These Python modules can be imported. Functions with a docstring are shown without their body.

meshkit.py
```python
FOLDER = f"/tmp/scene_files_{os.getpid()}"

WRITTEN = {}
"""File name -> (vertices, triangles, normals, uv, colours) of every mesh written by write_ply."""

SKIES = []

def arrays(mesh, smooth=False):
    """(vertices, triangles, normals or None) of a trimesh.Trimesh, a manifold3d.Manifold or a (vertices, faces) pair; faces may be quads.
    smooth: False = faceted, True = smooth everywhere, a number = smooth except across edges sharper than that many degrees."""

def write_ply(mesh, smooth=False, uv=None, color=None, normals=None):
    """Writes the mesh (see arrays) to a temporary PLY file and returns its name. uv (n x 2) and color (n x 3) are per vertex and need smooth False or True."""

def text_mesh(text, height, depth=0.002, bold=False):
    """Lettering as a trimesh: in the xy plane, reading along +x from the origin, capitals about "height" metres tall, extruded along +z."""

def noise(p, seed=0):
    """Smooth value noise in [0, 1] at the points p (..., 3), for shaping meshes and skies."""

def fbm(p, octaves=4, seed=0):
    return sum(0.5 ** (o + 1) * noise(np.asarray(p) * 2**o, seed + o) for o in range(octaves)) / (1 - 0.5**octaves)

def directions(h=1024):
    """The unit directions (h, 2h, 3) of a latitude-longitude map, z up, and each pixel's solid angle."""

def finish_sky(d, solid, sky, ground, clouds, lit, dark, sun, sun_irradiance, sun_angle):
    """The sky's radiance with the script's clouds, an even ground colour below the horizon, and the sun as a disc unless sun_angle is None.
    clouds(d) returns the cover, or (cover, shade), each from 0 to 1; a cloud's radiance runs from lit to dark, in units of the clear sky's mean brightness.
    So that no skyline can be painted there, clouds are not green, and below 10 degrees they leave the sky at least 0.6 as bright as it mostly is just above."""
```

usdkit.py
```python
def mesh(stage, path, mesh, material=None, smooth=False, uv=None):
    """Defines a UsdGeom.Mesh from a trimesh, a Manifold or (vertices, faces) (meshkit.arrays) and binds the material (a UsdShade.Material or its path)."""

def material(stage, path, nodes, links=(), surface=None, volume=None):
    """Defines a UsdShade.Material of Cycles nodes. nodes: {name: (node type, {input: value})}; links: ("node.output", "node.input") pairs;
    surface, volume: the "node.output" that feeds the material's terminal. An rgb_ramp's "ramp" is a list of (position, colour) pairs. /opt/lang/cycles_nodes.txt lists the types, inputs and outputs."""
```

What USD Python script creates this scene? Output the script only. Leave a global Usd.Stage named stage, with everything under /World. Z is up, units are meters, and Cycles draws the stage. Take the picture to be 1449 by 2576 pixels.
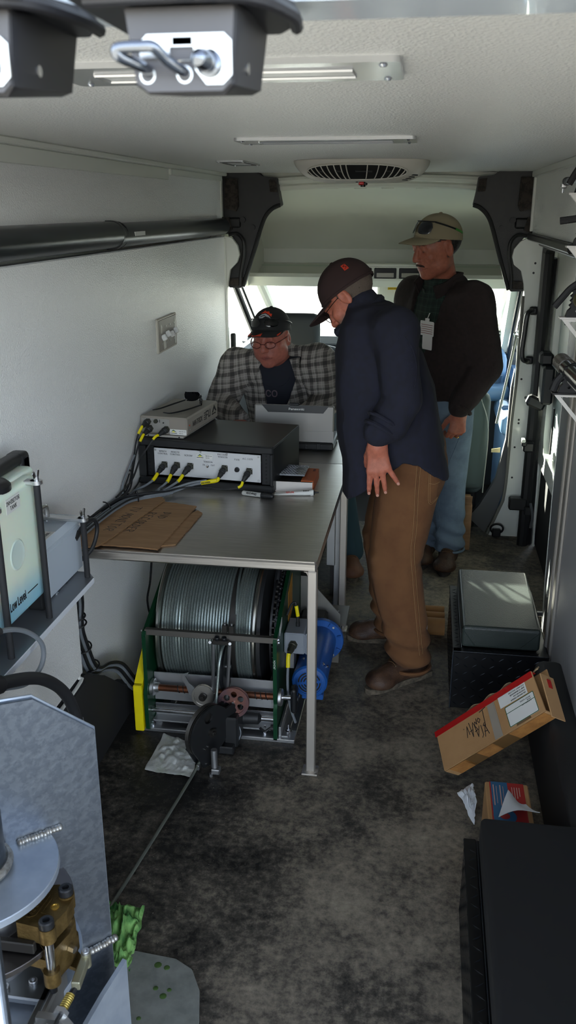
import math, random, re
import numpy as np
import trimesh
from shapely.geometry import Polygon, Point, LineString
from shapely.ops import unary_union
import usdkit, meshkit
from pxr import Usd, UsdGeom, UsdLux, UsdShade, Gf, Sdf, Vt

stage = Usd.Stage.CreateInMemory()
UsdGeom.Xform.Define(stage, '/World')
random.seed(7); RNG = np.random.default_rng(7)
PI = math.pi

# ---------------------------------------------------------------- camera
W_, H_, F_ = 1449., 2576., 2218.
PITCH, YAW = math.radians(19.053), math.radians(8.806)
CAM = np.array([0, 0, 1.85])
cp, sp, cy, sy = math.cos(PITCH), math.sin(PITCH), math.cos(YAW), math.sin(YAW)
fw = np.array([-sy * cp, cy * cp, -sp]); rt = np.array([cy, sy, 0.]); up = np.cross(rt, fw)
cam = UsdGeom.Camera.Define(stage, '/World/camera')
cam.CreateHorizontalApertureAttr(36.0); cam.CreateVerticalApertureAttr(36.0 * H_ / W_)
cam.CreateFocalLengthAttr(36.0 * F_ / W_)
cam.CreateFStopAttr(18.0); cam.CreateFocusDistanceAttr(3.2)
cam.CreateClippingRangeAttr(Gf.Vec2f(0.05, 5000))
cam.AddTransformOp().Set(Gf.Matrix4d(*rt, 0, *up, 0, *(-fw), 0, *CAM, 1))
cam.CreateExposureAttr(0.22)

# ---------------------------------------------------------------- daylight
SUN_TRAVEL = np.array([0.68, -1.0, -0.43])          # low sun ahead of the van, shining in through the windscreen
d = UsdLux.DomeLight.Define(stage, '/World/sky')
d.CreateIntensityAttr(1.0)
skm = usdkit.material(stage, '/World/Looks/sky', {
    's': ('sky_texture', {'sky_type': 'multiple_scattering', 'sun_elevation': math.radians(24), 'sun_rotation': math.radians(-30), 'sun_disc': False}),
    'h': ('hsv', {'saturation': 0.45, 'value': 1.0}),
    'b': ('background_shader', {'strength': 0.34})}, [('s.color', 'h.color'), ('h.color', 'b.color')], surface='b.background')
UsdShade.MaterialBindingAPI.Apply(d.GetPrim()).Bind(skm)
sun = UsdLux.DistantLight.Define(stage, '/World/sun')
sun.CreateIntensityAttr(14.0); sun.CreateNormalizeAttr(True); sun.CreateAngleAttr(0.53); sun.CreateColorAttr(Gf.Vec3f(1.0, 0.93, 0.82))
zz = -SUN_TRAVEL / np.linalg.norm(SUN_TRAVEL); xx = np.cross([0, 0, 1], zz); xx /= np.linalg.norm(xx); yy = np.cross(zz, xx)
sun.AddTransformOp().Set(Gf.Matrix4d(*xx, 0, *yy, 0, *zz, 0, 0, 0, 0, 1))

# ---------------------------------------------------------------- helpers
def hx(s):
    c = np.array([int(s[i:i + 2], 16) / 255 for i in (1, 3, 5)])
    return tuple(np.where(c <= .04045, c / 12.92, ((c + .055) / 1.055) ** 2.4))

MATS = {}
def M(name, col, rough=.5, metal=0., c2=None, ns=6., lo=.35, hi=.65, bump=0., bs=60., bdet=3., aniso=None, spec=None, sheen=0., coat=0., extra=None, stretch=None):
    """principled material; colour varies from col to c2 by noise of scale ns; relief by a second noise of scale bs"""
    if name in MATS: return MATS[name]
    col = hx(col) if isinstance(col, str) else col
    n = {'p': ('principled_bsdf', {'base_color': col, 'roughness': rough, 'metallic': metal, **({'specular_ior_level': spec} if spec is not None else {}), **({'sheen_weight': sheen} if sheen else {}), **({'coat_weight': coat} if coat else {}), **(extra or {})})}
    L = []
    n['g'] = ('geometry', {})
    src = 'g.position'
    if stretch is not None:
        n['mp'] = ('mapping', {'scale': stretch}); L.append(('g.position', 'mp.vector')); src = 'mp.vector'
    if c2 is not None:
        c2 = hx(c2) if isinstance(c2, str) else c2
        n['n'] = ('noise_texture', {'scale': ns, 'detail': 5., 'roughness': .6})
        n['r'] = ('rgb_ramp', {'ramp': [(lo, col), (hi, c2)]})
        L += [(src, 'n.vector'), ('n.fac', 'r.fac'), ('r.color', 'p.base_color')]
    if bump:
        n['bn'] = ('noise_texture', {'scale': bs, 'detail': bdet}); n['b'] = ('bump', {'strength': min(1., bump * 100), 'distance': .01 if bump * 100 <= 1 else .01 * bump * 100})
        L += [(src, 'bn.vector'), ('bn.fac', 'b.height'), ('b.normal', 'p.normal')]
    MATS[name] = usdkit.material(stage, '/World/Looks/' + name, n, L, surface='p.BSDF')
    return MATS[name]

V = lambda *a: np.array(a, float)
def unit(v): v = np.asarray(v, float); return v / np.linalg.norm(v)
def Rz(a): c, s = math.cos(a), math.sin(a); return np.array([[c, -s, 0], [s, c, 0], [0, 0, 1.]])
def Rx(a): c, s = math.cos(a), math.sin(a); return np.array([[1., 0, 0], [0, c, -s], [0, s, c]])
def Ry(a): c, s = math.cos(a), math.sin(a); return np.array([[c, 0, s], [0, 1., 0], [-s, 0, c]])
def frame(x, y):
    """columns: x, y made square to x, and their cross product"""
    x = unit(x); z = unit(np.cross(x, y)); return np.stack([x, np.cross(z, x), z], 1)
def along(axis, hint=(0, 0, 1)):
    z = unit(axis); h = np.asarray(hint, float)
    if abs(z @ h) > .95: h = V(0, 1, 0) if abs(z[1]) < .9 else V(1, 0, 0)
    x = unit(np.cross(h, z)); return np.stack([x, np.cross(z, x), z], 1)
def put(m, R=None, t=(0, 0, 0)):
    m = m.copy(); v = np.asarray(m.vertices)
    m.vertices = (v if R is None else v @ np.asarray(R).T) + np.asarray(t, float); return m
def cat(*ms):
    f = []
    for m in ms: f += m if isinstance(m, (list, tuple)) else [m]
    return trimesh.util.concatenate(f)
def box(w, d, h, c=(0, 0, 0), bev=.002, R=None):
    """bevelled box centred on c"""
    b = min(bev, w / 2.2, d / 2.2, h / 2.2)
    if b <= 0: m = trimesh.creation.box([w, d, h])
    else:
        s = np.array([[i, j, k] for i in (-1, 1) for j in (-1, 1) for k in (-1, 1)], float) / 2 * [w, d, h]
        p = np.concatenate([s - np.sign(s) * (b * (1 - np.eye(3)[a])) for a in range(3)])
        m = trimesh.convex.convex_hull(p)
    return put(m, R, c)
def bx(x0, x1, y0, y1, z0, z1, bev=.002):
    return box(x1 - x0, y1 - y0, z1 - z0, ((x0 + x1) / 2, (y0 + y1) / 2, (z0 + z1) / 2), bev)
def rbox(w, d, h, r, c=(0, 0, 0), R=None, n=1):
    """softly rounded box: hull of eight spheres"""
    s = trimesh.creation.icosphere(n, r).vertices
    p = np.concatenate([s + np.array([i * (w / 2 - r), j * (d / 2 - r), k * (h / 2 - r)]) for i in (-1, 1) for j in (-1, 1) for k in (-1, 1)])
    return put(trimesh.convex.convex_hull(p), R, c)
def cyl(a, b, r, n=16, r2=None, bev=0):
    a, b = V(*a), V(*b); L = np.linalg.norm(b - a); r2 = r if r2 is None else r2
    pr = [(0, 0), (r - bev, 0), (r, bev), (r2, L - bev), (r2 - bev, L), (0, L)] if bev else [(0, 0), (r, 0), (r2, L), (0, L)]
    return put(trimesh.creation.revolve(pr, sections=n), along(b - a), a)
def lathe(prof, a, axis=(0, 0, 1), n=24):
    m = trimesh.creation.revolve(prof, sections=n)
    if m.volume < 0: m.invert()
    return put(m, along(axis), a)
def ring(c, axis, R, r, n=32, k=8):
    t = np.linspace(0, 2 * PI, k + 1); return lathe([(R + r * math.cos(x), r * math.sin(x)) for x in t], c, axis, n)
def spline(P, n=8):
    P = np.asarray(P, float)
    if len(P) < 3: return P
    Q = np.vstack([2 * P[0] - P[1], P, 2 * P[-1] - P[-2]]); o = []
    for i in range(1, len(Q) - 2):
        for t in np.linspace(0, 1, n, endpoint=False):
            a, b, c_, e = Q[i - 1:i + 3]
            o.append(.5 * (2 * b + (c_ - a) * t + (2 * a - 5 * b + 4 * c_ - e) * t * t + (3 * b - a - 3 * c_ + e) * t ** 3))
    return np.array(o + [P[-1]])
def tube(P, r, n=8, sm=6, flat=None):
    """round rod or cable swept along a smooth path through P; r may vary along it"""
    P = spline(P, sm) if sm else np.asarray(P, float)
    rr = np.full(len(P), r) if np.ndim(r) == 0 else np.interp(np.linspace(0, 1, len(P)), np.linspace(0, 1, len(r)), r)
    T = np.gradient(P, axis=0); T /= np.maximum(np.linalg.norm(T, axis=1, keepdims=True), 1e-9)
    x = unit(np.cross(T[0], [0, 0, 1] if abs(T[0][2]) < .9 else [1, 0, 0])); vs = []
    ang = np.linspace(0, 2 * PI, n, endpoint=False)
    for p, t, q in zip(P, T, rr):
        x = unit(x - t * (x @ t)); y = np.cross(t, x)
        vs.append(p + q * (np.cos(ang)[:, None] * x + np.sin(ang)[:, None] * y * (flat or 1)))
    m = len(P); v = np.vstack(vs + [P[:1], P[-1:]]); f = []
    i = np.arange(m - 1)[:, None] * n; j = np.arange(n)[None]; k = (j + 1) % n
    a, b, c_, e = i + j, i + k, i + n + k, i + n + j
    f = np.concatenate([np.stack([a, b, c_], -1).reshape(-1, 3), np.stack([a, c_, e], -1).reshape(-1, 3)])
    j = np.arange(n); k = (j + 1) % n
    f = np.concatenate([f, np.stack([np.full(n, m * n), k, j], 1), np.stack([np.full(n, m * n + 1), (m - 1) * n + j, (m - 1) * n + k], 1)])
    return trimesh.Trimesh(v, f, process=False)
def ext(poly, t, o=(0, 0, 0), x=(1, 0, 0), y=(0, 1, 0), holes=()):
    """flat outline (in the axes x, y from o) given the thickness t along x cross y"""
    g = poly if hasattr(poly, 'geom_type') else Polygon(poly, holes)
    R = frame(x, y)
    return cat([put(trimesh.creation.extrude_polygon(q, t, engine='earcut'), R, o) for q in getattr(g, 'geoms', [g])])
def rrect(w, h, r, n=5):
    """rounded rectangle centred on 0"""
    return Polygon([(-w / 2 + r, -h / 2 + r), (w / 2 - r, -h / 2 + r), (w / 2 - r, h / 2 - r), (-w / 2 + r, h / 2 - r)]).buffer(r, quad_segs=n)
def sheet(G, t=.002):
    """closed thin shell of a grid of points G (u, v, 3)"""
    u, v = G.shape[:2]
    du = np.gradient(G, axis=0); dv = np.gradient(G, axis=1); N = np.cross(du, dv); N /= np.maximum(np.linalg.norm(N, axis=2, keepdims=True), 1e-9)
    A, B = (G + N * t / 2).reshape(-1, 3), (G - N * t / 2).reshape(-1, 3)
    i = (np.arange(u - 1)[:, None] * v + np.arange(v - 1)[None]).ravel(); q = np.stack([i, i + v, i + v + 1, i + 1], 1)
    n = u * v; f = [q, q[:, ::-1] + n]
    def side(a): a = np.asarray(a); return np.stack([a[:-1], a[1:], a[1:] + n, a[:-1] + n], 1)
    f += [side(np.arange(v)), side((np.arange(u) * v + v - 1)), side(((u - 1) * v + np.arange(v))[::-1]), side((np.arange(u) * v)[::-1])]
    f = np.concatenate(f); return trimesh.Trimesh(np.vstack([A, B]), np.concatenate([f[:, [0, 1, 2]], f[:, [0, 2, 3]]]), process=False)
def text(s, h, o, x, y, t=.0006, bold=False, center=False, sx=1.):
    m = meshkit.text_mesh(s, h, t, bold); v = np.array(m.vertices); v[:, 0] *= sx
    if center: v[:, 0] -= (v[:, 0].min() + v[:, 0].max()) / 2
    m.vertices = v; return put(m, frame(x, y), o)
def strokes(S, w, o, x, y, t=.0006, k=1.):
    """hand lettering: poly-lines in the axes x, y drawn as flat marker strokes"""
    g = unary_union([LineString(np.asarray(s, float) * k).buffer(w / 2, quad_segs=3) for s in S]); return ext(g, t, o, x, y)
def hexa(c, axis, r, h): return put(trimesh.creation.cylinder(r, h, sections=6), along(axis), np.asarray(c, float) + unit(axis) * h / 2)
def bolt(c, axis, r=.006, h=.006): return cat(cyl(c, np.asarray(c) + unit(axis) * h * .35, r * 1.5, 12), hexa(np.asarray(c) + unit(axis) * h * .35, axis, r, h))
def cap_bolt(c, axis, r=.006, h=.007):
    return lathe([(0, 0), (r, 0), (r, h * .85), (r * .85, h), (r * .5, h), (r * .5, h * .5), (0, h * .5)], c, axis, 14)

COUNT = {}
def path_in(parent, name):
    k = (parent, name); COUNT[k] = COUNT.get(k, -1) + 1
    return parent + '/' + (name if COUNT[k] == 0 else f'{name}_{COUNT[k]:03d}')
def tag(prim, **kw):
    for k, v in kw.items():
        if v: prim.SetCustomDataByKey(k, v)
def add_tint(prim, col):
    UsdGeom.PrimvarsAPI(prim).CreatePrimvar('tint', Sdf.ValueTypeNames.Color3fArray, 'vertex').Set(Vt.Vec3fArray.FromNumpy(np.asarray(col, np.float32)))
class Thing:
    """one thing: an Xform at its base, whose parts are given in world coordinates"""
    def __init__(s, name, label, cat_, base, group=None):
        s.base = V(*base); s.path = path_in('/World', name)
        x = UsdGeom.Xform.Define(stage, s.path); x.AddTranslateOp().Set(Gf.Vec3d(*map(float, s.base))); s.prim = x.GetPrim()
        tag(s.prim, label=label, category=cat_, group=group)
    def part(s, name, mesh, mat, parent=None, smooth=32, label=None, kind=None, tint=None):
        p = path_in(parent or s.path, name)
        if not hasattr(mesh, 'vertices'): mesh = cat(mesh)
        g = usdkit.mesh(stage, p, put(mesh, None, -s.base), mat, smooth=smooth if tint is None else True)
        if tint is not None: add_tint(g.GetPrim(), tint)
        tag(g.GetPrim(), label=label, kind=kind); return p
def solo(name, label, cat_, mesh, mat, group=None, kind=None, smooth=32):
    g = usdkit.mesh(stage, path_in('/World', name), mesh, mat, smooth=smooth); tag(g.GetPrim(), label=label, category=cat_, group=group, kind=kind); return str(g.GetPath())
def struct(name, mesh, mat, label=None, smooth=32):
    g = usdkit.mesh(stage, path_in('/World', name), mesh, mat, smooth=smooth); tag(g.GetPrim(), kind='structure', label=label); return str(g.GetPath())
def sub(parent, name, mesh, mat, smooth=32, label=None, kind=None):
    """a part of a piece of the setting"""
    g = usdkit.mesh(stage, path_in(parent, name), mesh, mat, smooth=smooth); tag(g.GetPrim(), label=label, kind=kind); return str(g.GetPath())
def again(src, move, label):
    """another of the same thing, moved by the vector move"""
    p = path_in('/World', re.sub(r'_\d{3}$', '', src.path.split('/')[-1])); x = UsdGeom.Xform.Define(stage, p)
    x.GetPrim().GetReferences().AddInternalReference(src.path); x.ClearXformOpOrder()
    x.AddTranslateOp(opSuffix='place').Set(Gf.Vec3d(*map(float, src.base + V(*move)))); x.GetPrim().SetInstanceable(True)
    tag(x.GetPrim(), label=label); return x

# smooth bodies: signed distances meshed by surface nets
def capd(p, a, b, ra, rb=None):
    a, b = np.asarray(a, float), np.asarray(b, float); rb = ra if rb is None else rb
    ab = b - a; t = np.clip((p - a) @ ab / max(ab @ ab, 1e-12), 0, 1); return np.linalg.norm(p - a - t[:, None] * ab, axis=1) - (ra + (rb - ra) * t)
def ell(p, c, r, R=None):
    q = p - np.asarray(c, float); q = q @ np.asarray(R) if R is not None else q
    r = np.asarray(r, float); k0 = np.linalg.norm(q / r, axis=1); k1 = np.linalg.norm(q / r ** 2, axis=1); return k0 * (k0 - 1) / np.maximum(k1, 1e-9)
def smin(a, b, k):
    h = np.clip(.5 + .5 * (b - a) / k, 0, 1); return b + (a - b) * h - k * h * (1 - h)
def smax(a, b, k): return -smin(-a, -b, k)
def sunion(ds, k):
    o = ds[0]
    for q in ds[1:]: o = smin(o, q, k)
    return o
def nets(f, lo, hi, h, b=8):
    lo = np.asarray(lo, float); n = ((np.ceil((np.asarray(hi) - lo) / h).astype(int) + b) // b) * b
    B = n // b; ci = np.indices(B).reshape(3, -1).T; cc = lo + (ci + .5) * b * h - h / 2
    dc = f(cc); act = np.abs(dc) < b * h * 1.25 + .02
    vol = np.repeat(np.repeat(np.repeat(np.where(dc > 0, 1., -1.).reshape(B).astype(np.float32), b, 0), b, 1), b, 2)
    off = np.indices((b, b, b)).reshape(3, -1).T; idx = (ci[act][:, None] * b + off[None]).reshape(-1, 3)
    vals = np.concatenate([f(lo + c * h) for c in np.array_split(idx, max(1, len(idx) // 150000))])
    vol[tuple(idx.T)] = vals
    s = vol < 0; nc = n - 1; acc = np.zeros((int(np.prod(n)), 3)); cnt = np.zeros(int(np.prod(n))); quads = []
    flat = lambda a: (a[:, 0] * n[1] + a[:, 1]) * n[2] + a[:, 2]
    for ax in range(3):
        e = np.eye(3, dtype=int)[ax]; u, w = np.eye(3, dtype=int)[(ax + 1) % 3], np.eye(3, dtype=int)[(ax + 2) % 3]
        sl0 = tuple(slice(0, n[i] - e[i]) for i in range(3)); sl1 = tuple(slice(e[i], n[i]) for i in range(3))
        x = np.argwhere(s[sl0] != s[sl1])
        x = x[(x[:, (ax + 1) % 3] > 0) & (x[:, (ax + 2) % 3] > 0)]
        a, c = vol[tuple(x.T)], vol[tuple((x + e).T)]; t = a / (a - c); P = x + t[:, None] * e
        ids = [flat(x - u - w), flat(x - w), flat(x), flat(x - u)]
        for i in ids:
            for k in range(3): acc[:, k] += np.bincount(i, P[:, k], len(acc))
            cnt += np.bincount(i, minlength=len(cnt))
        q = np.stack(ids, 1); fl = a > 0; q[fl] = q[fl][:, ::-1]; quads.append(q)
    q = np.concatenate(quads); used, inv = np.unique(q, return_inverse=True); q = inv.reshape(q.shape)
    v = acc[used] / cnt[used][:, None] * h + lo
    return trimesh.Trimesh(v, np.concatenate([q[:, [0, 1, 2]], q[:, [0, 2, 3]]]), process=False)
# ---------------------------------------------------------------- materials of the van
def floor_mat():
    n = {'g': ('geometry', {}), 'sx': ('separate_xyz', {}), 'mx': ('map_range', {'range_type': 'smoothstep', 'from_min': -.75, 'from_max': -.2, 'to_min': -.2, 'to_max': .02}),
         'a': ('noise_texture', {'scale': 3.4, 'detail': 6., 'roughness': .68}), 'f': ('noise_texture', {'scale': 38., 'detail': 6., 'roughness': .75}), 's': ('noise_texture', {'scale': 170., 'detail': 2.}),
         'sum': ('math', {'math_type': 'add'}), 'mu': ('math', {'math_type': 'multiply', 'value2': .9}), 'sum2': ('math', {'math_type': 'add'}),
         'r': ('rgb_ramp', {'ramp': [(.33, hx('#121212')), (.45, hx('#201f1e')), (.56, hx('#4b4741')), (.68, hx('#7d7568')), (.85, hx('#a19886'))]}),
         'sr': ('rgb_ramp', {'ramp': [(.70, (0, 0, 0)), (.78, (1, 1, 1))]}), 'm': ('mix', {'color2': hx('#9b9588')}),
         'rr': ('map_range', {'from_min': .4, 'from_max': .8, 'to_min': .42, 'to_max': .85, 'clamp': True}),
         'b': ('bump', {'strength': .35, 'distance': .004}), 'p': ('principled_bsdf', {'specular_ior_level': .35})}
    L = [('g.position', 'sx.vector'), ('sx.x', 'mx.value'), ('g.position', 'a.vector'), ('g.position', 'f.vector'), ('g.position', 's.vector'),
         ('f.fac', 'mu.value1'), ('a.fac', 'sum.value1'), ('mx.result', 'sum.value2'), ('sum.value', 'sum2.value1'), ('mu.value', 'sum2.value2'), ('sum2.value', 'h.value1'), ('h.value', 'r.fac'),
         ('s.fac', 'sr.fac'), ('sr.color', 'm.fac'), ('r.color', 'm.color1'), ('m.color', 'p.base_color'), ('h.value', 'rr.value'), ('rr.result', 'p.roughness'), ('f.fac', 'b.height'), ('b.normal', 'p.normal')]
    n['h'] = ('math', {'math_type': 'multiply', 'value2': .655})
    return usdkit.material(stage, '/World/Looks/rubber_floor', n, L, surface='p.BSDF')
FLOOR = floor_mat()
WALL = M('embossed_wall', '#dfdfdd', .34, bump=.0024, bs=210., bdet=1.5)
CEIL = M('embossed_ceiling', '#e0e0dc', .36, bump=.0045, bs=170., bdet=1.5)
PAINT = M('cream_paint', '#d9dbd2', .25, coat=.3)
CREAM = M('cream_plastic', '#d2d3c8', .55, bump=.0006, bs=400)
FABRIC = M('headliner_fabric', '#dddfd3', .9, bump=.0008, bs=500)
FOAM = M('black_foam', '#0b0c0d', .45, c2='#161514', ns=30, bump=.0012, bs=300)
FOAMB = M('brown_felt', '#3a332d', .9, c2='#1f1b18', ns=45, lo=.42, hi=.6)
RUB = M('black_rubber', '#0c0c0d', .5)
RUBM = M('matt_black', '#141416', .7, bump=.0008, bs=300)
BLK = M('black_plastic', '#101113', .38)
BLKP = M('black_powder_coat', '#131415', .45, bump=.0004, bs=900)
ALU = M('aluminium', '#c9cacb', .34, 1., bump=.0003, bs=300, stretch=(1, 12, 12))
ALUD = M('dull_aluminium', '#a9aaab', .45, 1.)
STEEL = M('brushed_steel', '#c9c5bf', .34, 1., c2='#b5b0aa', ns=5, bump=.0003, bs=120, stretch=(1.5, 40, 40))
CHROME = M('bright_steel', '#d5d6d8', .16, 1.)
GALV = M('galvanised_steel', '#7f868f', .38, 1., c2='#747b85', ns=60, lo=.45, hi=.55, bump=.0006, bs=60)
ALUG = M('pale_plate', '#b9c3cf', .4, .8, c2='#a5b0bf', ns=12)
WELD = M('weld_bead', '#c3c3c0', .35, .9, c2='#98948c', ns=90)
WHITE = M('white_plastic', '#cfcfcb', .4)
SKYBLUE = M('blue_grey_plastic', '#56779c', .5)
GREY = M('grey_plastic', '#4a4b4c', .5)
RED = M('red_plastic', '#c01010', .4)
YEL = M('yellow_sleeve', '#d8c800', .45)
GLASS = usdkit.material(stage, '/World/Looks/window_glass', {'t': ('transparent_bsdf', {'color': (.93, .97, .95)}), 'g': ('glossy_bsdf', {'roughness': .02, 'color': (1, 1, 1)}), 'm': ('mix_closure', {'fac': .07})},
    [('t.BSDF', 'm.closure1'), ('g.BSDF', 'm.closure2')], surface='m.closure')

# ---------------------------------------------------------------- the ground outside
GND = M('sunlit_gravel', '#a3a19a', .9, c2='#4e5250', ns=1.9, lo=.44, hi=.62, bump=.02, bs=3.)
gx = np.linspace(-60, 60, 61); gy = np.linspace(-40, 140, 91)
GX, GY = np.meshgrid(gx, gy, indexing='ij'); GZ = -.66 + .10 * meshkit.fbm(np.stack([GX * .25, GY * .25, GX * 0], -1), 3) - .05
struct('ground', sheet(np.stack([GX, GY, GZ], -1), .02), GND, smooth=True)

# ---------------------------------------------------------------- the load bay
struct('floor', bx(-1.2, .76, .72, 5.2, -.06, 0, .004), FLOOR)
struct('trim_1', bx(-1.3, .8, .70, 7.2, -.3, -.061, 0), RUBM)
c = struct('ceiling', bx(-1.2, .62, .82, 5.16, 2.03, 2.07, .003), CEIL)
struct('trim_2', bx(-1.3, .82, .66, 6.2, 2.075, 2.11, .004), PAINT)
w = struct('wall_left', bx(-1.17, -1.13, .75, 5.0, 0, 1.70, .004), WALL)
sub(w, 'upper_panel', bx(-1.19, -1.155, .75, 5.06, 1.76, 2.03, .004), WALL)
sub(w, 'edge_strip', cat(bx(-1.155, -1.148, 5.02, 5.06, 1.8, 2.0, .002), bx(-1.134, -1.124, 4.985, 5.0, .02, 1.69, .003)), PAINT)
struct('trim_3', cat(bx(-1.156, -1.12, .82, 5.05, 2.012, 2.03, .004), bx(-1.156, -1.148, .82, 4.0, 1.965, 2.012, .002), bx(-1.156, -1.135, 4.0, 5.0, 1.985, 2.012, .004)), PAINT)
# half-round duct along the wall
def duct(y0, y1, r0, r1, z0, z1):
    a = np.linspace(-PI / 2, PI / 2, 11); return cat(ext(Polygon([(-.02, -r0)] + [(.05 * math.cos(t) + .0, r0 * math.sin(t)) for t in a] + [(-.02, r0)]), y1 - y0, (-1.135, y1, z0), (1, 0, 0), (0, 0, 1)))
t = Thing('wall_duct', 'long black half-round plastic duct running along the left wall below the ceiling', 'duct', (-1.13, 2.5, 1.76))
t.part('duct_section', duct(.75, 3.19, .046, .046, 1.757, 1.757), M('duct_black', '#1d2326', .3, c2='#12181a', ns=4))
t.part('duct_section', duct(3.19, 4.94, .043, .043, 1.753, 1.753), MATS['duct_black'])
t.part('collar', cat(duct(3.18, 3.205, .05, .05, 1.756, 1.756), duct(3.23, 3.24, .048, .048, 1.755, 1.755)), BLK)
t.part('sticker', bx(-1.088, -1.0835, 3.3, 3.42, 1.75, 1.765, 0), WHITE)
# back edge of the roof, over the camera
struct('trim_4', cat(box(1.9, .10, .05, (-.35, .73, 2.012), .015), box(1.9, .05, .03, (-.35, .80, 2.03), .01)), M('header_paint', '#c9d2da', .25, coat=.5))

# ---- right wall
w = struct('wall_right', bx(.53, .57, .75, 3.20, .0, 1.70, .004), M('grey_panel', '#949598', .5, bump=.001, bs=260))
sub(w, 'upper_panel', bx(.53, .57, .75, 5.06, 1.72, 2.03, .004), CEIL)
sub(w, 'edge_profile', cat(bx(.512, .532, 3.165, 3.195, .02, 1.7, .004), bx(.519, .53, 3.10, 3.155, .02, 1.7, .003)), M('dull_profile', '#9a958d', .4, .6))
sub(w, 'edge_strip', cat(bx(.515, .53, 5.03, 5.06, 1.73, 2.0, .003), bx(.505, .53, .82, 5.05, 2.0, 2.03, .004)), PAINT)
P_ = [(3.2, .0), (3.62, .0), (3.78, .28), (3.87, .62), (3.86, 1.3), (3.82, 1.7), (3.2, 1.7)]
m = ext(P_, .03, (.535, 0, 0), (0, 1, 0), (0, 0, 1)); v = np.array(m.vertices); v[:, 0] += (v[:, 1] - 3.2) * .085; m.vertices = v
sub(w, 'rear_pillar_panel', m, M('grey_trim', '#75767a', .5, bump=.0012, bs=240))
m2 = ext(LineString([(3.62, .01), (3.78, .28), (3.87, .62), (3.86, 1.3), (3.82, 1.69)]).buffer(.006), .036, (.532, 0, 0), (0, 1, 0), (0, 0, 1)); v = np.array(m2.vertices); v[:, 0] += (v[:, 1] - 3.2) * .085; m2.vertices = v
sub(w, 'pillar_edge', m2, PAINT)
struct('trim_5', cat(bx(.50, .545, 3.5, 5.0, 1.688, 1.722, .006), bx(.56, .60, 3.6, 4.98, 1.66, 1.69, .006)), BLK)
struct('trim_6', bx(.57, .86, .66, 5.2, 1.9, 2.07, 0), PAINT)     # outer skin above the door
struct('trim_7', bx(.80, .82, .66, 5.2, -.2, 2.0, 0), PAINT)       # outer skin, right
struct('trim_8', bx(-1.26, -1.24, .66, 5.25, -.3, 2.1, 0), PAINT)     # outer skin, left
# ---- sliding door
d1 = struct('door_1', cat(bx(.70, .76, 3.7, 4.95, .48, 1.70, .02)), PAINT)
fr = Polygon([(3.8, .5), (4.93, .5), (4.93, 1.68), (3.8, 1.68)])
hole = Polygon([(p[0] + 4.33, p[1] + 1.03) for p in rrect(.92, .86, .1).exterior.coords])
sub(d1, 'inner_frame', ext(fr.difference(hole), .045, (.655, 0, 0), (0, 1, 0), (0, 0, 1)), PAINT)
card = sub(d1, 'door_card', ext(hole.buffer(-.008), .012, (.684, 0, 0), (0, 1, 0), (0, 0, 1)), M('green_grey_card', '#8d9a97', .5))
for y in (4.62, 4.54): sub(d1, 'slot', box(.006, .014, .05, (.682, y, 1.32), .002), RUB)
sub(d1, 'slot', box(.006, .02, .05, (.682, 4.7, .97), .002), RUB)
sub(d1, 'slot', cat(box(.008, .03, .24, (.654, 4.5, .78), .004)), RUB)
sub(d1, 'lower_panel', bx(.68, .75, 3.7, 4.95, .0, .48, .01), RUBM)
sub(d1, 'panel_edge', tube([(.66, 4.93, .62), (.662, 4.9, .35), (.665, 4.86, .02)], .006), PAINT)
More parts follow.
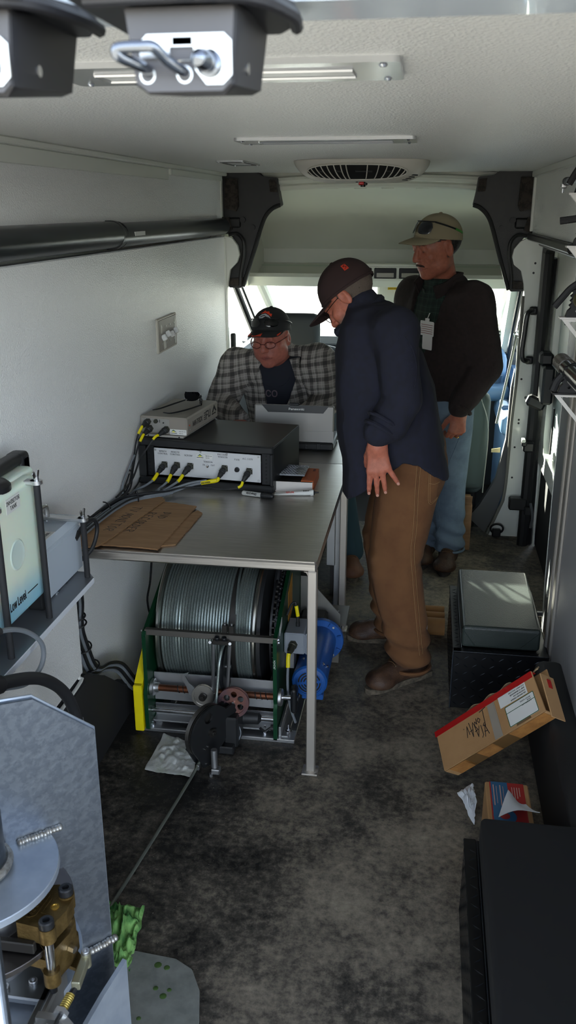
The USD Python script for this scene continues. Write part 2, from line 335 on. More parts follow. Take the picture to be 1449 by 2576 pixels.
sub(d1, 'rubber_seal', cat(tube([(.61, 4.93, -.01), (.612, 4.94, .5), (.61, 4.93, 1.2), (.605, 4.9, 1.58), (.60, 4.83, 1.665), (.60, 4.6, 1.68), (.6, 3.9, 1.68)], .032, 10), tube([(.64, 4.96, .0), (.64, 4.97, 1.2), (.63, 4.93, 1.6)], .03, 8)), RUB)
la = Thing('door_latch', 'black plastic latch and hinge arm on the sliding door edge', 'latch', (.62, 4.8, .9))
la.part('body', cat(box(.06, .16, .20, (.64, 4.78, .97), .012), box(.07, .1, .07, (.63, 4.8, 1.1), .015)), BLK)
la.part('arm', cat(box(.10, .06, .06, (.60, 4.82, .86), .012, Ry(.4))), BLK)
la.part('striker', cat(cyl((.60, 4.88, .86), (.55, 4.9, .87), .008)), CHROME)
la = Thing('door_catch', 'small black catch on the door seal halfway up', 'latch', (.6, 4.8, .6))
la.part('block', cat(box(.06, .06, .055, (.59, 4.88, .60), .008), box(.03, .05, .03, (.565, 4.87, .62), .006)), BLK); la.part('plate', box(.02, .05, .02, (.56, 4.87, .635), .003), PAINT)
la = Thing('door_guide', 'black roller guide near the foot of the door pillar', 'guide', (.58, 4.9, .2))
la.part('block', cat(box(.10, .06, .07, (.565, 4.93, .25), .008), box(.04, .05, .05, (.62, 4.9, .22), .006)), BLK); la.part('finger', tube([(.63, 4.88, .27), (.645, 4.86, .2), (.64, 4.86, .13)], .008), GREY)
# ---- B pillars and the black hoop
def xz(P, y0, y1, mat, name, parent=None): return (sub(parent, name, ext(P, y1 - y0, (0, y1, 0), (1, 0, 0), (0, 0, 1)), mat) if parent else struct(name, ext(P, y1 - y0, (0, y1, 0), (1, 0, 0), (0, 0, 1)), mat))
hl = [(-1.19, 2.03), (-.95, 2.03), (-.93, 2.012), (-.846, 2.004), (-.84, 1.93), (-.827, 1.862), (-.86, 1.845), (-.895, 1.83), (-.925, 1.79), (-.945, 1.74), (-.972, 1.65), (-1.01, 1.54), (-1.045, 1.43), (-1.06, 1.415), (-1.13, 1.417), (-1.132, 1.46), (-1.115, 1.52), (-1.10, 1.56), (-1.085, 1.6), (-1.085, 1.65), (-1.10, 1.69), (-1.125, 1.71), (-1.19, 1.715)]
hr = [(-.614 - x, z) for x, z in hl]
for nm, P, s in (('trim_9', hl, 1), ('trim_10', hr, -1)):
    X = lambda x: x if s > 0 else -.614 - x
    q = struct(nm, ext(Polygon(P).buffer(-.01).buffer(.02, quad_segs=6).buffer(-.01, quad_segs=6), .09, (0, 5.17, 0), (1, 0, 0), (0, 0, 1)), FOAM)
    sub(q, 'felt_pad', ext([(X(-1.135), 2.0), (X(-1.065), 2.0), (X(-1.06), 1.86), (X(-1.075), 1.83), (X(-1.14), 1.845)], .03, (0, 5.085, 0), (1, 0, 0), (0, 0, 1)), FOAMB)
    sub(q, 'felt_pad', ext([(X(-.89), 1.995), (X(-.85), 1.99), (X(-.845), 1.93), (X(-.885), 1.93)], .02, (0, 5.085, 0), (1, 0, 0), (0, 0, 1)), FOAMB)
    sub(q, 'felt_pad', ext([(X(-1.14), 1.80), (X(-1.115), 1.80), (X(-1.10), 1.735), (X(-1.14), 1.72)], .035, (0, 5.085, 0), (1, 0, 0), (0, 0, 1)), FOAMB)
    sub(q, 'felt_pad', ext([(X(-1.115), 1.47), (X(-1.045), 1.475), (X(-1.05), 1.43), (X(-1.125), 1.43)], .03, (0, 5.085, 0), (1, 0, 0), (0, 0, 1)), FOAMB)
    sub(q, 'curved_lip', tube([(X(-.83), 5.07, 1.862), (X(-.865), 5.06, 1.848), (X(-.905), 5.06, 1.81), (X(-.935), 5.07, 1.75), (X(-.985), 5.07, 1.6), (X(-1.045), 5.07, 1.425)], .011), FOAM)
    sub(q, 'curved_lip', tube([(X(-1.12), 5.06, 1.705), (X(-1.07), 5.06, 1.71), (X(-1.035), 5.05, 1.67), (X(-1.035), 5.05, 1.60), (X(-1.055), 5.06, 1.5), (X(-1.06), 5.06, 1.43)], .010), FOAM)
    sub(q, 'recess_grip', cat(rbox(.085, .03, .055, .012, (X(-1.095), 5.075, 1.77))), RUB)
    sub(q, 'boss', cat(cyl((X(-1.04), 5.085, 1.785), (X(-1.04), 5.06, 1.785), .016), cyl((X(-.985), 5.085, 1.745), (X(-.985), 5.065, 1.745), .015)), RUB)
# painted pillar sheets beside the hoop
struct('trim_11', ext(Polygon([(-1.16, 0), (-1.118, 0), (-1.122, 1.4), (-1.118, 1.45), (-1.105, 1.52), (-1.065, 1.56), (-1.05, 1.60), (-1.06, 1.65), (-1.09, 1.69), (-1.13, 1.70), (-1.16, 1.70)]).buffer(-.015).buffer(.03, quad_segs=6).buffer(-.015, quad_segs=6), .03, (0, 5.035, 0), (1, 0, 0), (0, 0, 1)), PAINT)
pil = struct('trim_12', ext(Polygon([(.60, .02), (.41, .02), (.43, .07), (.465, .14), (.50, .24), (.505, .6), (.512, 1.0), (.513, 1.40), (.505, 1.46), (.485, 1.53), (.445, 1.56), (.433, 1.60), (.44, 1.64), (.47, 1.68), (.51, 1.70), (.60, 1.70)]).buffer(-.015).buffer(.03, quad_segs=6).buffer(-.015, quad_segs=6), .04, (0, 5.045, 0), (1, 0, 0), (0, 0, 1)), PAINT)
sub(pil, 'trim_edge', tube([(.415, 5.0, .03), (.46, 5.0, .16), (.495, 5.0, .3), (.50, 5.0, .7), (.508, 5.0, 1.0), (.505, 5.0, 1.4)], .009), M('taupe_trim', '#6b6a62', .5))
sub(pil, 'dark_trim', ext([(.40, .03), (.30, .12), (.36, .2), (.44, .36), (.48, .6), (.485, .9), (.497, 1.0), (.50, .7), (.49, .3), (.455, .16)], .05, (0, 5.07, 0), (1, 0, 0), (0, 0, 1)), GREY)
for x, z in ((.555, 1.57), (.55, 1.52), (.535, .95), (.54, .72), (.54, .70), (.53, .56), (.53, .38), (.535, .24)): sub(pil, 'hole', cyl((x, 5.004, z), (x, 5.012, z), .006, 10), RUB)
gh = Thing('grab_handle', 'long black grab handle on the right door pillar', 'handle', (.54, 4.97, 1.15))
gh.part('bar', tube([(.565, 4.99, 1.325), (.545, 4.95, 1.325), (.528, 4.935, 1.30), (.522, 4.935, 1.2), (.518, 4.935, 1.12), (.525, 4.935, 1.075), (.545, 4.95, 1.06), (.565, 4.99, 1.06)], .014, 10), BLK)
for z in (1.325, 1.06): gh.part('mount', rbox(.045, .03, .045, .012, (.565, 4.98, z)), BLK)
rg = Thing('tie_down_ring', 'black tie-down ring on the foot of the door pillar', 'ring', (.465, 4.97, .05))
rg.part('ring', ring((.465, 4.97, .075), (0, 1, .4), .036, .006), BLK); rg.part('plate', box(.05, .03, .05, (.465, 4.985, .045), .006), BLK)
# ---- cab
struct('trim_13', bx(-1.3, .82, 5.2, 7.3, -.2, -.02, 0), RUBM)
struct('trim_14', cat(ext([(5.15, 2.03), (5.15, 1.965), (5.35, 1.93), (5.7, 1.78), (6.02, 1.535), (6.1, 1.535), (5.9, 1.75), (5.6, 1.95), (5.3, 2.06)], 2.0, (-1.3, 0, 0), (0, 1, 0), (0, 0, 1))), FABRIC)
hd = 'trim_14'
def arch(y, z, rise, r, w0=-.86, w1=.26): return tube([(w0 + (w1 - w0) * k, y, z + rise * (1 - (2 * k - 1) ** 2)) for k in np.linspace(0, 1, 7)], r)
struct('trim_15', cat(arch(5.16, 1.955, .02, .022, -.9, .3), arch(5.13, 1.985, .02, .02, -.9, .3)), CREAM)
for x in (-.56, -.4, -.25, -.06): sub('/World/trim_14', 'pressing', rbox(.07, .015, .014, .005, (x, 5.22, 1.953), Rx(-.2)), FABRIC)
lip = Polygon([(5.42, 1.455), (5.44, 1.40), (5.5, 1.395), (6.05, 1.47), (6.05, 1.53), (5.52, 1.415), (5.47, 1.47), (5.44, 1.475)])
struct('trim_16', ext(lip, 1.58, (-1.085, 0, 0), (0, 1, 0), (0, 0, 1)), CREAM)
struct('trim_31', bx(-1.3, .8, 5.94, 6.06, 1.50, 1.62, .01), CREAM)
sub('/World/trim_16', 'side_cheek', cat(ext([(5.4, 1.40), (6.05, 1.45), (6.05, 1.6), (5.45, 1.9), (5.2, 1.96), (5.2, 1.7), (5.35, 1.5)], .03, (-1.11, 0, 0), (0, 1, 0), (0, 0, 1)), ext([(5.4, 1.40), (6.05, 1.45), (6.05, 1.6), (5.45, 1.9), (5.2, 1.96), (5.2, 1.7), (5.35, 1.5)], .03, (.47, 0, 0), (0, 1, 0), (0, 0, 1))), CREAM)
oc = Thing('overhead_console', 'cream overhead console with two dark reading lamps above the windscreen', 'console', (-.3, 5.44, 1.45))
oc.part('housing', ext([(-.6, 1.44), (-.55, 1.525), (-.5, 1.535), (-.1, 1.535), (-.05, 1.525), (.0, 1.44)], .12, (0, 5.5, 0), (1, 0, 0), (0, 0, 1)), CREAM)
for x in (-.40, -.255, -.11):
    k = oc.part('reading_lamp', bx(x - .065, x + .065, 5.372, 5.382, 1.455, 1.515, .004), RUB)
    oc.part('lens', bx(x - .05, x + .05, 5.366, 5.373, 1.462, 1.488, .002), M('lamp_lens', '#8f8a80', .2), parent=k)
oc.part('bezel', cat([bx(x - .07, x + .07, 5.374, 5.381, z, z + .006, .002) for x in (-.40, -.255, -.11) for z in (1.449, 1.515)]), CREAM)
sv = Thing('sun_visor', 'cream sun visor panel with a yellow warning sticker below the console', 'visor', (-.2, 5.5, 1.35))
sv.part('panel', box(.3, .03, .16, (-.16, 5.6, 1.34), .012, Rx(-.15)), CREAM)
k = sv.part('sticker', bx(-.245, -.155, 5.555, 5.58, 1.376, 1.392, 0), M('label_yellow', '#c9a800', .5))
sv.part('print', text('WARNING AIRBAG', .004, (-.24, 5.5545, 1.3815), (1, 0, 0), (0, 0, 1), .0004, True), RUB, parent=k)
# windscreen, pillars, dash
gw = np.array([[[-1.15 + 1.72 * i, 5.85 + .9 * j - .12 * (2 * i - 1) ** 2 * 0, 1.50 - .55 * j] for j in np.linspace(0, 1, 4)] for i in np.linspace(0, 1, 6)])
struct('window_1', sheet(gw, .005), GLASS)
struct('window_2', bx(-1.19, -1.185, 5.2, 6.3, .95, 1.6, 0), GLASS)
struct('window_3', bx(.625, .63, 5.2, 6.3, .85, 1.6, 0), GLASS)
struct('trim_17', cat(tube([(-1.12, 5.6, 1.56), (-1.11, 5.85, 1.42), (-1.09, 6.3, 1.16), (-1.08, 6.7, .95)], .036, 10)), CREAM)
struct('trim_18', cat(tube([(.53, 5.6, 1.56), (.525, 5.85, 1.42), (.50, 6.3, 1.16), (.49, 6.7, .95)], .05, 10), ext([(5.6, 1.45), (5.75, 1.4), (6.6, .9), (6.6, .75), (6.0, 1.0)], .06, (.5, 0, 0), (0, 1, 0), (0, 0, 1))), CREAM)
struct('trim_19', cat(tube([(-1.165, 5.34, 1.45), (-1.16, 5.75, 1.18), (-1.155, 6.25, .86)], .02, 8), tube([(-1.175, 5.2, 1.52), (-1.175, 5.36, 1.46)], .02, 8), tube([(-1.15, 5.45, 1.44), (-1.14, 5.85, 1.18), (-1.13, 6.3, .9)], .008, 8)), BLK)
struct('trim_20', cat(tube([(.56, 5.55, 1.5), (.55, 5.8, 1.18), (.545, 6.1, .85)], .016), tube([(.57, 5.18, 1.45), (.545, 5.22, 1.1), (.54, 5.24, .75)], .012)), BLK)
struct('trim_21', cat(bx(-1.32, .74, 6.15, 7.2, -.1, .92, .05), box(2.0, .7, .1, (-.3, 6.55, .93), .045, Rx(-.04))), M('dash_grey', '#2c3036', .6, bump=.001, bs=300))
struct('trim_22', bx(-1.3, .8, 6.9, 7.3, -.3, .95, 0), M('bonnet', '#d5d5d2', .3, coat=.5))
struct('trim_23', bx(-1.24, -1.16, 5.05, 6.3, -.1, .98, .02), GREY)
struct('trim_24', bx(-1.25, -1.18, 5.1, 5.24, .9, 1.95, .02), CREAM)
struct('trim_25', bx(.62, .70, 5.05, 5.22, -.1, 2.0, .02), CREAM)
struct('trim_26', cat(bx(-1.32, -1.18, 5.2, 6.1, 1.55, 2.1, 0), bx(.60, .72, 5.2, 6.1, 1.55, 2.1, 0)), PAINT)
pd = struct('door_2', bx(.55, .68, 5.1, 6.4, -.1, .84, .03), SKYBLUE)
sub(pd, 'armrest', rbox(.11, .62, .13, .045, (.515, 5.52, .63)), SKYBLUE)
sub(pd, 'door_pocket', rbox(.10, .7, .5, .05, (.53, 5.55, .30)), SKYBLUE)
sub(pd, 'grip', rbox(.05, .2, .03, .012, (.50, 5.5, .70)), M('slate_blue', '#3b5068', .5))
sub(pd, 'lamp', rbox(.03, .03, .03, .01, (.45, 5.22, .22)), RED)
cu = Thing('cup_holder', 'pale blue-grey dashboard end with an oval cup holder', 'dashboard part', (.45, 6.0, .8))
cu.part('body', cat(rbox(.26, .4, .26, .06, (.40, 6.05, .84)), rbox(.22, .3, .10, .04, (.44, 5.85, .72))), SKYBLUE); cu.part('cup', lathe([(0, 0), (.035, 0), (.045, .05), (.05, .05), (.045, .055), (.04, .05), (.034, .004), (0, .004)], (.46, 5.86, .77)), M('slate_blue', '#3b5068', .5))
vt = Thing('side_vent', 'slatted air vent at the right end of the dashboard', 'vent', (.46, 6.2, 1.0))
vt.part('frame', rbox(.08, .03, .17, .012, (.475, 6.22, 1.0), Rz(-.3)), CREAM)
for k in range(6): vt.part('slat', box(.05, .008, .012, (.472, 6.2, .945 + k * .022), .002, Rz(-.3)), RUB)
# seat belt
sb = Thing('seat_belt', 'grey seat belt hanging from its bright anchor beside the passenger seat', 'seat belt', (.44, 5.2, .6))
sb.part('webbing', tube([(.507, 5.19, 1.165), (.475, 5.2, .92), (.435, 5.2, .65)], .016, 6, flat=.5), M('belt_web', '#5d605c', .8)); sb.part('anchor', ring((.508, 5.185, 1.17), (0, 1, .3), .014, .006), CHROME)
sb.part('guide', tube([(.512, 5.19, 1.19), (.517, 5.2, 1.24), (.53, 5.2, 1.28)], .006), CHROME); sb.part('webbing', tube([(.515, 5.2, 1.15), (.525, 5.22, .9), (.53, 5.2, .6)], .008, 6, flat=.3), MATS['belt_web'])
sb = Thing('belt_anchor', 'dark seat belt anchor on the left door pillar', 'seat belt', (-1.12, 5.2, 1.05))
sb.part('loop', cat(rbox(.03, .03, .10, .01, (-1.125, 5.15, 1.10)), rbox(.03, .03, .05, .01, (-1.12, 5.15, 1.00))), BLK); sb.part('webbing', tube([(-1.12, 5.15, 1.0), (-1.12, 5.15, .8), (-1.12, 5.15, .5)], .018, 6, flat=.1), MATS['belt_web'])
def car_seat(name, label, x, y, face, mat, w=.5, head=True, z0=.38, ht=.62):
    s = Thing(name, label, 'seat', (x, y, 0)); f = face
    s.part('base', rbox(.44, .42, .26, .03, (x, y + f * .28, .14)), RUBM); s.part('cushion', rbox(w, .5, .16, .06, (x, y + f * .27, z0 - .02)), mat)
    s.part('backrest', rbox(w, .14, ht, .06, (x, y, z0 + ht / 2 - .06), Rx(f * .12)), mat); s.part('piping', cat([tube([(x + sx * (w / 2 - .012), y - f * .075, z0 - .05), (x + sx * (w / 2 - .008), y - f * .10, z0 + ht * .55), (x + sx * (w / 2 - .06), y - f * .09, z0 + ht - .09)], .003) for sx in (-1, 1)]), M('pale_stitch', '#b9bdb0', .7))
    if head:
        s.part('head_rest', rbox(.24, .1, .2, .04, (x + .0, y - f * .05, z0 + ht + .14)), mat)
        for dx in (-.06, .06): s.part('post', cyl((x + dx, y - f * .03, z0 + ht - .1), (x + dx, y - f * .04, z0 + ht + .08), .006), CHROME)
    return s
SEATM = M('seat_cloth', '#53605c', .85, bump=.001, bs=350)
car_seat('passenger_seat', 'grey-green passenger seat with pale edge stitching behind the standing man', .13, 5.05, 1, SEATM, .5, False, .34, .6)
car_seat('driver_seat', 'dark driver seat with head rest behind the seated man', -.72, 5.02, -1, M('driver_cloth', '#3f4649', .85, bump=.001, bs=350), .5, True, .42, .62)
sw = Thing('steering_wheel', 'dark steering wheel partly hidden behind the seated man', 'steering wheel', (-.68, 5.8, .9))
sw.part('rim', ring((-.68, 5.8, .86), (0, -.5, .85), .19, .016, 36), M('wheel_navy', '#20242c', .5)); sw.part('hub', cat(rbox(.12, .05, .1, .02, (-.68, 5.8, .86), Rx(.9)), cyl((-.68, 5.8, .86), (-.68, 6.2, .72), .03), *[cyl((-.68, 5.8, .86), (-.68 + .18 * math.cos(a), 5.8 + .15 * math.sin(a) * .85, .86 + .09 * math.sin(a)), .014) for a in (-.2, PI + .2, -PI / 2)]), MATS['wheel_navy'])
bxs = Thing('cardboard_box', 'tall brown cardboard box standing on the cab step behind the jeans', 'box', (.22, 4.82, 0))
CARD = M('cardboard', '#9c7a58', .85, c2='#8c6b4a', ns=8, bump=.0006, bs=200, stretch=(1, 6, 6))
bxs.part('carton', bx(.12, .305, 4.79, 5.0, .0, .27, .004), CARD); bxs.part('flap', box(.18, .004, .09, (.21, 4.77, .30), .001, Rx(.6)), CARD)
pp = Thing('paper_note', 'yellowed folded paper tucked beside the passenger seat', 'paper', (.44, 5.0, .5))
pp.part('sheet', sheet(np.array([[[.41 + .05 * i, 5.1, .50 + .02 * j + .01 * i * j] for j in (0, 1)] for i in (0, .5, 1)]), .002), M('old_paper', '#d8cc98', .8))
# ---------------------------------------------------------------- switch plate on the left wall
t = Thing('switch_plate', 'grey four-gang light switch plate on the left wall', 'light switch', (-1.13, 3.78, 1.33))
t.part('plate', bx(-1.131, -1.118, 3.65, 3.92, 1.262, 1.40, .005), M('switch_grey', '#777068', .4))
t.part('frame', cat(bx(-1.131, -1.120, 3.64, 3.93, 1.258, 1.404, .004)), M('switch_edge', '#b5afa2', .4))
WORN = M('worn_patch', '#b9b7ae', .35)
for k in range(4):
    y = 3.69 + k * .062
    t.part('toggle', box(.022, .012, .026, (-1.108, y, 1.325 + (.006 if k % 2 else -.002)), .003, Ry(-.5)), WHITE)
    for z in (1.295, 1.365): t.part('screw', cyl((-1.119, y, z), (-1.1165, y, z), .004, 8), ALU)
t.part('worn_patch', cat(ext([(0, 0), (.03, .005), (.028, .05), (.02, .06), (.004, .055), (-.006, .03)], .0012, (-1.118, 3.715, 1.268), (0, 1, 0), (0, 0, 1)), ext([(0, 0), (.018, .0), (.02, .10), (.01, .12), (.004, .06)], .0012, (-1.118, 3.885, 1.272), (0, 1, 0), (0, 0, 1)), ext([(0, 0), (.012, 0), (.012, .03), (0, .04)], .0012, (-1.118, 3.68, 1.34), (0, 1, 0), (0, 0, 1))), WORN)

# ---------------------------------------------------------------- steel work table
TX0, TX1, TY0, TY1, TZ = -1.128, -.305, 2.565, 3.70, .79
t = Thing('work_table', 'brushed stainless steel work table carrying the rack case and cardboard', 'table', (-.72, 3.1, 0))
top = ext(Polygon([(TX0, TY0), (TX1, TY0), (TX1, TY1), (TX0, TY1)]).buffer(-.012).buffer(.012, quad_segs=4), .004, (0, 0, TZ - .004))
t.part('table_top', top, STEEL)
t.part('front_rail', bx(TX0, TX1, TY0 - .001, TY0 + .03, TZ - .036, TZ - .004, .006), STEEL)
t.part('side_rail', bx(TX1 - .03, TX1 + .001, TY0 + .03, TY1, TZ - .036, TZ - .004, .006), STEEL)
t.part('back_rail', bx(TX0, TX1 - .03, TY1 - .03, TY1, TZ - .036, TZ - .004, .004), STEEL)
for x, y in ((TX1 - .015, TY0 + .015), (TX1 - .015, TY1 - .015)):
    k = t.part('leg', bx(x - .0155, x + .0155, y - .0155, y + .0155, .006, TZ - .034, .003), M('satin_steel', '#b5afa7', .42, .9))
    t.part('foot_plate', bx(x - .03, x + .026, y - .028, y + .03, 0, .007, .002), MATS['satin_steel'], parent=k)
    t.part('weld', lathe([(0, 0), (.026, 0), (.017, .006), (0, .006)], (x, y, .007), n=12), MATS['satin_steel'], parent=k)
k = t.part('corner_fillet', ext(Polygon([(0, 0), (-.012, 0), (-.003, -.003), (0, -.012)]), .03, (TX1 - .03, TY0 + .03, TZ - .036), (1, 0, 0), (0, 0, 1)), MATS['satin_steel'])
t2 = Thing('side_table', 'smaller steel table section holding the open laptop', 'table', (-.75, 3.95, 0))
t2.part('table_top', ext(Polygon([(-1.12, 3.715), (-.318, 3.715), (-.36, 4.13), (-1.12, 4.13)]), .03, (0, 0, TZ - .032)), M('satin_sheet', '#aaa69f', .36, .9))
for x, y in ((-.345, 3.76), (-.395, 4.08)):
    k = t2.part('leg', cat(bx(x - .022, x + .018, y - .02, y - .012, .0, TZ - .032, .002), bx(x + .010, x + .018, y - .02, y + .05, .0, TZ - .032, .002)), ALUD)
    t2.part('base_plate', cat(bx(x + .002, x + .03, y - .16, y + .07, .0, .012, .002), bx(x + .018, x + .03, y - .14, y + .06, .012, .10, .002)), GALV, parent=k)
t2.part('weld', tube([(-.335, 3.75, .10), (-.33, 3.78, .105), (-.328, 3.80, .10)], .006), WELD)
t2.part('side_panel', bx(-.40, -.37, 3.9, 3.96, .25, .55, .004), WHITE)
t2.part('brace', cat(bx(-.40, -.36, 3.72, 3.76, .3, .7, .003)), ALUD)

# ---------------------------------------------------------------- rack case
RE = frame((.575, -.068, 0), (0, 0, 1)); ex, ez = RE[:, 0], RE[:, 1]; eyb = -RE[:, 2]           # right, up, back
RO = V(-.562, 3.240, .79)
rk = lambda a, b, z: RO + ex * a + eyb * b + V(0, 0, z)                                      # a: from the right front corner (leftwards negative)
RKR = np.stack([ex, eyb, [0, 0, 1]], 1)
def rkbox(a0, a1, b0, b1, z0, z1, bev=.002): return box(a1 - a0, b1 - b0, z1 - z0, rk((a0 + a1) / 2, (b0 + b1) / 2, (z0 + z1) / 2), bev, RKR)
t = Thing('rack_case', 'black steel rack case with a white winch control panel of round sockets', 'equipment case', RO + ex * -.28 + eyb * .2)
RW, RD, RH = .565, .40, .185
t.part('shell', cat(rkbox(-RW, 0, .012, RD, RH - .006, RH), rkbox(-RW, -RW + .006, .012, RD, .004, RH - .006), rkbox(-.006, 0, .012, RD, .004, RH - .006), rkbox(-RW, 0, .012, RD, .002, .008), rkbox(-RW, 0, RD - .006, RD, .008, RH - .006)), BLKP)
t.part('front_frame', cat(rkbox(-RW, 0, 0, .014, RH - .028, RH, .004), rkbox(-RW, 0, 0, .014, .0, .028, .004), rkbox(-RW, -RW + .03, 0, .014, .028, RH - .028, .003), rkbox(-.012, 0, 0, .014, .028, RH - .028, .003)), BLKP)
t.part('rack_rail', rkbox(-RW + .03, -RW + .062, .016, .02, .028, RH - .028), BLK); t.part('rack_rail', rkbox(-.05, -.012, .016, .02, .028, RH - .028), BLK)
t.part('rail_holes', cat([cyl(rk(a, .0165, z), rk(a, .0145, z), .004, 8) for a in (-RW + .04, -.031) for z in np.linspace(.04, RH - .04, 8)]), M('hole_black', '#030303', .8), kind='stuff')
pn = t.part('control_panel', rkbox(-.50, -.052, .008, .016, .038, RH - .036, .001), M('panel_white', '#c2c3c4', .45))
pp = lambda a, z, b=.008: rk(a, b, z)
for a, z in ((-.493, .142), (-.30, .146), (-.493, .045), (-.06, .142), (-.06, .046), (-.19, .146)): t.part('screw', cap_bolt(pp(a, z), -eyb, .004, .003), ALU, parent=pn)
for s, a, z, h in (('WINCH', -.462, .134, .0065), ('CONTROL', -.462, .124, .0065), ('REMOTE', -.408, .134, .0065), ('CONTROL', -.408, .124, .0065), ('SCR SW', -.352, .124, .0065), ('TENSION', -.27, .1035, .0062), ('IN', -.288, .091, .006), ('OUT', -.250, .091, .006), ('ENCODER', -.208, .138, .0065), ('TENSION', -.208, .128, .0065), ('FUSE', -.148, .122, .0065), ('A.C. 110V', -.104, .128, .0065)):
    t.part('lettering', text(s, h, pp(a, z, .0078), ex, ez, .0004, center=True), RUB, parent=pn)
lb = rkbox(-.318, -.248, .0065, .008, .117, .138, 0)
def maker_label(th, parent, fo, fx, fy, w, h):
    """white label with a green and yellow peak and small print"""
    n_ = np.cross(fx, fy)
    o = np.asarray(fo)
    th.part('peak', ext([(.06 * w, .52 * h), (.20 * w, .9 * h), (.24 * w, .9 * h), (.42 * w, .52 * h), (.22 * w, .74 * h)], .0005, o, fx, fy), M('peak_green', '#1d4a1d', .5), parent=parent)
    th.part('peak', ext([(.11 * w, .46 * h), (.22 * w, .7 * h), (.35 * w, .46 * h)], .0006, o, fx, fy), M('peak_yellow', '#d5cc10', .5), parent=parent)
    th.part('lettering', text('MOUNT SOPRIS', h * .13, o + fx * .03 * w + fy * .22 * h, fx, fy, .0005, True, sx=.95), RUB, parent=parent)
    th.part('lettering', cat(text('Model: 7WCA-1000', h * .12, o + fx * .56 * w + fy * .62 * h, fx, fy, .0005, sx=.8), text('Serial: 2104', h * .12, o + fx * .56 * w + fy * .25 * h, fx, fy, .0005, sx=.8)), RUB, parent=parent)
k = t.part('maker_label', lb, WHITE)
maker_label(t, k, rk(-.318, .0062, .117), ex, ez, .07, .021)
SOCK = [(-.456, .078, 1), (-.402, .080, 1), (-.345, .080, 1), (-.200, .082, 1), (-.098, .078, 1)]
CONN = M('connector_black', '#18191a', .45); CONM = M('connector_olive', '#3a3a30', .4, .6)
for a, z, _ in SOCK:
    s = t.part('socket', cat(rkbox(a - .013, a + .013, .004, .008, z - .013 + .004, z + .013 + .004, .002)), CONM)
    t.part('socket_screw', cat([cyl(pp(a + i * .0105, z + .004 + j * .0105, .004), pp(a + i * .0105, z + .004 + j * .0105, .0025), .0018, 8) for i in (-1, 1) for j in (-1, 1)]), ALU, parent=s)
    t.part('threaded_ring', cyl(pp(a, z + .004, .004), pp(a, z + .002, -.012), .0115, 18), CONM, parent=s)
s = t.part('fuse_holder', lathe([(0, 0), (.010, 0), (.010, .004), (.007, .006), (.007, .014), (0, .014)], pp(-.148, .085), -eyb, 16), BLK)
t.part('toggle_switch', cat(cyl(pp(-.270, .090), pp(-.270, .090, .0), .005, 10), cyl(pp(-.270, .090, .002), pp(-.266, .096, -.012), .0022, 8)), CHROME)
t.part('feet', cat([rkbox(a - .015, a + .015, b - .015, b + .015, 0, .003) for a in (-.5, -.06) for b in (.05, .35)]), RUB)
# cables plugged into the panel
CABG = M('grey_cable', '#6c7176', .5); CABB = M('black_cable', '#131416', .5)
def lead(name, label, start, path, mat, r=.0045, tagtext=None, plug=True, group=None, up=.0):
    """a cable with its plug and yellow marker sleeve; start: socket face, path: way of the cable"""
    th = Thing(name, label, 'cable', path[-1], group)
    a, b = V(*start), V(*path[0])
    if plug:
        dr = unit(b - a)
        th.part('plug', lathe([(0, -.002), (.0118, -.002), (.0125, .004), (.0125, .012), (.0105, .014), (.011, .022), (.0085, .03), (.0065, .042), (0, .042)], a, dr, 16), CONN)
        th.part('plug_ridges', cat([ring(a + dr * q, dr, .0122, .0012, 16, 5) for q in (.003, .007, .011)]), CONN)
        s0 = a + dr * .038
    else: s0 = a
    P = np.vstack([[s0], path]); S = spline(P, 6)
    L = np.cumsum(np.r_[0, np.linalg.norm(np.diff(S, axis=0), axis=1)]); i = np.searchsorted(L, .042)
    k = th.part('marker_sleeve', tube(S[:max(i, 3)], max(r * 1.45, .0055), 10, 0), YEL)
    th.part('wire', tube(P, r, 8), mat)
    return th, S, k
bz = .80
end = [(-.985, 3.085, bz), (-1.07, 3.025, bz), (-1.098, 2.93, bz), (-1.112, 2.80, bz), (-1.118, 2.66, bz)]
def wp(a, b, z): return tuple(rk(a, b, z))
def offs(P, dx, dz): return [(p[0] + dx, p[1], p[2] + dz) for p in P]
lead('control_cable', 'grey cable in the leftmost WINCH CONTROL socket of the white panel', pp(-.456, .080, -.012), [wp(-.474, -.075, .038), wp(-.50, -.105, .02), wp(-.53, -.14, .008)] + offs(end[1:4], -.028, .0), CABG, .0048)
lead('control_cable', 'grey cable in the REMOTE CONTROL socket, second from left on the panel', pp(-.402, .082, -.012), [wp(-.415, -.07, .035), wp(-.44, -.12, .012), (-1.02, 3.13, bz)] + offs(end[1:], -.008, .0), CABG, .0048)
lead('control_cable', 'grey cable in the SCR SW socket, third from left on the panel', pp(-.345, .082, -.012), [wp(-.37, -.07, .04), wp(-.41, -.115, .014), (-1.0, 3.10, bz)] + offs(end[1:], .005, .004), CABG, .0048)
th, S, k = lead('encoder_cable', 'grey cable pair with a yellow ENCODER sleeve at the centre of the white panel', pp(-.200, .084, -.012), [wp(-.212, -.052, .052), wp(-.245, -.06, .045), wp(-.30, -.075, .035), wp(-.36, -.11, .016), (-.97, 3.11, bz + .004)] + offs(end[1:], .014, .008), CABG, .0048)
th.part('wire', tube([wp(-.25, -.062, .053), wp(-.31, -.08, .043), wp(-.38, -.12, .022), (-.98, 3.10, bz + .012)] + offs(end[1:], .01, .016), .0048, 8), CABG)
ks = th.part('marker_sleeve', tube([wp(-.212, -.054, .0535), wp(-.240, -.06, .048), wp(-.272, -.068, .0425)], .0085, 12), YEL)
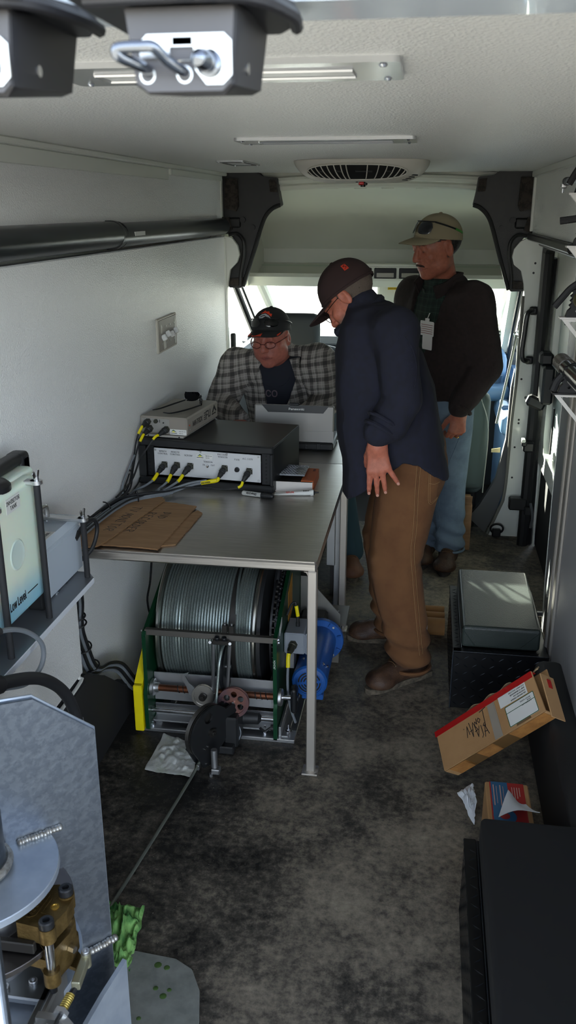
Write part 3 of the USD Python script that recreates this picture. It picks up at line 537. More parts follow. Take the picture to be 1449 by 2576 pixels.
th.part('lettering', text('ENCODER', .0062, rk(-.268, -.0772, .0405), ex + V(0, 0, .2), unit(V(0, .35, 1)), .0008, True, sx=.95), RUB, parent=ks)
lead('power_cable', 'thin black cable in the A.C. 110V socket at the right of the panel', pp(-.098, .080, -.012), [wp(-.118, -.055, .035), wp(-.17, -.07, .025), wp(-.26, -.08, .028), wp(-.34, -.10, .026), (-.96, 3.13, .815)] + offs(end[1:], .018, .018), CABB, .0032)
th = Thing('cable_bundle', 'thick tied bundle of black and grey cables along the wall edge of the table', 'cable', (-1.08, 2.9, .79))
for k in range(5):
    a = k * 1.257; th.part('wire', tube([(-.94 - .012 * k, 3.145 - .004 * k, .806 + .004 * k)] + [(p[0] + .012 * math.cos(a) - .02, p[1], .806 + .011 * math.sin(a) + .006) for p in end] + [(-1.1, 2.54, .77 - .01 * k)], .0055, 7), CABB if k % 2 else CABG)
th.part('cable_ties', cat([ring((x, y, .813), d_, .026, .0025, 18, 5) for x, y, d_ in ((-1.05, 3.045, (1, .6, 0)), (-1.125, 2.9, (.2, 1, 0)), (-1.135, 2.75, (.1, 1, 0)))]), RUB)
# ---------------------------------------------------------------- measuring unit on the rack
UO = V(-.922, 3.326, .79 + RH)                       # right front bottom corner
uk = lambda a, b, z: UO + ex * a + eyb * b + V(0, 0, z)
def ubox(a0, a1, b0, b1, z0, z1, bev=.003): return box(a1 - a0, b1 - b0, z1 - z0, uk((a0 + a1) / 2, (b0 + b1) / 2, (z0 + z1) / 2), bev, RKR)
UW, UD, UH = .203, .36, .083
t = Thing('logging_unit', 'taupe metal logging unit lettered on its side, on top of the black rack case', 'equipment box', UO)
UM = M('taupe_paint', '#827b72', .5, bump=.0005, bs=900)
t.part('case', cat(ubox(-UW, 0, 0, UD, .012, UH, .006)), UM)
t.part('mounting_foot', cat(ubox(-UW + .02, -.012, -.012, UD + .005, .003, .012, .002)), M('foot_grey', '#94918a', .45)); 
for a in (-UW + .04, -.03): t.part('rivet', cyl(uk(a, -.0115, .0075), uk(a, -.014, .0075), .003, 8), RUB)
t.part('runner', cat(ubox(-UW + .02, -.012, .0, UD, .0, .003, 0)), RUB)
k = t.part('socket_plate', ubox(-UW + .01, -.075, -.0015, .001, .018, UH - .008, .001), M('plate_grey', '#8f8d88', .4, .4))
for a, z, r in ((-.166, .062, .012), (-.160, .034, .014), (-.088, .034, .013), (-.132, .065, .008)):
    t.part('socket', cat(cyl(uk(a, 0, z), uk(a, -.010, z), r, 16), hexa(uk(a, -.0015, z), -eyb, r * 1.15, .003)), CONM, parent=k)
t.part('test_button', cyl(uk(-.10, 0, .06), uk(-.10, -.004, .06), .003, 8), RUB, parent=k)
t.part('slot', ubox(-.117, -.115, -.002, 0, .06, .072, 0), RUB, parent=k)
k = t.part('maker_label', ubox(-.074, -.003, -.0015, 0, .014, .036, 0), WHITE); maker_label(t, k, uk(-.074, -.0017, .014), ex, ez, .071, .022)
t.part('lettering', text('MATRIX', .02, uk(.0003, .06, .038), eyb, ez, .0005, True), RUB)
lg = [text('\u2261', .024, uk(.0003, .20, .036), eyb, ez, .0005, True), strokes([[(0, 0), (0, .03), (.02, .03)], [(.0, .015), (.016, .015)], [(.028, .03), (.028, .004), (.048, .004), (.048, .03)]], .006, uk(.0003, .215, .035), eyb, ez, .0005)]
t.part('emblem', cat(lg[1], strokes([[(0, 0), (.012, 0)], [(0, .009), (.012, .009)], [(0, .018), (.012, .018)], [(0, .027), (.012, .027)]], .004, uk(.0003, .193, .036), eyb, ez, .0005)), RUB)
t.part('emblem', cat(ext([(0, 0), (.028, .03), (.056, 0), (.044, 0), (.028, .014), (.014, 0)], .0005, uk(.0003, .285, .045), eyb, ez), text('MOUNT SOPRIS', .0055, uk(.0003, .283, .036), eyb, ez, .0005, True, sx=.8)), RUB)
for z, m_ in ((.05, M('orange_lamp', '#b04020', .3)), (.033, ALU)): t.part('indicator', cyl(uk(0, .025, z), uk(.003, .025, z), .0028, 8), m_)
lead('logging_cable', 'thin black cable in the upper left socket of the taupe unit', uk(-.166, -.01, .062), [uk(-.172, -.055, .048), (-1.112, 3.265, .985), (-1.114, 3.22, .92), (-1.108, 3.12, .83), (-1.112, 2.98, .815)], CABB, .0032)
lead('logging_cable', 'black cable in the lower left socket of the taupe unit', uk(-.160, -.01, .034), [uk(-.168, -.058, .014), (-1.108, 3.25, .945), (-1.112, 3.20, .88), (-1.095, 3.10, .828), (-1.105, 2.97, .82)], CABB, .0034)
lead('logging_cable', 'black cable in the right socket of the taupe unit, slanting down across the case', uk(-.088, -.01, .034), [uk(-.115, -.065, .012), uk(-.14, -.09, -.03), (-1.09, 3.22, .91), (-1.10, 3.14, .85), (-1.115, 3.0, .825)], CABB, .0036)
th = Thing('loose_cable', 'thin grey and black cables looping beside the rack case at the wall', 'cable', (-1.11, 3.2, .8))
th.part('wire', tube([(-1.108, 3.215, .93), (-1.112, 3.16, .90), (-1.118, 3.08, .84), (-1.10, 3.05, .806), (-1.08, 3.0, .806)], .004), CABG)
th.part('wire', tube([(-1.115, 3.16, .87), (-1.118, 3.10, .82), (-1.11, 3.14, .796), (-1.115, 3.25, .80), (-1.12, 3.3, .81)], .003), CABB)
th.part('cable_tie', ring((-1.108, 3.155, .885), (.1, .5, 1), .011, .002, 14, 5), RUB)
# sunglasses lying on the unit
t = Thing('sunglasses', 'black wraparound sunglasses lying upside down on the taupe unit', 'sunglasses', uk(-.1, .2, UH))
gz = UH + .004
LENS = M('dark_lens', '#050608', .08, coat=.6)
def lens_patch(c, ax, ay, w, h, bend):
    u = np.linspace(-1, 1, 7); v = np.linspace(-1, 1, 5)
    return sheet(np.array([[np.asarray(c) + ax * (a * w * math.sqrt(max(0, 1 - .35 * b * b))) + ay * (b * h * (1 - .3 * max(0, a) ** 2)) + np.cross(ax, ay) * (bend * a * a) for b in v] for a in u]), .002)
t.part('lens', lens_patch(uk(-.085, .285, gz + .024), unit(ex * .8 + eyb * .6), unit(V(0, 0, 1) - eyb * .35), .034, .022, -.008), LENS)
t.part('lens', lens_patch(uk(-.035, .235, gz + .018), unit(eyb * -.85 + ex * .4), unit(V(0, 0, 1) + ex * .1), .032, .021, -.008), LENS)
t.part('bridge', tube([uk(-.06, .295, gz + .02), uk(-.048, .29, gz + .025), uk(-.042, .265, gz + .022)], .003), BLK)
t.part('temple_arm', tube([uk(-.115, .27, gz + .01), uk(-.14, .20, gz + .006), uk(-.17, .13, gz), uk(-.185, .09, gz + .001)], [.003, .0035, .003, .002]), BLK)
t.part('temple_arm', tube([uk(-.022, .205, gz + .006), uk(-.05, .13, gz + .002), uk(-.09, .06, gz), uk(-.12, .045, gz + .004)], [.003, .0035, .003, .002]), BLK)
t.part('hinge', cat(box(.012, .006, .006, uk(-.112, .275, gz + .012), .002, RKR), box(.006, .014, .008, uk(-.022, .212, gz + .008), .002, RKR)), CHROME)
# ---------------------------------------------------------------- laptop
t = Thing('laptop', 'silver rugged laptop seen from behind with its lid open on the steel table', 'laptop', (-.575, 4.02, .79))
LX0, LX1, LY = -.765, -.395, 3.93
SIL = M('silver_shell', '#8d8a86', .42, .5)
t.part('base', bx(LX0, LX1, LY - .03, LY + .22, .793, .83, .006), BLK)
t.part('rear_ports', cat([bx(x, x + w_, LY - .034, LY - .029, .80, .823, .001) for x, w_ in ((LX1 - .06, .05), (LX1 - .12, .045), (LX1 - .165, .035))]), RUB)
t.part('rear_vents', cat([bx(LX0 + .2 + i * .009, LX0 + .205 + i * .009, LY - .0325, LY - .029, z, z + .005, 0) for i in range(6) for z in (.802, .812)]), GREY)
tilt = Rx(-.10)
def lid(w_, d_, h_, c, bev): return put(box(w_, d_, h_, c, bev), tilt, ((LX0 + LX1) / 2, LY - .012, .83))
t.part('lid', lid(LX1 - LX0, .016, .165, (0, 0, .084), .006), SIL)
t.part('lid_step', put(ext([(-.185, 0), (.185, 0), (.185, .05), (.06, .05), (.035, .03), (-.185, .03)], .003, (0, -.008, .0), (1, 0, 0), (0, 0, 1)), tilt, ((LX0 + LX1) / 2, LY - .012, .83)), SIL)
k = t.part('lid_band', put(ext([(-.15, .165), (.16, .165), (.135, .132), (-.12, .132)], .004, (0, -.008, 0), (1, 0, 0), (0, 0, 1)), tilt, ((LX0 + LX1) / 2, LY - .012, .83)), BLK)
t.part('lettering', put(text('Panasonic', .0095, (0.012, -.0122, .144), (1, 0, 0), (0, 0, 1), .0006, True, True, 1.15), tilt, ((LX0 + LX1) / 2, LY - .012, .83)), WHITE, parent=k)
t.part('carry_latch', put(cat(box(.05, .014, .012, (0, .0, .17), .004)), tilt, ((LX0 + LX1) / 2, LY - .012, .83)), BLK)
t.part('screen', lid(LX1 - LX0 - .04, .002, .13, (0, .009, .08), 0), M('screen_glow', (.2, .25, .3), .3, extra={'emission_color': (.5, .65, .9), 'emission_strength': .6}))
t.part('keyboard', bx(LX0 + .03, LX1 - .03, LY + .02, LY + .13, .83, .834, .001), RUBM)
# ---------------------------------------------------------------- small things by the rack
t = Thing('product_box', 'open orange and white carton beside the rack case', 'box', (-.49, 3.39, .79))
t.part('carton', cat(bx(-.56, -.412, 3.285, 3.288, .79, .828, 0), bx(-.415, -.412, 3.288, 3.48, .79, .828, 0)), M('carton_white', '#c9c3bd', .5))
t.part('lid', bx(-.46, -.41, 3.30, 3.482, .826, .83, .001), M('carton_orange', '#b0521c', .5)); t.part('side', bx(-.4115, -.409, 3.288, 3.482, .79, .828, 0), MATS['carton_orange']); t.part('tray', bx(-.56, -.415, 3.289, 3.48, .79, .824, .001), M('tray_black', '#1a1511', .6))
t.part('lettering', text('GREASE', .01, (-.425, 3.45, .8302), (0, -1, 0), (1, 0, 0), .0005, True) if False else bx(-.43, -.42, 3.44, 3.47, .8295, .8304, 0), M('dark_red', '#6a1010', .5))
t = Thing('bubble_pad', 'grey bubble wrap pad lying on the orange carton', 'packing', (-.50, 3.4, .83))
gp = np.array([[[-.565 + .115 * i, 3.335 + .14 * j, .838 + .006 * meshkit.noise(np.array([i * 4, j * 4, 1.]))] for j in np.linspace(0, 1, 9)] for i in np.linspace(0, 1, 9)])
BUB = M('bubble_wrap', '#73777c', .2, coat=.4)
t.part('film', sheet(gp, .006), BUB)
t.part('bubbles', cat([lathe([(.0052, 0), (.004, .003), (0, .004)], (-.56 + .0125 * i + (.006 if j % 2 else 0), 3.342 + .0125 * j, .842), n=7) for i in range(9) for j in range(11)]), BUB, kind='stuff')
t = Thing('marker_pen', 'white and black marker pen lying before the rack case', 'pen', (-.61, 3.19, .79))
a, b = V(-.678, 3.205, .8005), V(-.548, 3.172, .8005); u_ = unit(b - a)
t.part('barrel', lathe([(0, 0), (.006, .001), (.0095, .006), (.0095, .085), (0, .085)], a, u_, 16), M('pen_grey', '#a3a39f', .4)); t.part('cap', lathe([(0, .083), (.0105, .083), (.0098, .125), (.007, .134), (0, .134)], a, u_, 16), BLK)
t.part('lettering', text('Sharpie', .009, a + u_ * .066 + V(0, -.0065, .0068), -u_, unit(V(0, -.7, -.72)) , .0008, True), RUB)
t = Thing('paste_tube', 'white paste tube with red print and black nozzle beside the marker', 'tube', (-.47, 3.235, .79))
a, b = V(-.552, 3.222, .797), V(-.40, 3.243, .802); u_ = unit(b - a)
PT = np.array([[a + u_ * (.150 * s) + (.0165 * (1 - .25 * s) * math.cos(q)) * np.cross(u_, [0, 0, 1]) + V(0, 0, (.0015 + .0085 * min(1, s * 1.4)) * math.sin(q)) for q in np.linspace(0, 2 * PI, 17)] for s in np.linspace(0, 1, 9)])
v_ = PT.reshape(-1, 3); i_ = (np.arange(8)[:, None] * 17 + np.arange(16)[None]).ravel(); q_ = np.stack([i_, i_ + 17, i_ + 18, i_ + 1], 1)
t.part('body', trimesh.Trimesh(v_, np.concatenate([q_[:, [0, 2, 1]], q_[:, [0, 3, 2]]]), process=False), WHITE, smooth=True)
t.part('nozzle', cat(lathe([(0, 0), (.011, 0), (.010, .004), (.004, .007), (.003, .022), (0, .022)], b - u_ * .003, u_, 12)), BLK); t.part('shoulder', lathe([(0, -.01), (.0125, -.01), (.012, .002), (.006, .004), (0, .004)], b - u_ * .004, u_, 14), WHITE)
fx_, fy_ = u_, unit(V(0, .55, 1))
t.part('barcode', cat([ext([(i * .0018, 0), (i * .0018 + .0009, 0), (i * .0018 + .0009, .006), (i * .0018, .006)], .0006, a + u_ * .112 + V(.0, -.0105, .0085), u_, unit(V(0, .75, .66))) for i in range(13)]), RUB)
t.part('print', cat(text('TEFLON', .006, a + u_ * .045 + V(0, -.013, .0045), u_, unit(V(0, .6, .8)), .0008, True)), M('print_red', '#a81d12', .5))
# ---------------------------------------------------------------- cardboard sheets with hand lettering
FONT = {'T': [[(0, 1), (.7, 1)], [(.35, 1), (.33, 0)]], 'V': [[(0, 1), (.32, 0), (.65, 1.02)]], 'M': [[(0, 0), (.1, 1), (.35, .3), (.6, 1), (.72, 0)]], 'O': [[(.3, 1), (.08, .75), (.05, .3), (.28, 0), (.55, .25), (.56, .72), (.3, 1)]],
        'N': [[(0, 0), (.04, 1), (.5, .03), (.54, 1)]], 'I': [[(.15, 1), (.15, 0)], [(0, 1), (.3, 1)], [(0, 0), (.3, 0)]], 'R': [[(0, 0), (.04, 1), (.42, .9), (.45, .62), (.05, .5), (.5, 0)]], 'D': [[(0, 0), (.03, 1), (.4, .8), (.48, .35), (.0, 0)]],
        'E': [[(.45, 1), (0, .95), (.02, 0), (.48, .04)], [(0, .5), (.36, .52)]], 'C': [[(.5, .85), (.2, 1), (.02, .5), (.18, .03), (.52, .15)]]}
def hand(s, h, w_, o, x, y, wob=.06):
    S, c_ = [], 0; r = np.random.default_rng(len(s) * 7)
    for ch in s:
        if ch != ' ':
            j = r.normal(0, wob, 2); S += [[((c_ + p[0] + j[0] * p[1]) * h, (p[1] + j[1] * .5) * h) for p in st] for st in FONT[ch]]
        c_ += .82 if ch != ' ' else .5
    return strokes(S, w_, o, x, y, .0005)
INK = M('marker_ink', '#1c1713', .6)
def cards(name, label, P, z, fringe=True):
    th = Thing(name, label, 'cardboard', (*np.mean(P, 0), z)); Q = []
    r = np.random.default_rng(int(abs(P[0][0]) * 1000))
    for (a, b) in zip(P, P[1:] + P[:1]):
        a, b = np.array(a), np.array(b); n_ = max(2, int(np.linalg.norm(b - a) / .012))
        for s in range(n_): Q.append(tuple(a + (b - a) * s / n_ + (r.normal(0, .0012, 2) if s else 0)))
    th.part('liner', ext(Q, .0008, (0, 0, z + .0032)), CARD); th.part('flutes', ext(Polygon(Q).buffer(-.0015), .0024, (0, 0, z + .0008)), M('flute_brown', '#7c5a38', .9)); th.part('liner', ext(Q, .0008, (0, 0, z)), CARD)
    return th
cards('cardboard_sheet', 'small torn cardboard offcut under the right edge of the lettered sheet', [(-.90, 2.80), (-.80, 2.99), (-.775, 2.96), (-.785, 2.64), (-.86, 2.605), (-.92, 2.62)], .7905)
tc = cards('cardboard_sheet', 'brown cardboard sheet hand lettered DVD RECORDER on the steel table', [(-.95, 3.06), (-.812, 3.022), (-.828, 2.575), (-.90, 2.585), (-1.03, 2.588)], .795)
tc.part('handwriting', cat(hand('DVD', .03, .0022, (-.915, 2.935, .799), (-.1, -1, 0), (1, -.1, 0)), hand('RECORDER', .033, .0022, (-.968, 2.925, .799), (-.13, -1, 0), (1, -.13, 0))), INK)
tc = cards('cardboard_sheet', 'brown cardboard sheet hand lettered TV MONITOR beside the wall', [(-1.09, 3.085), (-.965, 3.095), (-.945, 3.06), (-1.015, 2.60), (-1.03, 2.56), (-1.12, 2.525), (-1.125, 2.75)], .800)
tc.part('handwriting', hand('TV MONITOR', .034, .0022, (-1.035, 2.965, .804), (-.1, -1, 0), (1, -.1, 0)), INK)
th = Thing('hanging_cable', 'thin black cable hanging below the steel table against the wall', 'cable', (-1.1, 3.3, .3)); th.part('wire', tube([(-1.10, 3.36, .755), (-1.105, 3.36, .5), (-1.11, 3.33, .35), (-1.108, 3.27, .28), (-1.1, 3.3, .18), (-1.05, 3.33, .13)], .0045), CABB)
# ---------------------------------------------------------------- winch under the table
GRN = M('green_anodised', '#0c3a22', .35, .5)
COP = M('copper_shaft', '#7a4a33', .35, .9, c2='#5a3a2c', ns=25)
DK = M('dark_steel', '#3b3936', .4, .8)
t = Thing('cable_winch', 'green framed cable winch with a steel drum of wound cable under the table', 'winch', (-.7, 3.0, 0))
t.part('base_frame', cat(bx(-.985, -.40, 2.735, 2.80, .0, .014, .002), bx(-.985, -.40, 3.30, 3.36, .0, .014, .002), bx(-.985, -.90, 2.80, 3.30, .0, .012, .002), bx(-.47, -.40, 2.80, 3.30, .0, .012, .002)), ALU)
t.part('angle_bar', cat(bx(-.462, -.451, 2.75, 3.3, .014, .055, .002), bx(-.452, -.425, 2.75, 3.3, .014, .019, .002)), ALUD); t.part('angle_bar', bx(-.95, -.91, 2.78, 3.3, .014, .03, .002), ALUD)
for x, y in ((-.43, 2.79), (-.515, 2.77), (-.94, 2.76)): t.part('mounting_bolt', cat(cyl((x, y, .012), (x, y, .019), .012, 14), hexa((x, y, .019), (0, 0, 1), .009, .009), cyl((x, y, .028), (x, y, .045), .004, 10)), CHROME)
pr_ = [(2.735, .008), (2.735, .13), (2.745, .15), (2.745, .16), (2.735, .18), (2.735, .405), (2.745, .418), (2.76, .42), (3.18, .60), (3.32, .60), (3.34, .58), (3.34, .008)]
pl_ = [(2.735, .008), (2.72, .02), (2.715, .17), (2.73, .20), (2.73, .40), (2.74, .412), (2.76, .415), (3.15, .58), (3.32, .58), (3.34, .56), (3.34, .008)]
k = t.part('side_plate', ext(Polygon(pr_), .014, (-.478, 0, 0), (0, 1, 0), (0, 0, 1)), GRN)
t.part('warning_label', ext([(3.0, .33), (3.1, .37), (3.1, .52), (3.0, .48)], .001, (-.464, 0, 0), (0, 1, 0), (0, 0, 1)), M('amber_label', '#a8761c', .5), parent=k)
t.part('serial_label', ext([(2.80, .40), (2.85, .42), (2.85, .45), (2.80, .43)], .001, (-.464, 0, 0), (0, 1, 0), (0, 0, 1)), WHITE, parent=k)
t.part('stamped_number', text('JA2404', .007, (-.469, 2.7348, .30), (0, 0, 1), (-1, 0, 0), .0005), WHITE, parent=k)
t.part('side_plate', ext(Polygon(pl_), .014, (-.955, 0, 0), (0, 1, 0), (0, 0, 1)), GRN)
t.part('guard', cat(bx(-.995, -.962, 2.715, 2.735, .01, .20, .003), ext([(2.735, .01), (2.735, .20), (2.86, .30), (3.05, .30), (3.05, .01)], .032, (-.995, 0, 0), (0, 1, 0), (0, 0, 1))), M('safety_yellow', '#d6c400', .45), label='yellow sheet guard')
DC = V(0, 3.055, .325); DR = .262
t.part('drum_core', cyl((-.915, *DC[1:]), (-.56, *DC[1:]), .215, 48), DK)
fl = [(.02, 0), (DR - .004, 0), (DR, .004), (DR, .012), (DR - .012, .016), (.02, .016)]
t.part('flange', lathe(fl, (-.929, *DC[1:]), (1, 0, 0), 72), M('flange_steel', '#b5b4ab', .24, 1.))
t.part('flange', lathe(fl, (-.553, *DC[1:]), (-1, 0, 0), 72), MATS['flange_steel'])
t.part('drum_end', lathe([(.02, 0), (.245, 0), (.24, .012), (.15, .022), (.02, .022)], (-.553, *DC[1:]), (1, 0, 0), 56), BLKP)
# the wound cable: one continuous helix, with its open gap
wr = .0052
def helix(x0, x1, R, n=64):
    turns = int(round((x1 - x0) / (wr * 2.02))); a = np.linspace(0, 2 * PI * turns, turns * n + 1)
    return np.stack([np.linspace(x0, x1, len(a)), DC[1] + R * np.cos(a), DC[2] + R * np.sin(a)], 1)
WC = M('wire_cable', '#98a39f', .34, .85, c2='#7d8682', ns=300)
t.part('wound_cable', cat(tube(helix(-.911, -.655, DR - .022, 56), wr, 6, 0), tube(helix(-.632, -.574, DR - .024, 56), wr, 6, 0), tube([(-.655 + .023 * k_, DC[1] + (DR - .022) * math.cos(a), DC[2] + (DR - .022) * math.sin(a)) for k_, a in zip(np.linspace(0, 1, 6), np.linspace(1.2, 2.6, 6))], wr, 6)), WC, kind='stuff')
t.part('cable_bed', cyl((-.915, *DC[1:]), (-.56, *DC[1:]), DR - .028, 64), DK)
k = t.part('brake_wheel', cat(lathe([(.03, 0), (.205, 0), (.205, .008), (.03, .008)], (-.512, *DC[1:]), (1, 0, 0), 48), lathe([(.16, 0), (.19, 0), (.19, .008), (.16, .008)], (-.497, *DC[1:]), (1, 0, 0), 48)), BLK)
t.part('sprocket_teeth', cat([box(.012, .012, .007, (-.50, DC[1] + .196 * math.cos(a), DC[2] + .196 * math.sin(a)), .001, Rx(a)) for a in np.linspace(0, 2 * PI, 52, endpoint=False)]), DK, parent=k)
t.part('drive_chain', cat([box(.008, .013, .010, (-.487, DC[1] + .208 * math.cos(a), DC[2] + .208 * math.sin(a)), .002, Rx(a + PI / 2)) for a in np.linspace(0, 2 * PI, 56, endpoint=False)]), BLK, parent=k)
for a in np.linspace(1.6, 4.6, 7): t.part('stud', cat(cyl((-.505, DC[1] + .15 * math.cos(a), DC[2] + .15 * math.sin(a)), (-.482, DC[1] + .15 * math.cos(a), DC[2] + .15 * math.sin(a)), .004, 8), hexa((-.49, DC[1] + .15 * math.cos(a), DC[2] + .15 * math.sin(a)), (1, 0, 0), .006, .004)), CHROME)
t.part('brake_caliper', cat(box(.05, .05, .05, (-.495, 3.14, .575), .006), box(.03, .04, .06, (-.51, 3.12, .53), .004), box(.06, .03, .02, (-.50, 3.20, .615), .003)), ALU)
t.part('brake_lever', tube([(-.505, 3.10, .56), (-.508, 3.05, .55), (-.51, 3.01, .50), (-.51, 2.98, .44)], .012), BLK)
t.part('axle', cyl((-.97, *DC[1:]), (-.46, *DC[1:]), .022, 16), CHROME)
t.part('cross_bar', bx(-.948, -.462, 2.742, 2.764, .396, .418, .002), M('bar_steel', '#6d6963', .4, .8))
for y, z in ((2.75, .41), (2.757, .395)): t.part('bolt', bolt((-.464, y, z), (1, 0, 0), .005, .005), ALU)
t.part('bolt', bolt((-.955, 2.75, .408), (-1, 0, 0), .005, .005), ALU)
t.part('back_plate', cat(bx(-.94, -.478, 2.80, 2.806, .10, .215, .001), bx(-.94, -.478, 2.80, 2.806, .03, .085, .001)), ALUD)
t.part('base_shelf', bx(-.94, -.478, 2.76, 2.80, .03, .036, .001), ALUD)
# level wind
t.part('screw_shaft', cat(cyl((-.94, 2.765, .172), (-.478, 2.765, .172), .0125, 20)), COP)
pit = [(-.90 + .10 * s / 40, 2.765 + .0128 * math.cos(s * .8), .172 + .0128 * math.sin(s * .8)) for s in range(41)]
t.part('screw_groove', tube([(p[0] + .055, p[1], p[2]) for p in pit], .0022, 5, 0), RUB); t.part('screw_groove', tube([(p[0] + .345, p[1], p[2]) for p in pit[:24]], .0022, 5, 0), RUB)
t.part('bearing', cat(cyl((-.942, 2.765, .172), (-.925, 2.765, .172), .032, 24, bev=.003), cyl((-.925, 2.765, .172), (-.91, 2.765, .172), .018, 20)), ALU)
t.part('bearing', cat(cyl((-.464, 2.765, .172), (-.448, 2.765, .172), .032, 24, bev=.003)), ALU)
t.part('handwheel_stub', cyl((-.448, 2.765, .172), (-.41, 2.765, .172), .009, 14), CHROME)
t.part('hand_knob', cat(rbox(.024, .05, .10, .011, (-.405, 2.765, .17)), cyl((-.405, 2.765, .17), (-.39, 2.765, .17), .014, 12)), BLK)
t.part('guide_rod', cyl((-.94, 2.755, .082), (-.478, 2.755, .082), .0085, 16), CHROME)
t.part('rod_sleeve', lathe([(.009, 0), (.022, .01), (.026, .08), (.026, .10), (.009, .10)], (-.525, 2.755, .082), (-1, 0, 0), 20), BLKP)
t.part('cable_gland', cat(cyl((-.49, 2.75, .05), (-.475, 2.75, .05), .012, 10), tube([(-.49, 2.75, .05), (-.51, 2.74, .04), (-.53, 2.75, .045)], .005)), RUB)
def wheel(c, R, w_, axis, mat, name, holes=0, groove=True, hub=None):
    x = unit(axis)
    k = t.part(name, lathe([(R * .80, -w_ / 2), (R, -w_ / 2), (R, -w_ / 3), (R * .86, 0), (R, w_ / 3), (R, w_ / 2), (R * .80, w_ / 2), (R * .80, -w_ / 2)], c, x, 40), mat)
    A = along(x)
    if holes:
        g = Point(0, 0).buffer(R * .82, 32)
        for q in range(holes): a = 2 * PI * q / holes + .5; g = g.difference(Point(R * .52 * math.cos(a), R * .52 * math.sin(a)).buffer(R * .2, 10))
        t.part('web', ext(g, w_ * .4, np.asarray(c) - x * w_ * .2, A[:, 0], A[:, 1]), mat, parent=k)
    else: t.part('web', lathe([(0, -w_ * .3), (R * .45, -w_ * .45), (R * .5, -w_ * .3), (R * .82, -w_ * .35), (R * .82, w_ * .3), (0, w_ * .3)], c, x, 40), mat, parent=k)
    return k
k = wheel((-.732, 2.722, .178), .042, .016, (0, -1, .15), M('turned_steel', '#c4c0b8', .24, 1.), 'guide_pulley')
t.part('hub', cat(cyl((-.732, 2.714, .178), (-.732, 2.705, .179), .014, 20), cyl((-.732, 2.706, .179), (-.732, 2.70, .18), .007, 14)), DK, parent=k)
k = wheel((-.613, 2.69, .182), .056, .018, (0, -1, .15), M('bronze_wheel', '#7a5347', .38, .85, c2='#5b4a52', ns=14), 'measuring_wheel', 6)
t.part('hub', cyl((-.613, 2.70, .182), (-.613, 2.678, .184), .005, 12), CHROME, parent=k)
t.part('hook_arm', ext(Polygon([(0, 0), (.018, -.004), (.03, .02), (.012, .04), (.0, .05), (-.012, .075), (.0, .09), (-.022, .082), (-.024, .06), (-.01, .035)]), .006, (-.785, 2.73, .175), (1, 0, 0), (0, 0, 1)), ALU)
arm = lambda x0, x1, y0, y1, z0, z1: tube([(x0, y0, z0), (x1, y1, z1)], .0062, 4, 0)
t.part('guide_arm', cat(arm(-.693, -.697, 2.735, 2.73, .39, .18)), ALUD); t.part('guide_arm', cat(arm(-.632, -.648, 2.73, 2.70, .385, .09)), ALUD)
t.part('arm_block', cat(box(.06, .02, .016, (-.663, 2.728, .397), .003)), DK)
for x in (-.676, -.65): t.part('cap_screw', cap_bolt((x, 2.728, .405), (0, -.3, 1), .009, .014), BLK)
for x in (-.70, -.628): t.part('nut', hexa((x, 2.722, .397), (0, -1, .3), .006, .006), ALU)
for x in (-.657, -.632):
    k = t.part('guide_block', box(.02, .02, .03, (x, 2.77, .43), .002), DK); t.part('screw', cap_bolt((x, 2.77, .445), (0, 0, 1), .005, .006), ALU, parent=k)
k = t.part('guide_sheave', lathe([(.075, -.008), (.085, -.007), (.078, 0), (.085, .007), (.075, .008), (.02, .006), (.02, -.006), (.075, -.008)], (-.657, 2.775, .275), (1, 0, .03), 40), BLK)
t.part('axle', cyl((-.675, 2.775, .275), (-.64, 2.775, .275), .009, 12), CHROME, parent=k)
t.part('running_cable', tube([(-.66, 2.80, .36), (-.66, 2.74, .37), (-.664, 2.702, .33), (-.668, 2.69, .27), (-.672, 2.675, .2), (-.674, 2.652, .14), (-.672, 2.62, .10)], .0052, 8), WC)
# front turning sheave at the floor
t.part('turning_sheave', cat(lathe([(.02, -.012), (.085, -.012), (.095, -.010), (.088, 0), (.095, .010), (.085, .012), (.02, .012), (.02, -.012)], (-.690, 2.588, .125), (.86, -.5, 0), 48)), DK)
SO = Point(.0, .0).buffer(.095, 24).union(Polygon([(-.09, -.03), (-.04, -.125), (.02, -.125), (.09, -.02)])).union(Polygon([(-.02, .05), (.12, .06), (.16, -.02), (.1, -.06)]))
t.part('sheave_cheek', ext(SO.difference(Point(-.01, .06).buffer(.02, 8)), .008, (-.676, 2.580, .125), (.5, .86, 0), (0, 0, 1)), BLKP)
t.part('sheave_cheek', ext(SO.intersection(Polygon([(-.1, -.2), (.2, -.2), (.2, .1), (.03, .06), (-.1, -.06)])), .008, (-.708, 2.598, .125), (.5, .86, 0), (0, 0, 1)), BLKP)
t.part('bracket_block', cat(box(.05, .10, .12, (-.615, 2.69, .085), .006), box(.06, .12, .03, (-.63, 2.67, .03), .004)), BLKP)
t.part('pivot_bolt', cat(cyl((-.67, 2.577, .125), (-.660, 2.571, .125), .016, 14), cap_bolt((-.660, 2.571, .125), (.86, -.5, 0), .008, .006)), DK)
t.part('roller', cyl((-.645, 2.512, .03), (-.645, 2.512, .10), .011, 14), ALUD)
t.part('roller_bracket', cat(box(.03, .03, .02, (-.64, 2.512, .018), .003), cyl((-.655, 2.50, .012), (-.655, 2.50, .0), .007, 10), box(.012, .02, .02, (-.705, 2.52, .02), .002)), ALU)
for a_ in ((-.035, -.05), (-.02, -.047), (-.03, -.112)):
    q = V(-.669, 2.576, .125) + V(.5, .86, 0) * a_[0] + V(0, 0, a_[1]); t.part('rivet', cyl(q, q + V(.0035, -.002, 0), .003, 8), CHROME)
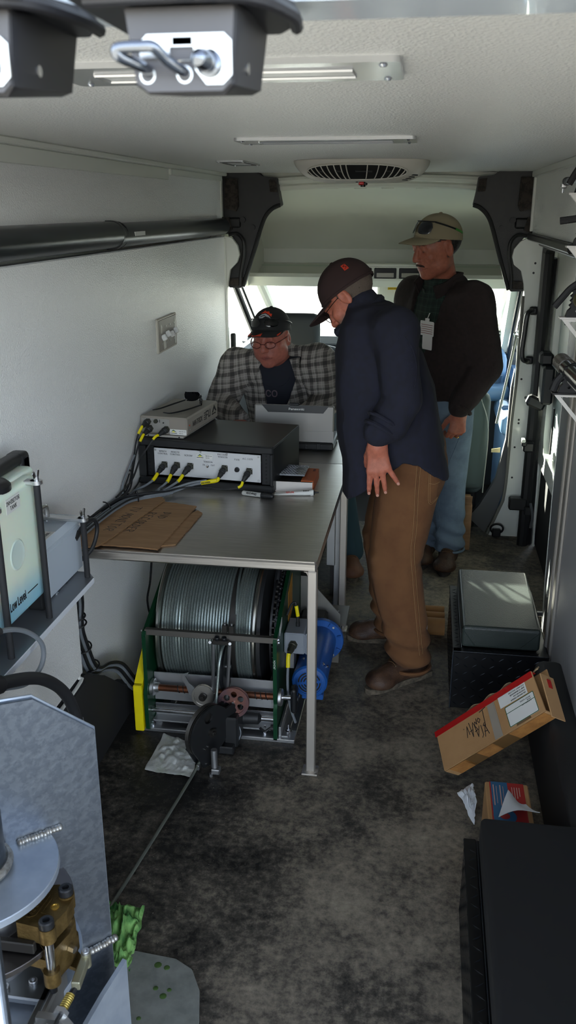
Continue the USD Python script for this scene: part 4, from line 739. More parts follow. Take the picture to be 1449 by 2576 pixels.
t.part('thin_wire', tube([(-.60, 2.68, .11), (-.585, 2.67, .07), (-.60, 2.66, .03), (-.62, 2.66, .02)], .0025), CABG)
th = Thing('floor_cable', 'thin grey wire cable running along the black floor from the winch to the crane base', 'cable', (-.73, 2.2, 0)); th.part('wire', tube([(-.70, 2.56, .035), (-.715, 2.45, .018), (-.752, 2.15, .012), (-.79, 1.85, .011), (-.84, 1.45, .011)], .0052, 8), M('dull_wire', '#6b7068', .5, .5))
# motor
BLU = M('motor_blue', '#1d4f93', .35, bump=.0006, bs=300)
t = Thing('electric_motor', 'blue electric motor with a slotted fan cover beside the winch', 'motor', (-.36, 3.0, .1))
MX, MZ = -.362, .192
t.part('body', lathe([(0, 0), (.062, 0), (.064, .005), (.064, .34), (0, .34)], (MX, 2.87, MZ), (0, 1, 0), 40), BLU)
t.part('fan_cover', lathe([(.066, .05), (.066, .012), (.060, .003), (.048, 0), (.048, .004), (0, .004)], (MX, 2.845, MZ), (0, 1, 0), 40), BLU)
sl = []
for R_ in (.02, .03, .04):
    for q in range(4):
        a = np.linspace(q * PI / 2 + .22 + .006 / R_, (q + 1) * PI / 2 + .22 - .006 / R_ - .1, 9); sl.append(LineString([(R_ * math.cos(x), R_ * math.sin(x)) for x in a]).buffer(.0025, quad_segs=3))
t.part('cooling_slots', ext(unary_union(sl), .0012, (MX, 2.849, MZ), (1, 0, 0), (0, 0, 1)), M('slot_black', '#020203', .8)); t.part('shaft_end', cyl((MX, 2.85, MZ), (MX, 2.845, MZ), .007, 12), DK)
k = t.part('flange', lathe([(.05, 0), (.088, 0), (.09, .003), (.09, .022), (.05, .022)], (MX + .004, 3.19, MZ), (0, 1, 0), 40), BLU)
for a in np.linspace(.35, 2 * PI + .35, 8, endpoint=False): t.part('rib', box(.018, .012, .006, (MX + .004 + .077 * math.cos(a), 3.186, MZ + .077 * math.sin(a)), .002, Ry(-a)), BLU, parent=k)
for a in (.9, 2.2, 4.0, 5.4): t.part('flange_bolt', cap_bolt((MX + .004 + .079 * math.cos(a), 3.188, MZ + .079 * math.sin(a)), (0, -1, 0), .005, .004), ALU, parent=k)
for x, y, z in ((.045, 2.91, .046), (.057, 2.925, .03), (-.03, 2.92, .058)): t.part('screw', cap_bolt((MX + x, y, MZ + z), (x, 0, z), .0055, .004), CHROME)
t.part('foot', bx(MX - .03, MX + .05, 2.865, 2.90, .112, .135, .003), BLU)
t.part('gear_housing', bx(MX - .09, MX + .02, 3.212, 3.30, .0, .28, .01), DK)
t = Thing('junction_box', 'small grey plastic junction box mounted above the blue motor', 'junction box', (-.41, 2.94, .28))
t.part('body', bx(-.462, -.385, 2.885, 3.02, .285, .37, .005), M('box_grey', '#7f858d', .45)); t.part('lid', bx(-.385, -.368, 2.885, 3.02, .285, .37, .005), MATS['box_grey'])
t.part('bracket', bx(-.464, -.43, 2.93, 2.99, .20, .285, .002), ALUD)
k = t.part('plug', lathe([(0, 0), (.016, 0), (.016, .01), (.013, .012), (.013, .03), (.009, .045), (0, .045)], (-.428, 2.885, .325), (-.15, -1, -.25), 14), CONM)
t.part('socket_nut', hexa((-.428, 2.886, .326), (0, -1, 0), .017, .005), CONM, parent=k)
t.part('marker_sleeve', tube([(-.437, 2.838, .312), (-.438, 2.828, .295), (-.437, 2.82, .265)], .0075), YEL); t.part('cable', tube([(-.437, 2.82, .267), (-.438, 2.815, .22), (-.435, 2.815, .15), (-.425, 2.82, .09), (-.41, 2.83, .03)], .005), CABG)
t.part('plug', cat(cyl((-.42, 2.95, .37), (-.42, 2.95, .385), .008, 12), cyl((-.42, 2.95, .385), (-.42, 2.95, .41), .0065, 12)), CONN); t.part('marker_sleeve', tube([(-.42, 2.95, .41), (-.423, 2.952, .43), (-.427, 2.955, .45)], .007), YEL); t.part('cable', tube([(-.427, 2.955, .45), (-.432, 2.96, .462), (-.445, 2.95, .455), (-.458, 2.93, .42)], .004), CABB)
t = Thing('gusset_plate', 'grey triangular gusset bracket standing behind the motor', 'bracket', (-.38, 3.33, .1))
t.part('web', ext([(-.462, .20), (-.295, .20), (-.295, .245), (-.44, .41), (-.462, .41)], .006, (0, 3.335, 0), (1, 0, 0), (0, 0, 1)), M('bracket_grey', '#77756f', .45, .3))
t.part('base_flange', cat(bx(-.462, -.27, 3.335, 3.52, .19, .20, .002), bx(-.45, -.30, 3.36, 3.40, .0, .19, .003)), M('bracket_dull', '#6a665e', .5, .3)); t.part('bolt', cap_bolt((-.315, 3.45, .20), (0, 0, 1), .005, .004), ALU)
# ---------------------------------------------------------------- left rear: wheel-arch panel, shelf, tank
struct('trim_27', cat(bx(-1.135, -1.05, .80, 2.43, .40, .835, .02), bx(-1.05, -1.046, .85, 2.20, .405, .41, .001)), WALL)
struct('trim_28', cat(bx(-1.135, -1.045, .8, 2.44, 0, .40, .02), ext([(2.4, 0), (2.4, .40), (2.46, .385), (2.62, .29), (2.80, .15), (2.92, .10), (3.08, 0)], .075, (-1.135, 0, 0), (0, 1, 0), (0, 0, 1))), RUBM)
struct('trim_29', tube([(-1.048, .9, .395), (-1.047, 2.25, .395), (-1.06, 2.40, .41), (-1.08, 2.44, .47)], .006), WHITE)
t = Thing('wall_shelf', 'thick grey aluminium shelf under the inhibitor tank on the left wall', 'shelf', (-1.03, 1.9, .82))
t.part('plate', ext(Polygon([(-1.13, .95), (-.925, .95), (-.925, 2.26), (-.955, 2.30), (-1.13, 2.30)]), .014, (0, 0, .812)), M('shelf_alu', '#8f9297', .42, .8))
t.part('edge_face', bx(-.9265, -.923, .95, 2.258, .811, .827, .001), M('pale_edge', '#dfe4ea', .4, .3))
t.part('bracket', cat(bx(-1.13, -.975, 2.18, 2.22, .775, .812, .003), bx(-1.0, -.965, 2.17, 2.23, .765, .79, .002), bx(-1.13, -.98, 1.3, 1.34, .74, .812, .003)), ALU)
t.part('screw', cyl((-.99, 2.14, .826), (-.99, 2.14, .8275), .008, 12), CHROME)
for y in (2.265, 1.99, 1.765): t.part('nut', cat(hexa((-.945, y, .812), (0, 0, -1), .009, .01), cyl((-.945, y, .802), (-.945, y, .79), .0045, 8)), ALU)
# translucent tank with blue liquid
TANK = usdkit.material(stage, '/World/Looks/tank_plastic', {
    'g': ('geometry', {}), 's': ('separate_xyz', {}), 'm': ('map_range', {'range_type': 'smoothstep', 'from_min': .90, 'from_max': 1.00, 'to_min': 1., 'to_max': 0.}), 'n': ('noise_texture', {'scale': 9.}), 'na': ('math', {'math_type': 'multiply_add', 'value2': .06, 'value3': -.03}), 'ad': ('math', {'math_type': 'add'}),
    'mx': ('mix', {'color1': hx('#d3d8c6'), 'color2': hx('#86b4c4')}), 'p': ('principled_bsdf', {'roughness': .42, 'subsurface_weight': .35, 'subsurface_scale': .02})},
    [('g.position', 's.vector'), ('g.position', 'n.vector'), ('n.fac', 'na.value1'), ('s.z', 'ad.value1'), ('na.value', 'ad.value2'), ('ad.value', 'm.value'), ('m.result', 'mx.fac'), ('mx.color', 'p.base_color')], surface='p.BSDF')
t = Thing('inhibitor_tank', 'translucent white inhibitor tank with pale blue liquid and a black handle', 'tank', (-1.04, 1.85, .826))
t.part('vessel', cat(rbox(.155, .66, .335, .018, (-1.045, 1.705, 1.042)), rbox(.14, .14, .345, .016, (-1.06, 2.012, 1.045))), TANK)
t.part('moulded_disc', lathe([(0, 0), (.036, 0), (.04, .002), (.036, .004), (.026, .002), (0, .0035)], (-.968, 1.89, 1.043), (1, 0, 0), 28), TANK)
t.part('handle', cat(rbox(.05, .05, .065, .01, (-1.04, 2.09, 1.21), n=1), rbox(.045, .46, .03, .012, (-1.04, 1.89, 1.232)), rbox(.05, .05, .055, .012, (-1.04, 2.09, 1.22))), BLKP)
t.part('cap', lathe([(0, 0), (.06, 0), (.06, .012), (.052, .02), (.04, .024), (0, .024)], (-1.03, 1.89, 1.205), n=28), BLK)
k = t.part('name_label', bx(-.9672, -.9662, 1.86, 1.932, 1.155, 1.192, 0), WHITE)
for s, z in (('INHIBITOR', 1.176), ('TANK', 1.161)): t.part('lettering', text(s, .0105, (-.9662, 1.896, z), (0, 1, 0), (0, 0, 1), .0005, center=True, sx=.9), RUB, parent=k)
t.part('lettering', text('Low Level', .022, (-.9672, 1.825, .915), (0, 1, 0), (0, 0, 1), .0006, True, sx=.62), RUB)
t.part('level_line', bx(-.9672, -.9665, 1.925, 1.985, .922, .9245, 0), RUB)
t.part('foot_block', rbox(.05, .05, .06, .01, (-1.0, 2.05, .852)), BLKP)
t = Thing('clamp_frame', 'flat aluminium bars with black hold-down rods and wing nuts clamping the tank', 'clamp', (-.95, 2.0, .83))
for y, zt in ((1.765, 1.2), (1.99, 1.2), (2.265, 1.0)): t.part('rod', cyl((-.946, y, .82), (-.946, y, zt), .0085, 12), RUBM)
for y, z in ((1.99, 1.195), (2.265, 1.0), (1.765, 1.195)):
    t.part('flat_bar', cat(bx(-1.13, -.946, y - .014, y + .014, z, z + .01, .002), cyl((-.946, y, z), (-.946, y, z + .01), .015, 16)), ALU)
    t.part('wing_nut', cat(cyl((-.946, y, z + .01), (-.946, y, z + .02), .007, 10), box(.004, .012, .018, (-.946, y + .011, z + .026), .0015, Rx(-.4)), box(.004, .012, .018, (-.946, y - .011, z + .026), .0015, Rx(.4))), CHROME)
t = Thing('inhibitor_control', 'light grey inhibitor control box with a bent handle beside the tank', 'control box', (-1.05, 2.2, .826))
CB = M('control_grey', '#a9b3bd', .45)
t.part('body', bx(-1.12, -.985, 2.09, 2.335, .828, .965, .005), CB); t.part('lid', ext([(-1.12, .967), (-.985, .967), (-.985, .975), (-1.0, .99), (-1.12, .99)], .25, (0, 2.338, 0), (1, 0, 0), (0, 0, 1)), CB)
t.part('handle', tube([(-1.06, 2.13, .99), (-1.06, 2.13, 1.03), (-1.06, 2.15, 1.04), (-1.06, 2.25, 1.04), (-1.06, 2.275, 1.03), (-1.06, 2.275, .99)], .0075, 10), ALU)
k = t.part('name_label', bx(-1.05, -1.0, 2.11, 2.19, .9895, .991, 0), WHITE)
for s, x in (('INHIBITOR', -1.033), ('CONTROL', -1.017)): t.part('lettering', text(s, .009, (x + .008, 2.15, .9912), (0, 1, 0), (-1, 0, 0), .0004, center=True), RUB, parent=k)
t.part('push_button', lathe([(0, 0), (.013, 0), (.013, .004), (.008, .005), (0, .007)], (-1.02, 2.31, .99), n=16), BLK)
t = Thing('shelf_cable', 'black cable looping down behind the rod at the end of the shelf', 'cable', (-.97, 2.3, .9)); t.part('wire', tube([(-.99, 2.30, .93), (-.97, 2.34, .965), (-.96, 2.385, .96), (-.96, 2.40, .92), (-.97, 2.37, .87), (-1.0, 2.33, .84)], .0065), CABB)
t.part('gland', cyl((-.99, 2.295, .93), (-.985, 2.315, .945), .010, 10), CONN)
t.part('wire', tube([(-1.03, 2.36, .80), (-1.02, 2.36, .85), (-1.03, 2.40, .88)], .014), RUBM)
# cables clipped down the wall
t = Thing('wall_cables', 'tied grey and black cables running down the wall from the shelf to the winch', 'cable', (-1.08, 2.5, .3))
W0 = [(-1.03, 2.30, .80), (-1.06, 2.41, .66), (-1.08, 2.44, .54), (-1.09, 2.50, .43), (-1.09, 2.545, .345), (-1.09, 2.60, .30), (-1.085, 2.68, .275), (-1.075, 2.78, .215), (-1.05, 2.86, .10), (-1.0, 2.9, .06)]
for k, (dy, dz, m_) in enumerate(((0, 0, CABG), (.014, .004, CABB), (.027, .006, CABG), (.04, .01, CABB))): t.part('wire', tube([(x + .004 * k, y + dy, z + dz) for x, y, z in W0], .0062, 8), m_)
t.part('cable_ties', cat([ring((x + .01, y + .02, z), ax, .026, .003, 18, 5) for x, y, z, ax in ((-1.08, 2.43, .60, (0, .2, -1)), (-1.082, 2.44, .57, (0, .2, -1)), (-1.09, 2.485, .46, (0, .5, -1)), (-1.09, 2.54, .36, (0, .5, -1)))]), RUB)
t.part('cable_clip', cat(box(.02, .03, .02, (-1.1, 2.66, .29), .004), box(.02, .02, .02, (-1.09, 2.76, .24), .004)), BLK)
# hoses in front
t = Thing('hose', 'thick black hose curving down over the wheel arch behind the crane plate', 'hose', (-.9, 1.8, .6))
HP = [(-.90, 1.38, .90), (-.88, 1.50, .895), (-.865, 1.62, .855), (-.86, 1.74, .79), (-.86, 1.85, .69), (-.865, 1.92, .57), (-.875, 1.95, .42), (-.88, 1.95, .1)]
t.part('tube', tube(HP, .015, 14), M('hose_black', '#1a1b1d', .55)); t.part('sleeve', tube(HP[:2] + [(-.872, 1.56, .878)], .021, 14), RUBM); t.part('print', text('2043', .012, (-.848, 1.925, .575), (.0, .1, -.25), (.3, -.9, -.3), .001), GREY)
t = Thing('loop_cable', 'grey cable looping below the tank shelf with a black sleeve', 'cable', (-.88, 1.75, .9))
LP = [(-.9, 1.52, .99), (-.885, 1.62, .975), (-.88, 1.72, .925), (-.875, 1.785, .86), (-.875, 1.775, .81), (-.88, 1.70, .80), (-.89, 1.58, .85), (-.9, 1.46, .88)]
t.part('wire', tube(LP, .006, 10), CABG); t.part('sleeve', tube([(-.91, 1.44, .998), (-.9, 1.52, .99), (-.886, 1.615, .977)], .009, 10), RUBM)
t = Thing('terminal_blocks', 'pale terminal blocks on an upright rail under the shelf at the left edge', 'electrical', (-.98, 1.5, .7))
for k in range(4): t.part('block', bx(-1.045, -.985, 1.40 + .035 * k, 1.43 + .035 * k, .66, .745, .004), M('terminal_beige', '#b9aca0', .5))
t.part('rail', bx(-1.045, -.975, 1.545, 1.565, .5, .80, .003), ALU)
# ---------------------------------------------------------------- galvanised crane base
t = Thing('crane_base', 'galvanised steel swivel crane base with a brass brake caliper at the rear doorway', 'crane', (-.68, 1.3, 0))
pd_ = unit(V(.75, .66, 0)); pn_ = unit(V(.66, -.75, 0)); PB = V(-.6, 1.43, 0)
t.part('upright_plate', ext([(-.012, 0), (-.012, .885), (-.125, .99), (-.18, .997), (-.34, .997), (-.34, 0)], .012, PB, pd_, (0, 0, 1)), GALV)
t.part('plate_edge', tube([PB + pd_ * -.34 + V(0, 0, .998), PB + pd_ * -.18 + V(0, 0, .999), PB + pd_ * -.125 + V(0, 0, .992), PB + pd_ * -.011 + V(0, 0, .886), PB + pd_ * -.011], .0035, 6, 0), ALUG)
PC = V(-.779, 1.222, 0)
t.part('post', cyl(PC + [0, 0, .3], PC + [0, 0, 1.3], .060, 32), GALV)
t.part('weld', tube([PC + [.064 * math.cos(a), .064 * math.sin(a), .702] for a in np.linspace(-1.6, 1.0, 12)], .009), WELD)
t.part('swivel_disc', cyl(PC + [0, 0, .676], PC + [0, 0, .692], .155, 64, bev=.0015), ALUG)
def bead(a, b, r, n):
    a, b = V(*a), V(*b); return cat([put(trimesh.creation.icosphere(1, 1.), along(b - a) @ np.diag([r, r * .8, r * .75]), a + (b - a) * s + V(*RNG.normal(0, .0008, 3))) for s in np.linspace(0, 1, n)])
t.part('weld_bead', bead((-.723, 1.300, .697), (-.664, 1.352, .697), .008, 14), WELD)
t.part('weld_bead', bead((-.650, 1.358, .366), (-.594, 1.412, .372), .009, 13), WELD)
t.part('brake_disc', cyl(PC + [0, 0, .585], PC + [0, 0, .597], .175, 64, bev=.001), M('rotor_steel', '#75706e', .3, 1.))
t.part('lower_disc', cyl(PC + [0, 0, .46], PC + [0, 0, .475], .182, 64, bev=.001), ALUG)
t.part('hub', cyl(PC + [0, 0, .475], PC + [0, 0, .68], .10, 32), ALUD)
t.part('foot_facet', ext([(-.012, 0), (-.012, .36), (-.09, .34), (-.2, .30), (-.2, 0)], .01, PB + pn_ * .06 + V(0, 0, 0), unit(pd_ - pn_ * .6), (0, 0, 1)), ALUG)
t.part('floor_plate', ext(Polygon([(-.80, 1.3), (-.45, 1.25), (-.456, 1.55), (-.475, 1.63), (-.51, 1.69), (-.56, 1.716), (-.80, 1.735)]).buffer(-.02).buffer(.02), .010, (0, 0, 0)), M('floor_zinc', '#9da19f', .5, .5, c2='#858a88', ns=20))
t.part('front_upright', bx(-.75, -.578, .94, .952, 0, 1.3, .002), GALV); t.part('front_flange', bx(-.59, -.577, .93, .94, 0, 1.3, .002), ALUG)
BR = M('brass_casting', '#75603a', .42, .85, c2='#5c4a29', ns=60, bump=.001, bs=160)
cal = [(-.666, 1.15), (-.612, 1.143), (-.600, 1.15), (-.588, 1.19), (-.588, 1.222), (-.598, 1.238), (-.612, 1.234), (-.625, 1.25), (-.66, 1.24), (-.68, 1.2)]
k = t.part('brake_caliper', cat(ext(Polygon(cal).buffer(-.002).buffer(.002), .036, (0, 0, .618)), ext(Polygon([(x, y) for x, y in cal if x > -.64] + [(-.64, 1.17), (-.64, 1.22)]).convex_hull, .07, (0, 0, .53)), ext(Polygon(cal).buffer(-.004), .022, (0, 0, .555))), BR)
for c_ in ((-.606, 1.146), (-.603, 1.226)):
    t.part('ear', cyl((*c_, .628), (*c_, .658), .015, 18), BR, parent=k); t.part('ear', cyl((*c_, .53), (*c_, .56), .015, 18), BR, parent=k)
    t.part('pin', cyl((*c_, .56), (*c_, .63), .0085, 14), CHROME, parent=k); t.part('cap_screw', cap_bolt((*c_, .658), (0, 0, 1), .0135, .014), BLK, parent=k)
    t.part('pin_end', cyl((*c_, .51), (*c_, .532), .007, 10), BLK, parent=k)
cx, cyv = unit(V(-.12, -1, 0)), unit(V(1, -.12, 0))
t.part('maker_plate', cat(ext(rrect(.062, .018, .009).difference(rrect(.058, .014, .007)), .0012, (-.643, 1.197, .654), cx, cyv), text('MICO 998', .0085, (-.647, 1.222, .654), cx, cyv, .0012, True)), BR, parent=k)
t.part('cast_panel', cat(ext(rrect(.05, .018, .008).difference(rrect(.046, .014, .006)), .0012, (-.664, 1.203, .654), cx, cyv), text('PATENT', .004, (-.66, 1.218, .654), cx, cyv, .0012), text('SERIES', .004, (-.667, 1.218, .654), cx, cyv, .0012)), BR, parent=k)
t.part('cast_corner', strokes([[(0, 0), (.034, 0), (.034, .008)]], .0022, (-.626, 1.212, .654), cx, cyv, .0015), BR, parent=k)
t.part('port', lathe([(0, 0), (.008, 0), (.008, .0015), (.005, .002), (.004, .0005), (0, .0005)], (-.612, 1.195, .654), n=16), M('brass_bright', '#b59040', .3, .9), parent=k)
t.part('brake_pad', bx(-.70, -.63, 1.135, 1.148, .60, .622, .002), DK, parent=k); t.part('brake_pad', bx(-.68, -.64, 1.24, 1.252, .60, .63, .002), DK, parent=k); t.part('bleed_screw', cat(hexa((-.588, 1.188, .57), (1, -.3, 0), .007, .012)), CHROME, parent=k)
t.part('lever_plate', ext(Polygon([(-.635, 1.205), (-.632, 1.24), (-.60, 1.236), (-.575, 1.215), (-.570, 1.20), (-.578, 1.19)]).difference(Point(-.596, 1.213).buffer(.005)), .008, (0, 0, .512)), BR)
a, b = V(-.566, 1.205, .53), V(-.562, 1.15, .527)
t.part('clevis', cat(box(.016, .07, .018, (-.5645, 1.176, .532), .002, Rz(.08)), cyl((-.566, 1.205, .515), (-.566, 1.205, .545), .009, 16)), M('zinc_yellow', '#a7a58d', .35, .9)); t.part('pin', cap_bolt((-.566, 1.205, .543), (0, 0, 1), .008, .008), ALU)
t.part('spring_rod', cat(cyl((-.563, 1.145, .527), (-.575, 1.06, .515), .0045, 10)), BLK)
def thread(a, b, r, n): a, b = V(*a), V(*b); A = along(b - a); s = np.linspace(0, 2 * PI * n, n * 10); return cat(tube([a + (b - a) * q / s[-1] + r * (A[:, 0] * math.cos(q) + A[:, 1] * math.sin(q)) for q in s], .0014, 5, 0), cyl(a, b, r, 12))
ZY = M('zinc_thread', '#9c8b4a', .35, .9)
t.part('threaded_stud', thread((-.567, 1.13, .524), (-.571, 1.10, .520), .0075, 8), ZY); t.part('threaded_stud', thread((-.576, 1.06, .515), (-.582, 1.01, .508), .0085, 9), ZY)
t.part('lock_nut', hexa((-.571, 1.10, .520), (-.1, -1, -.13), .014, .008), ALU); t.part('lock_nut', hexa((-.5755, 1.066, .515), (-.1, -1, -.13), .016, .010), ALU)
t.part('bracket', cat(bx(-.715, -.617, 1.13, 1.225, .485, .50, .003), bx(-.632, -.617, 1.03, 1.215, .33, .50, .003), bx(-.66, -.612, 1.215, 1.235, .49, .515, .002)), M('bracket_steel', '#8b8e90', .35, .95))
t.part('bracket_plate', cat(bx(-.617, -.603, 1.06, 1.20, .43, .505, .004), ext(Polygon([(-.612, .30), (-.548, .30), (-.548, .50), (-.556, .512), (-.566, .52), (-.612, .52)]), .014, (0, 1.094, 0), (1, 0, 0), (0, 0, 1))), M('bracket_steel2', '#a3a4a3', .38, .95))
for x, y in ((-.655, 1.165), (-.70, 1.145)): t.part('cap_screw', cap_bolt((x, y, .50), (0, 0, 1), .008, .008), ALU)
for x, y, r_ in ((-.60, 1.69, .010), (-.575, 1.685, .008), (-.585, 1.62, .007), (-.56, 1.60, .009), (-.55, 1.62, .006), (-.60, 1.53, .006), (-.565, 1.49, .007)): t.part('green_drip', lathe([(0, 0), (r_, 0), (r_ * .7, .0012), (0, .0015)], (x, y, .010), n=10), M('green_drip', '#3f5a2a', .4))
# green rag behind the crane plate, white wipe before the winch
def rag(name, label, P, mat, amp, seed, n=26, h0=.006, fq=9.):
    """crumpled cloth: a quadrilateral of corners P lifted into folds by noise"""
    P = np.asarray(P, float); u = np.linspace(0, 1, n); U, W2 = np.meshgrid(u, u, indexing='ij')
    G = ((1 - U) * (1 - W2))[..., None] * P[0] + (U * (1 - W2))[..., None] * P[1] + (U * W2)[..., None] * P[2] + ((1 - U) * W2)[..., None] * P[3]
    q = np.stack([U * fq, W2 * fq, U * 0 + seed], -1); f = np.abs(meshkit.fbm(q * .55, 4, seed) - .5) * 2; e = np.minimum(1, 5 * np.minimum(np.minimum(U, 1 - U), np.minimum(W2, 1 - W2)) + .25)
    G[..., 2] += h0 + amp * f * e; G[..., 0] += .10 * amp * 8 * (meshkit.noise(q * .8, seed + 2) - .5) * .2; G[..., 1] += .16 * amp * (meshkit.noise(q * .8, seed + 5) - .5)
    th = Thing(name, label, 'cloth', P.mean(0)); th.part('cloth', sheet(G, .0015), mat, smooth=True); return th, G
WIPE = M('wipe_white', '#c9cbc6', .9, c2='#aeb8a2', ns=14, lo=.5, hi=.72, bump=.001, bs=300)
rag('wipe', 'crumpled white wipe lying on the floor in front of the winch', [(-.89, 2.49, .001), (-.715, 2.475, .001), (-.735, 2.66, .001), (-.885, 2.715, .001)], WIPE, .040, 3)
GREEN = M('green_rag', '#7fae62', .85, c2='#2c6a30', ns=17, lo=.38, hi=.6, bump=.001, bs=200)
rag('green_rag', 'crumpled green-stained rag on the floor beside the crane plate', [(-.77, 1.66, .001), (-.665, 1.655, .001), (-.69, 1.87, .001), (-.80, 1.88, .001)], GREEN, .12, 8)
# ---------------------------------------------------------------- right side: padded benches, boxes
CHK = M('black_tread', '#0b0c0e', .38, .3)
VIN = M('black_vinyl', '#262d2a', .40, bump=.0015, bs=220)
def lugs(x, y, o, nx, ny, s=.033):
    """raised tread lugs, alternating in direction, over nx by ny cells from o"""
    n_ = unit(np.cross(x, y)); x, y = unit(x), unit(y); ms = []
    base = np.array([[-.013, 0, 0], [0, -.0028, 0], [.013, 0, 0], [0, .0028, 0], [0, 0, .0016]]); F = np.array([[0, 1, 4], [1, 2, 4], [2, 3, 4], [3, 0, 4]])
    for i in range(nx):
        for j in range(ny):
            a = .65 if (i + j) % 2 else -.65
            R = np.stack([x * math.cos(a) + y * math.sin(a), -x * math.sin(a) + y * math.cos(a), n_], 1)
            ms.append(trimesh.Trimesh(base @ R.T + np.asarray(o) + x * (i + .5) * s + y * (j + .5) * s, F, process=False))
    return cat(ms)
def bench(label, x0, x1, y0, y1, cx0, cx1, cy0, cy1, fine):
    t = Thing('storage_bench', label, 'bench', ((x0 + x1) / 2, (y0 + y1) / 2, 0), 'padded tread-plate benches along the right wall')
    t.part('box', bx(x0, x1, y0, y1, 0, .245, .004), CHK)
    t.part('edge_angle', cat(bx(x0 - .003, x0 + .03, y0 - .003, y1, .243, .248, .002), bx(x0, x1, y0 - .003, y0 + .03, .243, .248, .002)), CHK)
    t.part('corner_trim', cat(tube([(x0, y0, 0), (x0, y0, .246)], .003, 6, 0), tube([(x0 + .032, y0 + .03, .249), (x0 + .032, y1 - .01, .249)], .0012, 5, 0), tube([(x0, y0 - .002, .248), (x1 - .01, y0 - .002, .248)], .0014, 5, 0)), M('worn_edge', '#3d4248', .3, .6))
    nyy, nx, nz = int((y1 - y0) / .033), int((x1 - x0) / .033), 7
    t.part('tread_lugs', cat(lugs((0, -1, 0), (0, 0, 1), (x0 - .0002, y1, .006), nyy, nz), lugs((1, 0, 0), (0, 0, 1), (x0, y0 - .0002, .006), nx, nz), lugs((1, 0, 0), (0, 1, 0), (x0, y0, .2482), 1, nyy), lugs((1, 0, 0), (0, 1, 0), (x0, y0, .2482), nx, 1)), M('lug_steel', '#2a2d31', .25, .8), kind='stuff')
    t.part('cushion', rbox(cx1 - cx0, cy1 - cy0, .09, .014, ((cx0 + cx1) / 2, (cy0 + cy1) / 2, .293), n=2), VIN if fine else M('black_cloth', '#0b0c0f', .8, bump=.001, bs=500))
    t.part('piping', tube([(cx0 + .008, cy0 + .004, .332), (cx1 - .008, cy0 + .004, .332)], .003, 6, 0), VIN)
    t.part('corner_fold', tube([(cx0 + .002, cy0 + .002, .326), (cx0 + .05, cy0 - .001, .26)], .0025, 5, 0), VIN); t.part('corner_fold', tube([(cx1 - .004, cy0 + .001, .326), (cx1 - .07, cy0 - .001, .26)], .003, 5, 0), VIN)
    return t
bench('far black tread-plate bench with a grey-green padded cushion, by the side door', .163, .52, 3.075, 3.70, .193, .487, 3.11, 3.69, 1)
bench('near black tread-plate bench with a wide dark cushion at the lower right corner', .170, .525, .95, 2.005, .205, .515, .95, 1.985, 0)
w = struct('trim_30', cat(rbox(.10, 1.1, .33, .03, (.49, 2.36, .165)), bx(.45, .53, 2.85, 3.2, 0, .12, .01)), RUBM)
# big cardboard tray
a_ = V(.136, 2.55, .072); l_ = unit(V(.29, -.10, .324)); h_ = unit(V(-.027, .12, .075)); h_ = unit(h_ - l_ * (h_ @ l_)); g_ = -np.cross(l_, h_)
TR = np.stack([l_, h_, g_], 1); tp = lambda i, j, k: a_ + l_ * i + h_ * j + g_ * k
def tb(i0, i1, j0, j1, k0, k1, bev=.0008): return put(box(i1 - i0, j1 - j0, k1 - k0, ((i0 + i1) / 2, (j0 + j1) / 2, (k0 + k1) / 2), bev), TR, a_)
TAPE = M('brown_tape', '#8c5f34', .22, c2='#a5733f', ns=30, coat=.5, bump=.001, bs=60); TAPED = M('dark_tape', '#5d4427', .25, coat=.5)
CLEAR = M('clear_tape', '#8d8375', .15, coat=.6); REDT = M('red_tape', '#a3100f', .35)
L_, Hh, D_ = .44, .142, .062
t = Thing('shipping_carton', 'large taped cardboard carton with red edge tape leaning on the right wheel box', 'box', a_)
CARDL = M('carton_tan', '#a98257', .8, c2='#9c764c', ns=6, bump=.0005, bs=200)
t.part('front_panel', ext(Polygon([(0, 0), (L_, 0), (L_ - .004, Hh), (.004, Hh)]), .004, a_, l_, h_), CARDL)
t.part('bottom_panel', tb(0, L_, -.002, .002, .002, D_), CARDL)
t.part('back_panel', tb(0, L_ + .012, 0, Hh + .02, D_, D_ + .004), CARDL)
t.part('end_panel', put(box(.004, .15, D_ + .004, (L_ + .012, .075, D_ / 2 + .002), .001), TR @ Rz(-.06), a_), CARDL)
t.part('end_panel', tb(-.002, .002, 0, Hh - .01, .002, D_), CARDL)
t.part('torn_flap', cat(sheet(np.array([[tp(i, Hh + .012 + .006 * math.sin(i * 61) + j * .012, D_ - .025 + .012 * j + .006 * math.sin(i * 40)) for j in (0, 1)] for i in np.linspace(.02, L_, 40)]), .004), sheet(np.array([[tp(i, Hh + .016 + .005 * math.sin(i * 83), D_ - .05 + .02 * j) for j in (0, 1)] for i in np.linspace(.12, L_ - .1, 26)]), .003)), M('torn_card', '#7d6448', .9, c2='#b39c78', ns=60))
t.part('red_tape', cat(ext(Polygon([(-.003, Hh - .018), (L_ - .006, Hh - .02), (L_ - .006, Hh + .002), (-.003, Hh + .002)]), .0008, tp(0, 0, -.0042), l_, h_), tb(0, L_ - .006, Hh, Hh + .001, -.001, .02, 0)), REDT)
t.part('red_tape', put(box(.001, .03, .018, (L_ + .0155, .12, D_ * .55), 0), TR @ Rz(-.06), a_), REDT)
for i0, i1, m_ in ((.02, .095, TAPE), (.085, .145, TAPED), (.145, .215, TAPE), (.21, .285, TAPED), (.285, .43, TAPE)): t.part('tape', cat(tb(i0, i1, -.0035, -.002, .0, D_ - .002, 0)), m_)
t.part('tape', ext(Polygon([(.325, .003), (.385, .003), (.38, .026), (.33, .02)]), .0006, tp(0, 0, -.0042), l_, h_), TAPED)
